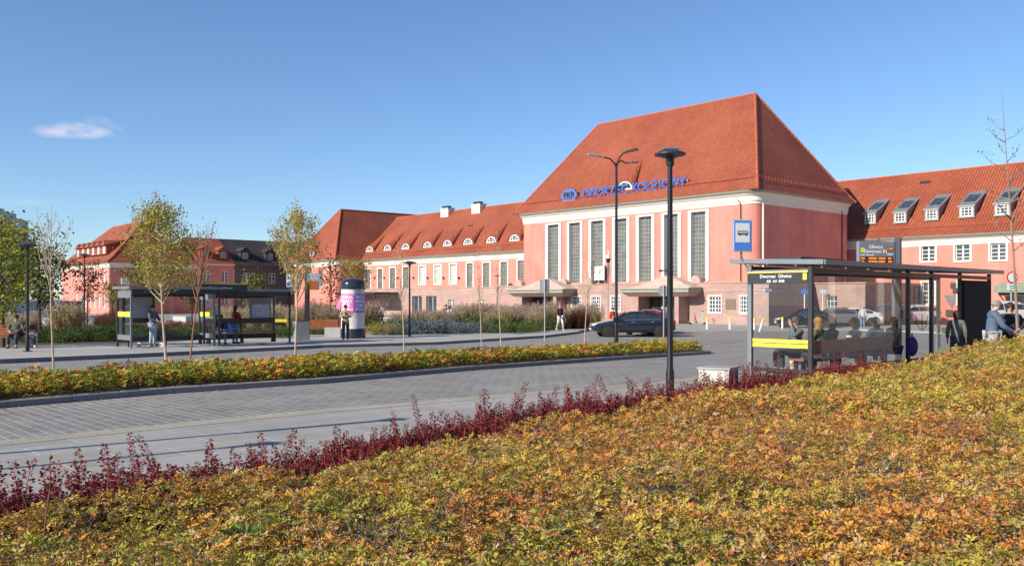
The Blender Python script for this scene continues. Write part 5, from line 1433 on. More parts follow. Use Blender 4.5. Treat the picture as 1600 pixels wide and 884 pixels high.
        if roofbar: MB().tube([(-L * .12, s * W * .36, H - .02), (-L * .05, s * W * .36, H + .05), (L * .28, s * W * .36, H + .05), (L * .36, s * W * .36, H - .05)], .018, 6).build('roof_rail', 'lgrey', c)
    MB().box(L / 2 - .04, L / 2 - .002, -.26, .26, .62 * k_, .73 * k_).build('number_plate', 'plate', c); MB().box(-L / 2 - .005, -L / 2 + .03, -.26, .26, .40, .51).build('number_plate', 'plate', c)
    return c
def paint(name, c): return plain(name, c, .22, .25, var=.0, coat=1.0, spec=.6)
gcar = G(984, 526.5)
fr = at(918, 0, 0)
car('parked_car', 'dark blue grey saloon with dusty steel wheels in the middle of the forecourt', (G(982, 526.5).x + .3, G(982, 526.5).y + .9, G(982, 526.5).z), R(4), paint('dark_blue_paint', (.018, .024, .038)), 4.85, 1.85, 1.46, 'sedan', 'rim_brown', group=None)
g_ = G(1010, 521); g_ = at(1014, 54.5, 0); car('parked_car', 'bright red car half hidden behind the dark saloon', (g_.x, g_.y, g_.z), R(62), paint('red_paint', (.60, .02, .015)), 4.1, 1.75, 1.5, 'sedan', group=None)
def cpark(px, py, rot, lab, pnt, kind, L, H, **k):
    g_ = G(px, py); car('parked_car', lab, (g_.x, g_.y + .8, g_.z), R(rot), pnt, L, 1.84, H, kind, **k)
cpark(1262, 513.5, -8, 'black hatchback behind the end wall of the near shelter', paint('black_paint', (.012, .013, .016)), 'sedan', 4.1, 1.45)
cpark(1308, 511.5, -14, 'silver grey estate seen through the shelter glass left of the white car', paint('silver_paint', (.16, .17, .19)), 'sedan', 4.6, 1.5)
cpark(1337, 509.8, -12, 'white car seen through the shelter glass', paint('white_paint2', (.72, .72, .72)), 'sedan', 4.5, 1.5)
cpark(1384, 508.5, -12, 'dark brown SUV seen through the shelter glass', paint('brown_paint', (.06, .045, .035)), 'suv', 4.5, 1.68, roofbar=True)
cpark(1432, 507.5, 14, 'white SUV with roof rails before the right wing', paint('white_paint3', (.74, .74, .74)), 'suv', 4.5, 1.66, roofbar=True)
cpark(1462, 506, 2, 'dark car mostly hidden behind the white SUV', paint('grey_paint', (.05, .055, .06)), 'sedan', 4.4, 1.46)
g_ = at(1556, 66, 0); car('parked_van', 'white van partly hidden behind the man in the blue jacket', (g_.x, g_.y, 0), R(10), paint('white_paint4', (.7, .71, .73)), 4.8, 1.9, 2.0, 'suv')

# two lamps beyond the left edge of the frame, whose shadows cross the near pavement
for (tx, ty, hgt, lab) in ((-1.75, 12.75, 4.6, 'street lamp beyond the left edge that shades the pavement'), (-3.0, 10.62, 4.3, 'second street lamp beyond the left edge nearer the camera')):
    kx = hgt / math.tan(R(SUN_EL)); bx_, by_ = tx - .822 * kx, ty - .57 * kx
    l_ = disc_lamp('street_lamp', lab, Vector((bx_, by_, .45)), hgt, .12, .05)
    if hgt > 4.5: MB().box(-.10, .10, -.02, .02, hgt - 1.1, hgt - .1).build('banner', 'blue', l_)
# ------------------------------------------------------------------ people
def skin_mesh(name, verts, edges, radii, mat, parent, sub=1, root=0, flat=None, mats=None, matfn=None):
    me = bpy.data.meshes.new(name); me.from_pydata([tuple(v) for v in verts], edges, []); 
    o = bpy.data.objects.new(name, me); COL.objects.link(o)
    sm = o.modifiers.new('skin', 'SKIN'); sm.use_smooth_shade = True; sm.branch_smoothing = .3
    dat = me.skin_vertices[0].data
    for i, r in enumerate(radii):
        dat[i].radius = (r, r) if isinstance(r, (int, float)) else r; dat[i].use_root = (i == root)
    ss = o.modifiers.new('sub', 'SUBSURF'); ss.levels = sub; ss.render_levels = sub
    dg = bpy.context.evaluated_depsgraph_get(); dg.update()
    nm = bpy.data.meshes.new_from_object(o.evaluated_get(dg)); nm.name = name
    o.modifiers.clear(); o.data = nm; bpy.data.meshes.remove(me)
    nm.materials.clear(); nm.materials.append(M[mat] if isinstance(mat, str) else mat)
    nm.polygons.foreach_set('use_smooth', [True] * len(nm.polygons))
    if parent is not None: o.parent = parent
    return o
_cm = {}
def cloth(c, rough=.85):
    k = tuple(round(x, 3) for x in c)
    if k not in _cm: _cm[k] = plain('cloth_%d' % len(_cm), c, rough, var=.18, vs=7)
    return _cm[k]
def ellip(mb, c, r, n=14, m=10, mi=0, cut=None, rotx=0):
    c = Vector(c); i0 = len(mb.v); cr, sr = math.cos(rotx), math.sin(rotx)
    for i in range(m + 1):
        t = math.pi * i / m
        if cut is not None: t = cut * i / m
        for j in range(n):
            p = 2 * math.pi * j / n; x, y, z = r[0] * math.sin(t) * math.cos(p), r[1] * math.sin(t) * math.sin(p), r[2] * math.cos(t)
            y, z = y * cr - z * sr, y * sr + z * cr
            mb.v.append((c.x + x, c.y + y, c.z + z))
    for i in range(m):
        for j in range(n): a = i0 + i * n + j; b = i0 + i * n + (j + 1) % n; mb.f.append((a, b, b + n, a + n)[::-1]); mb.m.append(mi)
    return mb
POSES = {
 'stand': dict(),
 'phone': dict(elL=(.24, -.10, 1.16), wrL=(.09, -.27, 1.26), elR=(-.24, -.10, 1.16), wrR=(-.05, -.28, 1.27), head=(0, -.05, 0)),
 'walk': dict(knL=(.10, -.20, .53), anL=(.10, -.26, .10), knR=(-.10, .05, .50), anR=(-.10, .33, .14), elL=(.25, .12, 1.18), wrL=(.25, .10, .93), elR=(-.25, -.06, 1.18), wrR=(-.23, -.22, .97)),
 'bag': dict(elL=(.25, -.08, 1.18), wrL=(.14, -.28, 1.10), elR=(-.25, -.08, 1.18), wrR=(-.1, -.28, 1.08)),
 'lean': dict(lean=.05, wrL=(.16, -.36, 1.0), elL=(.24, -.16, 1.12), wrR=(-.16, -.36, 1.0), elR=(-.24, -.16, 1.12), head=(0, -.04, -.03)),
 'sit': dict(sit=1, wrL=(.12, -.36, .66), elL=(.25, -.08, .74), wrR=(-.12, -.36, .66), elR=(-.25, -.08, .74)),
 'sitface': dict(sit=1, wrL=(.06, -.17, 1.12), elL=(.24, -.2, .86), wrR=(-.12, -.36, .66), elR=(-.25, -.08, .74)),
}
def person(label, loc, rot, h, pose, top, bottom, shoes=(.05, .05, .05), hair=(.03, .02, .015), hairlen=0, headwear=None, coat=0.0, bag=None, skin='skin', width=1.0, headturn=0.0, phone=False, group=None, cap=None):
    k = h / 1.76; P = dict(POSES[pose]); sit = P.get('sit', 0); lean = P.get('lean', 0)
    o = thing('person', label, 'person', loc, rot, group); o.scale = (k * width, k * width, k)
    dz = -.46 if sit else 0.0; dy = 0.0
    J = dict(pel=(0, 0, .95 + dz), waist=(0, .01, 1.10 + dz), chest=(0, .0, 1.30 + dz), col=(0, .0, 1.44 + dz), neck=(0, -.005, 1.52 + dz), h0=(0, -.02, 1.60 + dz), h1=(0, -.025, 1.68 + dz),
             hpL=(.09, 0, .92 + dz), hpR=(-.09, 0, .92 + dz), knL=(.10, -.02, .50), knR=(-.10, -.02, .50), anL=(.105, .02, .09), anR=(-.105, .02, .09), toL=(.12, -.15, .045), toR=(-.12, -.15, .045),
             shL=(.175, 0, 1.42 + dz), shR=(-.175, 0, 1.42 + dz), elL=(.24, .03, 1.14 + dz), elR=(-.24, .03, 1.14 + dz), wrL=(.25, -.06, .90 + dz), wrR=(-.25, -.06, .90 + dz))
    if sit: J.update(knL=(.13, -.46, .50), knR=(-.13, -.46, .50), anL=(.13, -.44, .09), anR=(-.13, -.44, .09), toL=(.15, -.61, .045), toR=(-.15, -.61, .045))
    for key in ('elL', 'wrL', 'elR', 'wrR', 'knL', 'knR', 'anL', 'anR'):
        if key in P: J[key] = P[key]
    if pose == 'walk': J['toL'] = (.11, -.42, .09); J['toR'] = (-.11, .19, .045)
    hd = P.get('head', (0, 0, 0))
    for q in ('h0', 'h1'): J[q] = tuple(a + b for a, b in zip(J[q], hd))
    if lean:
        for q in ('waist', 'chest', 'col', 'neck', 'h0', 'h1', 'shL', 'shR'): x, y, z = J[q]; J[q] = (x, y - lean * (z - .95) * 1.0, z - .25 * lean * (z - .95))
    J = {a: Vector(b) for a, b in J.items()}
    ch = J['h1'] - J['h0']; hc = J['h0'].lerp(J['h1'], .45)
    # body: one continuous skinned figure
    V = []; E = []; Rr = []; ix = {}
    def add(nm, p, r, prev=None):
        ix[nm] = len(V); V.append(p); Rr.append(r)
        if prev is not None: E.append((ix[prev], ix[nm]))
    add('pel', J['pel'], (.13, .10)); add('waist', J['waist'], (.12, .09), 'pel'); add('chest', J['chest'], (.14, .105), 'waist'); add('col', J['col'], (.085, .062), 'chest'); add('neck', J['neck'], .052, 'col')
    add('h0', hc + Vector((0, -.012, -.062)), (.062, .070), 'neck'); add('h1', hc + Vector((0, -.002, .01)), (.076, .090), 'h0'); add('h2', hc + Vector((0, .004, .075)), (.062, .075), 'h1')
    for s in 'LR':
        add('hp' + s, J['hp' + s], .085, 'pel'); add('kn' + s, J['kn' + s], .056, 'hp' + s); add('ca' + s, J['kn' + s].lerp(J['an' + s], .4), .052, 'kn' + s); add('an' + s, J['an' + s], .038, 'ca' + s); add('to' + s, J['to' + s], .035, 'an' + s)
        add('sh' + s, J['sh' + s], .050, 'col'); add('el' + s, J['el' + s], .042, 'sh' + s); add('wr' + s, J['wr' + s], .028, 'el' + s)
        d = (J['wr' + s] - J['el' + s]).normalized(); sx = 1 if s == 'L' else -1
        side = d.cross(Vector((sx, 0, 0))); side = side.normalized() if side.length > .1 else Vector((0, 0, 1))
        pm_ = J['wr' + s] + d * .075; add('pa' + s, pm_, (.036, .022), 'wr' + s)
        curl = Vector((-sx, 0, 0)) * .45
        for i, l_ in enumerate((.062, .072, .068, .052)):
            b0 = pm_ + d * .018 + side * (-.030 + .020 * i); add('f%s%d' % (s, i), b0 + d * l_ * .5, .0085, 'pa' + s); add('g%s%d' % (s, i), b0 + (d + curl).normalized() * l_ * 1.0, .007, 'f%s%d' % (s, i))
        th = J['wr' + s] + d * .03 - side * .03; add('t' + s, th + (d * .7 - side).normalized() * .03, .010, 'wr' + s); add('u' + s, th + (d - side * .5).normalized() * .06, .008, 't' + s)
    body = skin_mesh('body', V, E, Rr, skin, o, 1)
    # face: nose, eyes, ears, mouth
    q = MB(); fy_ = hc.y - .094
    rot_t = Matrix.Rotation(headturn, 4, 'Z')
    fm_ = MB(); ellip(fm_, (0, -.098, .0), (.012, .018, .022), 8, 6); ellip(fm_, (.079, .005, .0), (.012, .022, .032), 8, 6); ellip(fm_, (-.079, .005, .0), (.012, .022, .032), 8, 6)
    f_ = fm_.build('nose_and_ears', skin, o, smooth=True); f_.location = hc; f_.rotation_euler = (0, 0, headturn)
    em_ = MB(); ellip(em_, (.032, -.086, .022), (.013, .008, .007), 8, 6); ellip(em_, (-.032, -.086, .022), (.013, .008, .007), 8, 6)
    em_.box(.016, .048, -.094, -.085, .038, .044).box(-.048, -.016, -.094, -.085, .038, .044)
    e_ = em_.build('eyes', 'textdark', o, smooth=True); e_.location = hc; e_.rotation_euler = (0, 0, headturn)
    mm_ = MB(); ellip(mm_, (0, -.082, -.048), (.024, .010, .007), 8, 6); m_ = mm_.build('mouth', plain('lips', (.35, .10, .09), .6, var=0), o, smooth=True); m_.location = hc; m_.rotation_euler = (0, 0, headturn)
    # hair
    hm = MB(); ellip(hm, (0, .016, .028), (.093, .104, .112), 16, 10, cut=math.pi * .60, rotx=R(-24) * -1)
    if hairlen: ellip(hm, (0, .055, -.03 - hairlen * .4), (.088, .062, .10 + hairlen * .5), 14, 10)
    h_ = hm.build('hair', cloth(hair, .7), o, smooth=True); h_.location = hc; h_.rotation_euler = (0, 0, headturn)
    if cap is not None:
        cm2 = MB(); ellip(cm2, (0, .008, .045), (.100, .108, .100), 16, 8, cut=math.pi * .5); cm2.tube([(.10 * math.cos(a_ * math.pi / 8), .008 + .108 * math.sin(a_ * math.pi / 8), .045) for a_ in range(17)], .018, 6)
        c_ = cm2.build('beanie', cloth(cap), o, smooth=True); c_.location = hc
    # jacket
    def sub(names, radii, nm, mat, edges):
        Vv = [J[n] if isinstance(n, str) else n for n in names]; skin_mesh(nm, Vv, edges, radii, mat, o, 2)
    wrL_, wrR_ = J['el' + 'L'].lerp(J['wrL'], .93), J['elR'].lerp(J['wrR'], .93)
    hem = J['pel'] + Vector((0, 0, -.02 if sit else -.06 - coat))
    sub([J['waist'], J['chest'], J['col'], 'shL', 'elL', wrL_, 'shR', 'elR', wrR_, J['pel'], hem, J['col'].lerp(J['neck'], .75)], [(.165, .13), (.175, .135), (.12, .095), .084, .064, .048, .084, .064, .048, (.17, .135), (.172, .14), .074], 'jacket', cloth(top), [(0, 1), (1, 2), (2, 3), (3, 4), (4, 5), (2, 6), (6, 7), (7, 8), (0, 9), (9, 10), (2, 11)])
    aL, aR = J['knL'].lerp(J['anL'], .93), J['knR'].lerp(J['anR'], .93)
    sub([J['pel'] + Vector((0, 0, -.0)), 'hpL', 'knL', aL, 'hpR', 'knR', aR], [(.15, .12), .105, .078, .060, .105, .078, .060], 'trousers', cloth(bottom), [(0, 1), (1, 2), (2, 3), (0, 4), (4, 5), (5, 6)])
    for s in 'LR':
        a, t = J['an' + s], J['to' + s]; d = (t - a); d.z = 0; d = d.normalized() if d.length > .01 else Vector((0, -1, 0))
        zf_ = min(a.z - .09, t.z - .045)
        mb = MB(); mb.smooth = True; c0 = Vector((a.x, a.y, max(.0, a.z - .09))) - d * .05; c1 = c0 + d * .27; xx = Vector((-d.y, d.x, 0)) * .045
        pts = [c0 - xx * .8, c0 + xx * .8, c0.lerp(c1, .6) + xx, c1 + xx * .6, c1 - xx * .6, c0.lerp(c1, .6) - xx]; i = len(mb.v); up = [.10, .10, .075, .045, .045, .075]
        mb.v += [tuple(p) for p in pts] + [(p.x, p.y, p.z + u) for p, u in zip(pts, up)]
        mb.f.append(tuple(range(5, -1, -1))); mb.m.append(0); mb.f.append(tuple(range(6, 12))); mb.m.append(0)
        for j in range(6): mb.f.append((j, (j + 1) % 6, 6 + (j + 1) % 6, 6 + j)); mb.m.append(0)
        mb.build('shoe', cloth(shoes, .6), o)
    if bag == 'backpack':
        mb = MB(); ellip(mb, (0, .21, 1.22 + dz), (.15, .12, .24), 12, 8); mb.build('backpack', cloth((.02, .02, .025)), o, smooth=True)
    if phone: MB().box(-.02, .07, -.385, -.375, 1.28, 1.42).build('phone', 'textdark', o)
    return o
def pp(px, py, dz=0.0): return G(px, py, dz)
person('young man in a beige top looking at his phone before the advertising column', pp(540, 533, .13), R(8), 1.76, 'phone', (.42, .27, .19), (.04, .045, .045), (.7, .7, .7), (.025, .012, .01), bag='backpack', phone=True)
q = at(597, 66, 0); person('person in a white jacket walking behind the bushes right of the column', q, R(-60), 1.74, 'walk', (.68, .68, .72), (.05, .05, .06), hair=(.06, .03, .02))
q = at(697, 63, 0); person('person in a dark top by the station doors left of one in white', q, R(200), 1.76, 'stand', (.05, .05, .06), (.06, .06, .08))
q = at(702.5, 61, 0); person('person in a white coat before the station doors', q, R(150), 1.68, 'bag', (.68, .62, .60), (.5, .45, .44), hairlen=.1)
q = at(875, 57.0, .13); person('woman in a maroon top and white trousers at the edge of the tall grasses', q, R(25), 1.70, 'walk', (.09, .025, .03), (.70, .70, .74), (.6, .6, .6), (.30, .19, .12), hairlen=.12)
q = at(1042, 54.5, 0); person('person in a dark blue jacket behind the dark saloon', q, R(-30), 1.66, 'stand', (.05, .06, .16), (.05, .05, .09), hair=(.35, .28, .2))
q = at(957.5, 57, 0); person('person in a red jacket behind the bonnet of the dark saloon', q, R(30), 1.62, 'stand', (.65, .05, .03), (.04, .04, .05))
q = at(1348, 63, 0); person('person in a pale hooded top and blue jeans beside the parked cars', q, R(170), 1.66, 'stand', (.60, .56, .54), (.14, .22, .36), (.7, .7, .7), (.55, .5, .48))
# left platform
q = pp(238.5, 541.5, .13); person('person in a grey jacket and pale jeans standing in the left shelter', q, R(70), 1.72, 'bag', (.13, .14, .14), (.42, .48, .56), (.5, .5, .5), (.05, .04, .03))
k_ = thing('kick_scooter', 'small kick scooter under the feet of the person in the left shelter', 'scooter', q + Vector((0, -.25, 0)), R(5)); MB().box(-.45, .4, -.06, .06, .09, .13).obox((.4, 0, .1), (.5, 0, .75), .04, .04).build('deck', 'dark', k_)
for x in (-.45, .45): MB().disc((x, 0, .1), .1, (0, 1, 0), .05, 16).build('wheel', 'textwhite', k_)
q = pp(340, 537.5, .13); person('man in a black jacket and blue jeans sitting in the map shelter', q + Vector((0, .45, 0)), R(25), 1.76, 'sit', (.03, .03, .04), (.14, .26, .50), (.05, .05, .06), (.05, .025, .02))
q = pp(367.5, 536.5, .13); person('person in a dark red hooded coat standing in the map shelter', q, R(150), 1.70, 'bag', (.20, .015, .02), (.12, .22, .42), (.15, .15, .2), (.16, .012, .015), hairlen=.05, coat=.08)
o = thing('shopping_bag', 'blue bag on the bench between the seated man and the red coat', 'bag', pp(354, 536, .13) + Vector((0, .5, .47)), R(20)); q2 = MB(); q2.prism([(-.30, -.14), (.30, -.14), (.27, .14), (-.27, .14)], 0, .42); q2.build('bag_body', cloth((.02, .08, .42)), o); MB().tube([(-.12, 0, .42), (-.08, 0, .52), (.08, 0, .52), (.12, 0, .42)], .012, 6).build('bag_handle', cloth((.02, .08, .42)), o)
q = pp(331, 529, .0); person('child in a light blue jacket standing on a stone seat behind the map shelter', q + Vector((0, .6, .55)), R(-100), 1.30, 'stand', (.28, .55, .68), (.03, .03, .04), hair=(.5, .48, .42), cap=(.6, .6, .6))
q = pp(320, 530, .13); 
q = LB.location + Matrix.Rotation(R(8), 3, 'Z') @ Vector((.60, -.16, .0)); person('man in a dark green jacket sitting on the far left bench', q, R(12), 1.78, 'sit', (.10, .11, .07), (.04, .05, .07), hair=(.04, .03, .02), width=1.08)
q = LB.location + Matrix.Rotation(R(8), 3, 'Z') @ Vector((1.08, -.18, .04)); person('child in a dark jacket sitting beside the man on the far left bench', q, R(40), 1.45, 'sit', (.05, .05, .06), (.06, .07, .09), (.6, .6, .6), (.5, .38, .25))
for (px, lab, tcol, pose) in ((76, 'person in a white patterned jacket sitting among the bushes on the left', (.55, .60, .68), 'sit'), (102, 'person in a black jacket sitting beside the one in white', (.03, .03, .035), 'sit'), (117, 'person in a red top sitting near the tan grass mound', (.45, .03, .03), 'sit')):
    q = at(px, 54, 0); person(lab, q, R(20), 1.75, pose, tcol, (.10, .10, .12), hair=(.04, .03, .02))
# right shelter, seated with backs towards us: they face the kerb side
SF = SROT + math.pi    # local -y faces the kerb (+SN)
def onb(x): p = RP + SA.xy * x + SN.xy * .48; return Vector((p.x, p.y, .42))
def bx(px, y=.48):
    k = (px - 800) / F; p = RP + SN.xy * y; return (k * p.y - p.x) / (SA.x - k * SA.y)
LT = 1.9
seat = [(1279.5, 'fair haired person sitting in the near shelter beside its first post', (.07, .07, .05), (.42, .24, .08), .10, None, 1.84), (1300, 'brown haired person in a dark green jacket sitting in the near shelter', (.045, .055, .022), (.14, .07, .03), .05, None, 1.82),
        (1336, 'person in a beige hood sitting in the middle of the near shelter', (.42, .30, .24), (.36, .26, .20), .04, (.34, .26, .2), 1.76), (1369, 'person with a grey beanie and beige coat sitting near the middle post', (.46, .34, .28), (.10, .05, .04), .05, (.28, .24, .22), 1.76), (1397, 'dark haired person sitting just left of the middle post of the shelter', (.20, .15, .10), (.07, .05, .03), .06, None, 1.76)]
for (px, lab, tc_, hc_, hl, cp_, hh_) in seat:
    person(lab, onb(bx(px)), SF + random.uniform(-.3, .3), hh_ , 'sit', tuple(min(.7, t_ * LT) for t_ in tc_), (.06, .07, .14), hair=hc_, hairlen=hl, cap=cp_, width=1.05, headturn=random.uniform(-.5, .5))
p = RP + SA.xy * (-.35) + SN.xy * .75
k1 = (1244 - 800) / F
person('person in a grey anorak with a hand to the face behind the yellow stripes', (k1 * 20.3, 20.3, .50), R(-75), 1.74, 'sitface', (.15, .16, .18), (.05, .05, .07), hair=(.12, .08, .06), width=1.0)
person('dark haired child in a grey green jacket standing beside the dark advert panel', (at(1494.5, 22.8).x, 22.8, zg(22.8)), R(150), 1.5, 'stand', (.13, .14, .12), (.05, .05, .06), hair=(.06, .025, .02), hairlen=.06)
o = thing('school_bag', 'purple rucksack hanging at the middle post of the near shelter', 'bag', (at(1425, 22.2).x, 22.2, zg(22) + .35), SROT); q2 = MB(); ellip(q2, (0, 0, .25), (.16, .14, .25), 14, 10); q2.build('bag_body', cloth((.07, .03, .16)), o, smooth=True); MB().tube([(0, .0, .48), (.05, 0, .56), (-.05, 0, .56), (0, 0, .48)], .012, 6).build('bag_strap', 'textdark', o)
# the couple at the right edge
person('grey haired man in a blue grey jacket leaning towards a woman at the right edge', (at(1550, 20.2).x, 20.2, .47), R(75), 1.72, 'lean', (.09, .13, .20), (.42, .42, .40), hair=(.24, .22, .21), width=1.12, headturn=.2)
person('dark haired woman in a black coat facing the man in blue grey', (at(1578, 20.6).x, 20.6, .47), R(-22), 1.63, 'bag', (.03, .034, .042), (.03, .03, .04), hair=(.045, .015, .015), hairlen=.03, width=1.1)
# ------------------------------------------------------------------ vegetation
def vnoise(x, y, s, seed=0):
    """smooth value noise"""
    x = np.asarray(x) / s + seed * 17.3; y = np.asarray(y) / s + seed * 9.1
    xi = np.floor(x).astype(np.int64); yi = np.floor(y).astype(np.int64); fx, fy = x - xi, y - yi
    fx = fx * fx * (3 - 2 * fx); fy = fy * fy * (3 - 2 * fy)
    def h(a, b): 
        n = (a * 374761393 + b * 668265263 + seed * 1442695) & 0xffffffff; n = ((n ^ (n >> 13)) * 1274126177) & 0xffffffff; return ((n ^ (n >> 16)) & 0xffff) / 65535.0
    return (h(xi, yi) * (1 - fx) + h(xi + 1, yi) * fx) * (1 - fy) + (h(xi, yi + 1) * (1 - fx) + h(xi + 1, yi + 1) * fx) * fy
def inpoly(px, py, poly):
    r = np.zeros(len(px), bool); n = len(poly)
    for i in range(n):
        x1, y1 = poly[i][0], poly[i][1]; x2, y2 = poly[(i + 1) % n][0], poly[(i + 1) % n][1]
        if y1 == y2: continue
        c = ((y1 > py) != (y2 > py)) & (px < (x2 - x1) * (py - y1) / (y2 - y1) + x1); r ^= c
    return r
def unit(v): return v / np.maximum(np.linalg.norm(v, axis=-1, keepdims=True), 1e-9)
def leaf_arrays(pos, dirv, nrm, length, width, fold=.25, tipdrop=.15):
    """one folded diamond leaf of two triangles per row"""
    dirv = unit(dirv); side = unit(np.cross(dirv, nrm)); up = np.cross(side, dirv)
    L = np.asarray(length)[:, None]; Wd = np.asarray(width)[:, None]
    a = pos; b = pos + dirv * L * .48 + side * Wd * .5 + up * Wd * fold; c = pos + dirv * L - up * L * tipdrop; d = pos + dirv * L * .48 - side * Wd * .5 + up * Wd * fold
    return np.stack([a, b, c, d], 1)       # n,4,3
def leaves_mesh(name, V, colr, mat, parent=None, extra=None, single=False):
    """V n,4,3 ; colr n,3"""
    n = len(V); me = bpy.data.meshes.new(name)
    me.vertices.add(n * 4); me.vertices.foreach_set('co', V.reshape(-1).astype(np.float32))
    idx = (np.arange(n)[:, None] * 4 + np.array([0, 1, 2, 0, 2, 3])).ravel().astype(np.int32)
    me.loops.add(n * 6); me.loops.foreach_set('vertex_index', idx)
    me.polygons.add(n * 2); me.polygons.foreach_set('loop_start', np.arange(0, n * 6, 3, dtype=np.int32)); me.polygons.foreach_set('loop_total', np.full(n * 2, 3, dtype=np.int32))
    me.update(calc_edges=True)
    at_ = me.color_attributes.new('Col', 'FLOAT_COLOR', 'POINT')
    cc = np.ones((n * 4, 4), np.float32); cc[:, :3] = np.repeat(colr, 4, 0); at_.data.foreach_set('color', cc.ravel())
    me.materials.append(M[mat]); o = bpy.data.objects.new(name, me); COL.objects.link(o)
    if parent is not None: o.parent = parent
    return o
def pick(n, pal, w):
    w = np.asarray(w, float); w /= w.sum(); i = rng.choice(len(pal), n, p=w); return np.asarray(pal)[i]
ORG, YEL, GRN, OLV, RED, BRN, PNK = (.64, .29, .055), (.62, .44, .06), (.20, .29, .045), (.42, .38, .05), (.48, .10, .04), (.32, .17, .075), (.60, .38, .22)
def sprigs(n, x, y, zc, spread, colfn, leafL=.05, nl=9, lift=.6, sprig=.12):
    """n sprigs of nl leaflets along a short stem"""
    az = rng.uniform(0, 2 * np.pi, n); el = rng.uniform(.05, 1.25, n) * lift + .1
    d = np.stack([np.cos(az) * np.cos(el), np.sin(az) * np.cos(el), np.sin(el)], 1)
    base = np.stack([x, y, zc], 1); sz = rng.uniform(.7, 1.25, n)
    side = unit(np.cross(d, np.tile([0, 0, 1.0], (n, 1)) + rng.normal(0, .3, (n, 3)))); up = np.cross(side, d)
    up = np.where(up[:, 2:3] < 0, -up, up)
    out = []; cols = []; c0 = colfn(x, y, n)
    for k in range(nl):
        if k == nl - 1: f = 1.0; s = 0.0
        else: f = .30 + .62 * (k // 2) / max(1, (nl - 1) // 2 - 1 + 1e-6); s = 1 if k % 2 else -1
        p = base + d * (sprig * sz * f)[:, None] - up * (f * f * .03)
        ld = d * (.55 if s else 1) + side * s * .85 + up * rng.normal(0.05, .28, (n, 1)) + rng.normal(0, .18, (n, 3))
        nm = up + rng.normal(0, .35, (n, 3)); L = leafL * sz * rng.uniform(.75, 1.15, n) * (1 - .25 * abs(f - .55))
        out.append(leaf_arrays(p, ld, nm, L, L * rng.uniform(.38, .52, n)))
        cols.append(np.clip(c0 * rng.uniform(.72, 1.28, (n, 1)) + rng.normal(0, .012, (n, 3)), .004, .9))
    return np.concatenate(out), np.concatenate(cols)
def twigs_mesh(name, x, y, z0, n, L, mat, r=.0022, parent=None, flat=.55):
    az = rng.uniform(0, 2 * np.pi, n); el = rng.uniform(.0, 1.3, n) * flat
    d = np.stack([np.cos(az) * np.cos(el), np.sin(az) * np.cos(el), np.sin(el)], 1); p0 = np.stack([x, y, z0], 1); L = L * rng.uniform(.5, 1.4, n)
    bend = rng.normal(0, .18, (n, 3)); s = unit(np.cross(d, rng.normal(0, 1, (n, 3)))) * r; u_ = np.cross(d, s)
    V = []; F_ = []
    P = [p0, p0 + (d * .5 + bend * .25) * L[:, None], p0 + (d + bend * .1) * L[:, None]]
    tri = [s, -.5 * s + .87 * u_, -.5 * s - .87 * u_]
    V = np.stack([P[i] + tri[j] * (1 - .3 * i) for i in range(3) for j in range(3)], 1)   # n,9,3
    fs = []
    for i in range(2):
        for j in range(3): a, b = i * 3 + j, i * 3 + (j + 1) % 3; fs.append((a, b, b + 3, a + 3))
    fs = np.array(fs)
    me = bpy.data.meshes.new(name); me.vertices.add(n * 9); me.vertices.foreach_set('co', V.reshape(-1).astype(np.float32))
    idx = (np.arange(n)[:, None, None] * 9 + fs[None]).ravel().astype(np.int32); me.loops.add(len(idx)); me.loops.foreach_set('vertex_index', idx)
    me.polygons.add(n * 6); me.polygons.foreach_set('loop_start', np.arange(0, n * 24, 4, dtype=np.int32)); me.polygons.foreach_set('loop_total', np.full(n * 6, 4, dtype=np.int32)); me.update(calc_edges=True)
    me.materials.append(M[mat]); o = bpy.data.objects.new(name, me); COL.objects.link(o)
    if parent is not None: o.parent = parent
    return o
def mask(n): return rng.random(n)
def bedcol(x, y, n):
    a = vnoise(x, y, 1.3, 1) * .35 + vnoise(x, y, .28, 2) * .65; b = vnoise(x, y, 1.2, 3) * .6 + vnoise(x, y, .3, 9) * .4; c = vnoise(x, y, .35, 4)
    u = rng.random(n); near = np.clip((9 - y) / 6, 0, 1); right = np.clip((x - 3) / 6, 0, 1)
    col = np.empty((n, 3)); col[:] = ORG
    yel = a > .50 - .12 * right; col[yel] = YEL
    olv = (a > .60 - .10 * near - .10 * right) | (u < .13); col[olv] = OLV
    grn = (c > .80 - .10 * near) & (u < .75) | ((c > .6) & (u < .12)) ; col[grn] = GRN
    red = (b > .62) & (a < .46) & (u < .45) | (u > .965); col[red] = RED
    brn = (u > .40) & (u < .55); col[brn] = BRN
    pk_ = (u > .55) & (u < .65); col[pk_] = PNK
    cen = np.clip(1 - np.hypot((x - 2.6) / 5.0, (y - 8.0) / 6.0), 0, 1)[:, None]; base_ = np.asarray((.68, .30, .09)) * cen + np.asarray((.58, .41, .08)) * (1 - cen); gl = np.clip((2.2 - x) / 3.5, 0, 1) * np.clip((7.5 - y) / 4, 0, 1); base_ = base_ * (1 - .45 * gl[:, None]) + np.asarray((.24, .30, .05)) * .45 * gl[:, None]; j = .12 + .42 * rng.random((n, 1)); col = col * (1 - j) + base_ * j
    return col
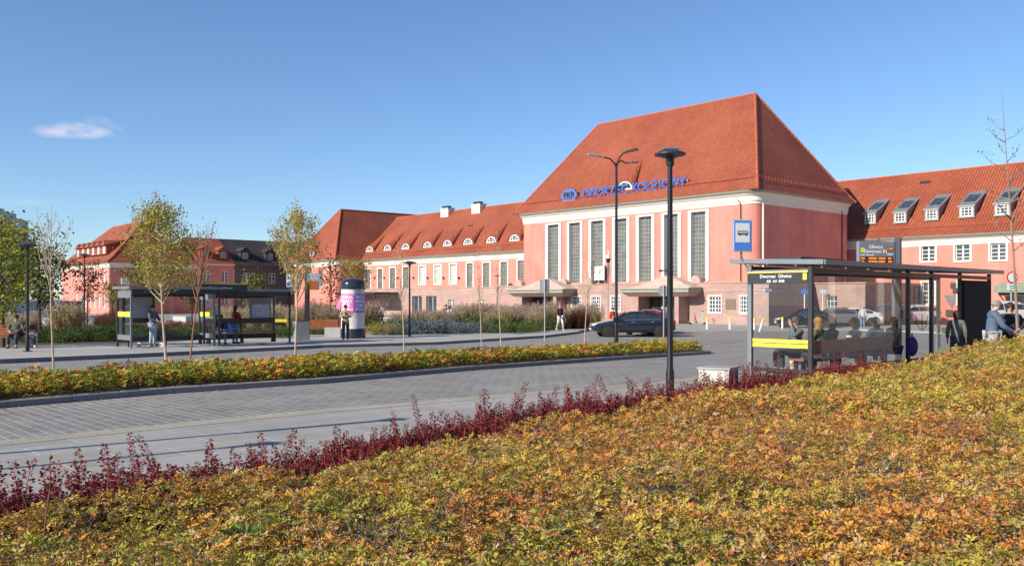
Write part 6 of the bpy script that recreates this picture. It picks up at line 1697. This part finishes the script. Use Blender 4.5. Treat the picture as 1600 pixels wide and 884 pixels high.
# big bed: boundary
bed = [(-9.0, -1.2), (-5.2, 3.4), (-3.4, 5.2), (-2.95, 6.2), (-2.3, 6.7), (-1.75, 7.15), (-1.0, 8.4), (-.3, 9.4), (.45, 10.3), (2.05, 12.0), (3.3, 13.2), (5.5, 15.6), (7.7, 17.8), (9.6, 19.1), (11.5, 19.7), (17, 21), (17, -1.2)]
def edge_dist(x, y, line):
    d = np.full(len(x), 1e9)
    for (x1, y1), (x2, y2) in zip(line, line[1:]):
        dx, dy = x2 - x1, y2 - y1; t = np.clip(((x - x1) * dx + (y - y1) * dy) / (dx * dx + dy * dy), 0, 1); d = np.minimum(d, np.hypot(x - x1 - t * dx, y - y1 - t * dy))
    return d
def moundf(x, y):
    t = np.clip((x - 6.6) / 5.0, 0, 1); e = np.clip(edge_dist(x, y, bed[:-1]) / 1.0, 0, 1); return (.55 * t * t * (3 - 2 * t)) * (.55 + .45 * e)
def bedtop(x, y): return zgn(y) + moundf(x, y) + .27 + .13 * vnoise(x, y, .9, 5) + .14 * vnoise(x, y, .33, 6) - .12 * np.clip(1 - edge_dist(x, y, bed[:-1]) / .35, 0, 1)
def scatter(poly, nmax, dens):
    xs = np.array([p[0] for p in poly]); ys = np.array([p[1] for p in poly])
    x = rng.uniform(xs.min(), xs.max(), nmax); y = rng.uniform(ys.min(), ys.max(), nmax)
    k = inpoly(x, y, poly); x, y = x[k], y[k]; k = rng.random(len(x)) < dens(x, y); return x[k], y[k]
# soil mound of the bed
bm = bmesh.new(); N = 90; gx = np.linspace(-9, 17, N); gy = np.linspace(-1.2, 21, N); vv = {}
X_, Y_ = np.meshgrid(gx, gy, indexing='ij'); ins_ = inpoly(X_.ravel(), Y_.ravel(), bed).reshape(N, N); Z_ = (zgn(Y_.ravel()) + moundf(X_.ravel(), Y_.ravel())).reshape(N, N) + .02
for i in range(N - 1):
    for j in range(N - 1):
        if ins_[i:i + 2, j:j + 2].all():
            q = []
            for a, b in ((i, j), (i + 1, j), (i + 1, j + 1), (i, j + 1)):
                if (a, b) not in vv: vv[a, b] = bm.verts.new((X_[a, b], Y_[a, b], Z_[a, b]))
                q.append(vv[a, b])
            bm.faces.new(q)
sheet('bed_edge_soil', bed, .012, 'soil')
me = bpy.data.meshes.new('bed_soil'); bm.to_mesh(me); bm.free(); me.materials.append(M['soil']); planar_uv(me); o = bpy.data.objects.new('bed_soil', me); COL.objects.link(o); o['kind'] = 'structure'
def bdens(x, y):
    w = np.maximum(.577 * np.maximum(y, 0) + 4.0, 0); infr = (np.abs(x) < w) & (y > 1.0); r = np.hypot(x, y)
    return np.where(infr, np.where(np.abs(x) < .577 * np.maximum(y, 0) + 1.4, np.clip(5.2 / np.maximum(r, 2.5), .26, 1.0), .24), .15)
A_ = 26 * 22.2
x, y = scatter(bed, int(A_ * 1500), bdens)
r_ = np.hypot(x, y); top_ = bedtop(x, y)
# hollows where one looks down between the shrubs
hol = vnoise(x, y, .30, 8) * .6 + vnoise(x, y, .13, 18) * .4; keep = (hol > .34) | (rng.random(len(x)) < .2); x, y, top_, r_ = x[keep], y[keep], top_[keep], r_[keep]
dep = rng.random(len(x)) ** 1.6 * .24
lf = np.clip(r_ / 9, .85, 1.7)
Va, Ca = [], []
for lo_, hi_ in ((0, 6.5), (6.5, 11), (11, 40)):
    k = (r_ >= lo_) & (r_ < hi_); s = (.035 if lo_ == 0 else .031) * float(np.mean(lf[k])) if k.any() else .04
    v_, c_ = sprigs(k.sum(), x[k], y[k], top_[k] - dep[k], 0, bedcol, s * (1.0 if lo_ == 0 else .95), 9 if lo_ < 11 else 7, .75, .076 * float(np.mean(lf[k])))
    Va.append(v_); Ca.append(c_)
Va = np.concatenate(Va); Ca = np.concatenate(Ca)
o = leaves_mesh('shrub_bed', Va, Ca, 'leaf_flat'); tag(o, kind='stuff', label='dense low shrubs in orange, yellow and olive autumn leaf filling the foreground bed', cat='shrub bed')
print('BED LEAVES', len(Va))
x, y = scatter(bed, 190000, lambda a, b: bdens(a, b) * .8)
tw = twigs_mesh('dry_twigs', x, y, bedtop(x, y) - .13, len(x), .19, 'twig', .0020, flat=.8); tag(tw, kind='stuff', label='pale dry twigs between the autumn shrubs', cat='twigs')
# brighter green weeds here and there
# island hedge
def iscol(x, y, n):
    a = vnoise(x, y, 1.2, 11) * .6 + vnoise(x, y, .4, 12) * .4; u = rng.random(n); col = np.empty((n, 3)); col[:] = OLV
    col[a > .52] = YEL; col[(a > .68) & (u < .7)] = ORG; col[(u < .30)] = GRN; col[u < .06] = RED; col[(u > .9)] = ORG; col[(a < .28) & (u < .5)] = (.30, .10, .04)
    return col * .92
ip = [(p.x, p.y) for p in inset(island, .30)]
x, y = scatter(ip, 900000, lambda a, b: np.where((np.abs(a) < .6 * b + 2), .34 * np.clip(20 / b, .4, 1), .03))
ee = edge_dist(x, y, ip + [ip[0]])
zt_ = zgn(y) + .10 + (.16 + .15 * vnoise(x, y, .9, 14) + .12 * vnoise(x, y, .3, 15)) * np.clip(.55 + ee / .6, 0, 1)
zz_ = zt_ - rng.random(len(x)) ** 1.2 * np.minimum(.42, zt_ - zgn(y) - .12)
v_, c_ = sprigs(len(x), x, y, zz_, 0, iscol, .068, 7, .7, .11)
o = leaves_mesh('island_shrubs', v_, c_, 'leaf_flat'); tag(o, kind='stuff', label='low yellow green shrubs covering the kerbed island', cat='shrub bed')
print('ISLAND', len(v_))

# barberries: upright plants with dark red leaves, one by one along the bed edge
def barberry(seed, h, nst):
    rn = np.random.default_rng(seed); root = bpy.data.objects.new('barberry_shrub', None); COL.objects.link(root); st_mb = MB(); P = []; D = []; S = []
    for k in range(nst):
        a = rn.uniform(0, 6.28); r0 = rn.uniform(0, .23); hh = h * (rn.uniform(.45, .8) if k > 2 else rn.uniform(.85, 1.12)); dx, dy = rn.normal(0, .13), rn.normal(0, .13)
        b = np.array([r0 * math.cos(a), r0 * math.sin(a), 0]); t = b + np.array([dx, dy, hh]); st_mb.tube([b, (b + t) / 2 + rn.normal(0, .012, 3), t], [.006, .004, .002], 4, cap=False)
        m = int(hh * 270)
        for j in range(m):
            f = .12 + .88 * (j / m); w = .062 * (1.15 - f) + .010; p = b + (t - b) * f; q = rn.uniform(0, 6.28); P.append(p + np.array([math.cos(q), math.sin(q), 0]) * w * rn.uniform(.1, 1)); D.append([math.cos(q), math.sin(q), rn.uniform(-.1, .9)]); S.append(rn.uniform(.018, .033) * (1.15 - .4 * f))
    P, D, S = np.array(P), np.array(D), np.array(S); V = leaf_arrays(P, D, rn.normal(0, 1, (len(P), 3)) + [0, 0, 1.0], S * 1.25, S * .85)
    c = np.array([(.22, .024, .034), (.32, .035, .032), (.12, .018, .035), (.45, .05, .03)])[rn.choice(4, len(P), p=[.45, .25, .22, .08])] * rn.uniform(.7, 1.3, (len(P), 1))
    lv = leaves_mesh('foliage', V, c, 'leaf', root); st_mb.build('stems', 'bark_red', root, uvs=False); return root
bprot = [barberry(100 + i, h, n) for i, (h, n) in enumerate(((.50, 32), (.60, 28), (.42, 34), (.54, 30), (.70, 22)))]
edge = bed[1:13]; used = [False] * 5; rb = random.Random(5); cnt = 0
for (x1, y1), (x2, y2) in zip(edge, edge[1:]):
    L_ = math.hypot(x2 - x1, y2 - y1); n = max(1, int(L_ / .072))
    for k in range(n):
        f = (k + rb.random() * .7) / n; ox = rb.uniform(-.02, .56); px_, py_ = x1 + (x2 - x1) * f - (y2 - y1) / L_ * ox, y1 + (y2 - y1) * f + (x2 - x1) / L_ * ox
        if abs(px_) > .6 * py_ + 1.0: continue
        if px_ > 9.3: continue
        i = rb.choice((0, 0, 1, 2, 2, 3, 4)); 
        if math.hypot(px_ - g0.x, py_ - g0.y) < .12: continue
        lab = 'upright dark red barberry in the row along the edge of the big bed'
        if not used[i]: used[i] = True; ob = bprot[i]
        else: ob = dup(bprot[i])
        ob.location = (px_, py_, zg(py_)); ob.rotation_euler = (rb.uniform(-.08, .08), rb.uniform(-.08, .08), rb.uniform(0, 6.28)); s = rb.uniform(.74, 1.04); ob.scale = (s, s, s)
        tag(ob, lab, 'shrub', 'dark red barberries along the bed edge'); cnt += 1
for i in range(5):
    if not used[i]:
        for c in list(bprot[i].children): bpy.data.objects.remove(c, do_unlink=True)
        bpy.data.objects.remove(bprot[i], do_unlink=True)
print('BARBERRIES', cnt)
# dead stalk with a seed head, left foreground
sb_ = at(72, 5.0); sb_.z = zg(5) + .25
sk_ = thing('dry_stalk', 'single dry stalk with a round brown seed head rising at the lower left', 'plant', sb_); top_z = CH + (HOR - 716) / F * 5.0 - sb_.z
MB().tube([(-.03, 0, 0), (0.0, 0, top_z * .45), (.02, 0, top_z * .7), (.025, 0, top_z)], [.007, .006, .004, .003], 6).build('stalk', plain('dry_stalk_brown', (.20, .09, .06), .8), sk_, smooth=True)
q = MB(); ellip(q, (.025, 0, top_z + .008), (.013, .013, .012), 10, 8); q.build('seed_head', plain('seed_brown', (.28, .13, .08), .8), sk_, smooth=True)

# trees -----------------------------------------------------------------------------------------
def tree(name, label, base, H, clear, R_, nb, leaves, lsz, pal, w, trunk_r=.03, bark='bark', seed=1, shape='egg', group=None, twig=1.0, fan=.0, leaf_lo=0.0, lean=(0, 0), tops=None, cat='tree', clus=.12, mat='leaf'):
    rn = random.Random(seed); nr = np.random.default_rng(seed); t = thing(name, label, cat, base, 0, group); mb = MB(); tips = []
    axis = lambda f: Vector((lean[0] * f + .02 * math.sin(f * 5 + seed), lean[1] * f + .02 * math.cos(f * 4 + seed), H * f))
    mb.tube([axis(k / 10) for k in range(11)], [max(.004, trunk_r * (1 - .93 * (k / 10) ** .9)) for k in range(11)], 8)
    def rad(f):    # crown radius at relative crown height
        if shape == 'egg': return R_ * (math.sin(math.pi * min(1, (f * .85 + .12))) ** .7)
        if shape == 'ball': return R_ * (math.sqrt(max(0, 1 - (2 * f - 1) ** 2)) * .9 + .1)
        if shape == 'vase': return R_ * (.25 + .75 * f)
        return R_
    for b in range(nb):
        f = (b + rn.random()) / nb; z0 = clear + (H * .93 - clear) * f * (.9 if shape != 'vase' else .55); a = b * 2.4 + rn.uniform(-.5, .5)
        p0 = axis(z0 / H); rr_ = rad(f) * rn.uniform(.7, 1.1)
        up = (H - z0) * fan if fan else rr_ * rn.uniform(.35, 1.0)
        up = max(up, .1)
        if fan: up *= rn.uniform(.55, 1.15)
        e = p0 + Vector((math.cos(a) * rr_, math.sin(a) * rr_, up)); m = p0.lerp(e, .5) + Vector((rn.uniform(-.05, .05) * R_, rn.uniform(-.05, .05) * R_, -.06 * up if not fan else -.12 * up))
        if fan: m = p0.lerp(e, .45) + Vector((math.cos(a) * rr_ * .12, math.sin(a) * rr_ * .12, -.05 * up))
        r0 = trunk_r * (.42 - .25 * f) + .003; mb.tube([p0, m, e], [r0, r0 * .6, .0025], 5, cap=False)
        for s in range(int(4 * twig)):
            g = rn.uniform(.25, 1.0); q0 = (p0.lerp(m, g * 2) if g < .5 else m.lerp(e, g * 2 - 1)); dv = Vector((rn.gauss(0, 1), rn.gauss(0, 1), rn.gauss(.4, .7) + (1.6 if fan else 0))).normalized() * R_ * rn.uniform(.15, .45)
            q1 = q0 + dv; mb.tube([q0, q0.lerp(q1, .5) + Vector((rn.gauss(0, .01), rn.gauss(0, .01), .0)), q1], [r0 * .35 + .001, .0028, .0016], 4, cap=False); tips.append((q0, q1))
        tips.append((m, e))
    tr = mb.build('trunk', bark, t, smooth=True, uvs=False)
    if leaves:
        P = []; n = leaves; tp = [x for x in tips if x[1].z > leaf_lo]
        for i in range(n):
            a_, b_ = tp[rn.randrange(len(tp))]; g = rn.random() ** .6; p = a_.lerp(b_, g); P.append((p.x + rn.gauss(0, clus) , p.y + rn.gauss(0, clus), p.z + rn.gauss(0, clus)))
        if tops:
            for (f0, cnt_, sp_) in tops:
                for i in range(cnt_): p = axis(f0 + rn.uniform(-.05, .06)); P.append((p.x + rn.gauss(0, sp_), p.y + rn.gauss(0, sp_), p.z + rn.gauss(0, sp_)))
        P = np.array(P); n = len(P); D = nr.normal(0, 1, (n, 3)) + [0, 0, -.4]; S = lsz * nr.uniform(.65, 1.25, n)
        V = leaf_arrays(P, D, nr.normal(0, 1, (n, 3)), S, S * .8, .15, .1); i = nr.choice(len(pal), n, p=np.array(w) / sum(w)); c = np.asarray(pal)[i] * nr.uniform(.7, 1.3, (n, 1))
        leaves_mesh('crown', V, c, mat, t)
    return t
LY, LG, LO, LD = (.38, .34, .045), (.17, .21, .03), (.42, .20, .03), (.07, .10, .02)
def sap(px, py, top, dz=.12):
    b = G(px, py, dz); Y = b.y; b.z = zg(Y) + .1; return b, CH + (HOR - top) / F * Y - b.z, Y
b, H, Y = sap(262, 585, 300); u = Y / F
tree('sapling_tree', 'leafy yellow green sapling leaning left before the timetable shelter', b, H, H * .38, .76, 42, 5400, .050, ((.48, .42, .06), (.20, .23, .04), (.50, .28, .04), (.38, .35, .05)), (4, 2.6, 1.6, 3), .036, seed=3, lean=(-22 * u, .1), tops=((.96, 70, .05), (.86, 120, .09)), leaf_lo=H * .40, clus=.10, fan=.38)
b, H, Y = sap(297, 560, 346); u = Y / F
tree('sapling_tree', 'bare reddish twiggy sapling with upright branches left of the map shelter', b, H, H * .40, .50, 34, 60, .05, (LG, LO, LD), (1, 1, 1), .030, 'bark_red', seed=9, fan=.85, lean=(28 * u, 0), leaf_lo=H * .85, clus=.03)
b, H, Y = sap(461, 572, 318); u = Y / F
tree('sapling_tree', 'twin stemmed sapling with thin yellow leaves right of the map shelter', b, H, H * .38, .68, 46, 4600, .046, ((.50, .43, .07), (.52, .36, .07), (.26, .28, .05), BRN), (4, 3, 1.6, 1), .030, seed=12, fan=.62, lean=(4 * u, 0), leaf_lo=H * .42, tops=((.97, 60, .04), (.88, 110, .07)), clus=.075)
b, H, Y = sap(83, 577, 319); u = Y / F
tree('sapling_tree', 'nearly bare sapling with long upright shoots before the leftmost trees', b, H, H * .44, .52, 26, 110, .045, (LO, BRN, LD), (2, 2, 1), .028, seed=21, fan=.72, lean=(-4 * u, 0), leaf_lo=H * .4, clus=.02, twig=.8)
for (px, py, top, sd, lab, lf_, rr_) in ((632, 560, 372, 31, 'thin bare sapling beside the far platform lamp', 40, .30), (752, 546, 385, 32, 'thin bare sapling, left of two before the left wing', 50, .30), (782, 548, 362, 33, 'thin bare sapling, right of two before the left wing', 60, .34), (912, 546, 374, 34, 'thin bare sapling at the nose of the dark saloon', 20, .42)):
    b, H, Y = sap(px, py, top); b.z = zg(Y) + .1; u = Y / F
    tree('sapling_tree', lab, b, H, H * .40, rr_, 15, lf_, .05, (LO, LY, BRN), (1, 1, 1), .024, 'bark', seed=sd, fan=.55, lean=((-10 if px < 700 else 14 if px > 900 else -6) * u, 0), leaf_lo=H * .4, clus=.04, twig=.9)
b = at(1594, 20.3); b.z = zg(20) ; H = CH + (HOR - 138) / F * 20.3 - b.z; u = 20.3 / F
tree('sapling_tree', 'tall bare sapling at the right edge of the picture', b, H, H * .42, .75, 15, 90, .05, (LY, LD, (.3, .3, .04)), (3, 1, 1), .042, plain('grey_brown_bark', (.26, .19, .14), .85, var=.2), seed=44, fan=.22, lean=(-28 * u, 0), leaf_lo=0, clus=.04, twig=.8)
# bigger trees on the left
b = at(4, 36, 0); tree('broadleaf_tree', 'green broadleaf tree with large leaves at the far left edge', b, 5.6, 1.5, 1.6, 26, 2500, .15, ((.26, .30, .04), (.50, .44, .06), LD, (.34, .35, .05)), (4, 3.4, 1.6, 3), .09, 'bark_dark', seed=51, shape='ball', clus=.25)
b = at(62, 47, 0); tree('broadleaf_tree', 'dim green broadleaf tree behind the bare sapling on the left', b, 5.2, 1.7, 1.75, 26, 2600, .16, (LG, LD, (.15, .17, .03)), (2, 4, 3), .09, 'bark_dark', seed=52, shape='ball', clus=.26)
b = at(-60, 40, 0); tree('broadleaf_tree', 'broadleaf tree just beyond the left edge', b, 6.2, 1.5, 2.1, 20, 2600, .16, (LG, LY, LD), (4, 2, 3), .09, 'bark_dark', seed=53, shape='ball', clus=.26)
b = at(137, 58, 0); tree('broadleaf_tree', 'small dark red tree before the pink office', b, 4.7, 1.9, 1.15, 22, 620, .15, ((.14, .035, .03), (.07, .03, .02), (.2, .06, .04)), (3, 3, 1), .07, 'bark_dark', seed=54, shape='ball', clus=.16)
b = at(517, 52, 0); tree('broadleaf_tree', 'small dark red leaved tree beside the corner pavilion', b, 4.6, 2.0, 1.0, 16, 420, .13, ((.16, .04, .03), (.07, .05, .02), (.12, .12, .03)), (2, 2, 1), .05, 'bark_dark', seed=55, shape='ball', clus=.14)
b = at(553, 70, 0); tree('broadleaf_tree', 'orange yellow tree rising behind the advertising column', b, 5.3, 2.6, 1.35, 22, 1500, .14, (LO, LY, (.30, .26, .04)), (3, 3, 2), .07, 'bark', seed=56, shape='ball', clus=.2)
for i, (px, Y) in enumerate(((225, 70), (300, 74), (395, 66), (20, 72), (175, 84))):
    b = at(px, Y, 0); tree('broadleaf_tree', ['green tree behind the leafy sapling and the left shelter', 'green tree hiding the foot of the pink rear wing', 'yellowing tree before the brown tenement', 'far green tree under the dark tower block', 'small far tree beside the pink office'][i], b, (5.8, 4.5, 3.8, 6.5, 3.6)[i], 1.4, (1.9, 1.6, 1.3, 2.2, 1.1)[i], 20, (2200, 1100, 700, 1800, 600)[i], .17, (LG, LY, LD), (3, 2, 3), .08, 'bark_dark', seed=70 + i, shape='ball', clus=.25)
# shrubs and grasses in the planting behind the platform ----------------------------------------
def grass_clump(seed, h, n, c1, c2, plume=None, spread=.5):
    rn = np.random.default_rng(seed); root = bpy.data.objects.new('ornamental_grass', None); COL.objects.link(root)
    az = rn.uniform(0, 6.28, n); r0 = rn.uniform(0, .22, n) * spread * 2; lean = rn.uniform(.05, .65, n) * spread * 1.6; hh = h * rn.uniform(.55, 1.05, n)
    p0 = np.stack([r0 * np.cos(az), r0 * np.sin(az), np.zeros(n)], 1); dz = rn.normal(0, .3, n); d = np.stack([np.cos(az + dz), np.sin(az + dz), np.zeros(n)], 1)
    p1 = p0 + d * (lean * h * .35)[:, None] + np.array([0, 0, 1.0]) * (hh * .62)[:, None]; p2 = p0 + d * (lean * h * .95)[:, None] + np.array([0, 0, 1.0]) * (hh)[:, None]
    s = unit(np.cross(d, [0, 0, 1.0]) + rn.normal(0, .4, (n, 3))) * .012
    V1 = np.stack([p0 - s, p0 + s, p1 + s, p1 - s], 1); V2 = np.stack([p1 - s, p1 + s, p2, p2 - s * .2], 1)
    c = (np.array(c1) + (np.array(c2) - np.array(c1)) * rn.random((n, 1))) * rn.uniform(.7, 1.2, (n, 1))
    leaves_mesh('blades', np.concatenate([V1, V2]), np.concatenate([c, c]), 'leaf', root)
    if plume is not None:
        m = n // 3; k = rn.choice(n, m, replace=False); tip_ = p2[k]; P = np.repeat(tip_, 9, 0) + np.stack([rn.normal(0, .02, m * 9), rn.normal(0, .02, m * 9), rn.uniform(-.16, .12, m * 9)], 1)
        V = leaf_arrays(P, rn.normal(0, .5, (m * 9, 3)) + [0, 0, 1.0], rn.normal(0, 1, (m * 9, 3)), np.full(m * 9, .09), np.full(m * 9, .022)); cc = np.array(plume) * rn.uniform(.75, 1.2, (m * 9, 1)); leaves_mesh('plumes', V, cc, 'leaf', root)
    return root
def bush(seed, w, h, n, lsz, pal, wts, name='leafy_shrub'):
    rn = np.random.default_rng(seed); root = bpy.data.objects.new(name, None); COL.objects.link(root)
    nc = 9; cx = rn.normal(0, w * .42, (nc, 2)); ch = h * rn.uniform(.45, .85, nc); cr = rn.uniform(.22, .4, nc) * min(w, h * 1.3)
    k = rn.integers(0, nc, n); v = unit(rn.normal(0, 1, (n, 3))) * (rn.random((n, 1)) ** .33) * cr[k][:, None]; P = np.stack([cx[k, 0], cx[k, 1], ch[k] * .75], 1) + v; P[:, 2] = np.maximum(P[:, 2], .02)
    S = lsz * rn.uniform(.6, 1.3, n); V = leaf_arrays(P, v / .2 + rn.normal(0, .6, (n, 3)) + [0, 0, .5], rn.normal(0, 1, (n, 3)), S, S * .5); c = np.asarray(pal)[rn.choice(len(pal), n, p=np.array(wts) / sum(wts))] * rn.uniform(.65, 1.3, (n, 1))
    leaves_mesh('foliage', V, c, 'leaf', root); mb = MB()
    for j in range(nc): mb.tube([(cx[j, 0] * .3, cx[j, 1] * .3, 0), (cx[j, 0], cx[j, 1], ch[j])], [.014, .004], 4, cap=False)
    mb.build('stems', 'bark_dark', root, uvs=False); return root
TAN, STRAW, OLG = (.46, .33, .14), (.56, .45, .22), (.20, .24, .04)
kinds = {
 'plume': (lambda i: grass_clump(200 + i, 1.35, 420, OLG, (.34, .30, .08), (.50, .36, .28)), 'ornamental_grass', 'tall ornamental grass with pinkish plumes in the planting before the station', 'ornamental grass', 'plumed grasses in the station planting'),
 'tan': (lambda i: grass_clump(220 + i, 1.25, 420, TAN, STRAW, (.55, .45, .30)), 'ornamental_grass', 'straw coloured ornamental grass behind the left stops', 'ornamental grass', 'straw coloured grasses'),
 'red': (lambda i: grass_clump(240 + i, 1.0, 420, (.13, .045, .03), (.22, .10, .05), None), 'ornamental_grass', 'reddish brown feathery clump beside the dark saloon', 'ornamental grass', 'reddish brown clumps'),
 'blue': (lambda i: bush(260 + i, 1.0, .62, 1500, .06, ((.14, .19, .20), (.20, .25, .27), (.08, .12, .10), (.30, .34, .36)), (4, 3, 2, 1)), 'leafy_shrub', 'blue grey low shrub along the platform planting', 'shrub', 'blue grey shrubs'),
 'green': (lambda i: bush(280 + i, 1.0, .75, 1500, .06, ((.07, .13, .03), (.12, .17, .03), (.25, .25, .04), (.04, .07, .02)), (4, 3, 1, 2)), 'leafy_shrub', 'green shrub in the planting behind the platform', 'shrub', 'green planting shrubs'),
 'yellow': (lambda i: bush(300 + i, .9, .8, 1400, .07, ((.36, .31, .05), (.45, .36, .10), (.2, .2, .04), (.5, .45, .2)), (3, 3, 2, 1)), 'leafy_shrub', 'yellow green shrub at the planting edge by the walker in white', 'shrub', 'yellow green shrubs'),
 'rust': (lambda i: bush(320 + i, 1.2, .5, 1200, .06, ((.30, .08, .03), (.22, .07, .03), (.35, .16, .05)), (3, 3, 1)), 'leafy_shrub', 'rust red low shrub behind the left stops', 'shrub', 'rust red low shrubs'),
}
protos = {k: [v[0](i) for i in range(2)] for k, v in kinds.items()}; used = {}
rb = random.Random(77)
def plant(kind, px, Y, s=1.0, sx=1.0):
    i = rb.randrange(2); b = at(px, Y); key = (kind, i)
    ob = protos[kind][i] if key not in used else dup(protos[kind][i]); used[key] = 1
    ob.location = b; ob.rotation_euler = (0, 0, rb.uniform(0, 6.28)); k = s * rb.uniform(.85, 1.15); ob.scale = (k * sx, k * sx, k); _, _, lab, cat, grp = kinds[kind]; tag(ob, lab, cat, grp)
def rowp(kind, x0, x1, n, Ya, Yb, s=1.0, j=3, sx=1.0):
    for k in range(n): plant(kind, x0 + (x1 - x0) * (k + rb.uniform(.2, .8)) / n, rb.uniform(Ya, Yb), s, sx)
rowp('blue', 640, 700, 8, 51, 54, 1.45); rowp('blue', 700, 745, 6, 52, 55, 1.2); rowp('blue', 755, 830, 4, 55, 58, 1.0); rowp('green', 745, 835, 9, 53, 57, 1.05); rowp('green', 820, 870, 5, 56, 60, .6)
rowp('blue', 600, 640, 4, 50, 52, .8); rowp('yellow', 592, 625, 4, 50, 52, 1.0); rowp('green', 600, 650, 4, 53, 56, 1.25)
rowp('plume', 615, 690, 8, 56, 62, .85); rowp('plume', 700, 800, 13, 57, 64, 1.1); rowp('plume', 800, 870, 9, 58, 66, 1.15); rowp('red', 705, 735, 3, 57, 60, 1.1); rowp('green', 690, 860, 14, 56, 62, 1.3); rowp('tan', 690, 880, 9, 56, 62, 1.05)
rowp('red', 880, 912, 5, 59, 62, 1.25); rowp('plume', 895, 935, 5, 60, 66, 1.1); rowp('plume', 560, 585, 4, 58, 64, 1.25); rowp('green', 560, 590, 3, 57, 60, 1.2)
rowp('plume', 480, 530, 7, 52, 58, 1.25); rowp('tan', 345, 430, 9, 52, 60, 1.2); rowp('tan', 430, 480, 5, 54, 60, 1.1); rowp('green', 480, 530, 5, 50, 52, .9)
rowp('green', 50, 120, 16, 40.3, 44, 1.0, sx=1.1); rowp('green', 120, 190, 16, 42.3, 46, 1.05, sx=1.1); rowp('green', 205, 330, 18, 44.5, 49, 1.0); rowp('green', 340, 460, 16, 46.5, 51, .95); rowp('green', -30, 60, 10, 46, 50, 1.1)
rowp('rust', 205, 345, 9, 60, 68, 1.0); rowp('red', 150, 185, 5, 52, 60, 1.1); rowp('rust', 60, 120, 5, 50, 53, 1.1); rowp('red', 165, 190, 3, 60, 66, 1.3); rowp('green', 150, 200, 5, 52, 56, 1.1); rowp('rust', 300, 470, 6, 62, 70, 1.1); rowp('tan', 0, 60, 5, 54, 60, .9)
# tan grass mound
for k in range(4): plant('tan', 92 + 8 * k, 50, 1.35)
rowp('yellow', 950, 960, 1, 66, 66, .01)
for k, v in protos.items():
    for i in range(2):
        if (k, i) not in used:
            for c in list(v[i].children): bpy.data.objects.remove(c, do_unlink=True)
            bpy.data.objects.remove(v[i], do_unlink=True)
# low ground cover under the planting
gpoly = [P2(930, 511), P2(880, 512.5), P2(700, 514), P2(600, 518), P2(604, 506), P2(760, 500), P2(940, 503)]
sheet('planting_soil', gpoly, .15, 'soil'); 
gp2 = [P2(520, 523), P2(455, 528), P2(340, 533), P2(200, 541), P2(0, 546), P2(-120, 552), P2(-120, 520), P2(0, 512), P2(200, 510), P2(455, 508), P2(520, 508)]
sheet('planting_soil', gp2, .15, 'soil')

# a few fallen leaves on the kerb and pavement
nl_ = 900; kk = rng.integers(0, len(isl) - 1, nl_); tt = rng.random(nl_); pts = np.array([[p.x, p.y] for p in isl])
Pf = pts[kk] + (pts[kk + 1] - pts[kk]) * tt[:, None]; off_ = rng.normal(.1, .45, nl_); Pf = Pf + np.array([SN.x, SN.y])[None] * off_[:, None]
zz = zgn(Pf[:, 1]) + np.where(off_ > 0, .116, .014) + rng.random(nl_) * .01; Pf3 = np.concatenate([Pf, zz[:, None]], 1); Pf3 = Pf3[np.abs(Pf3[:, 0]) < .6 * Pf3[:, 1]]; nl_ = len(Pf3)
az = rng.uniform(0, 6.28, nl_); V = leaf_arrays(Pf3, np.stack([np.cos(az), np.sin(az), np.zeros(nl_)], 1), np.tile([0, 0, 1.0], (nl_, 1)) + rng.normal(0, .15, (nl_, 3)), rng.uniform(.03, .06, nl_), rng.uniform(.02, .04, nl_), .1, 0.0)
o = leaves_mesh('fallen_leaves', V, pick(nl_, [ORG, YEL, BRN, RED], [2, 2, 4, 1]) * .8, 'leaf_flat'); tag(o, 'fallen autumn leaves scattered along the island kerb', 'leaves', None, 'stuff')

wp = Vector((-1.55, 5.15, 0)); wp.z = float(bedtop(np.array([wp.x]), np.array([wp.y]))[0]) - .16
wt = thing('weed_plant', 'bright green broad leaved weed among the shrubs at the lower left', 'plant', wp)
n_ = 26; az = rng.uniform(0, 6.28, n_); Pw = np.stack([.02 * np.cos(az), .02 * np.sin(az), rng.uniform(0, .14, n_)], 1); Dw = np.stack([np.cos(az), np.sin(az), rng.uniform(.3, 1.6, n_)], 1)
leaves_mesh('leaves', leaf_arrays(Pw, Dw, np.tile([0, 0, 1.0], (n_, 1)), rng.uniform(.09, .16, n_), rng.uniform(.022, .035, n_), .2, .3), np.array([(.16, .34, .07)]) * rng.uniform(.7, 1.2, (n_, 1)), 'leaf', wt)
MB().tube([(0, 0, -.1), (0, 0, .14)], .005, 5).build('stem', 'twig', wt)
print('BARB', cnt)
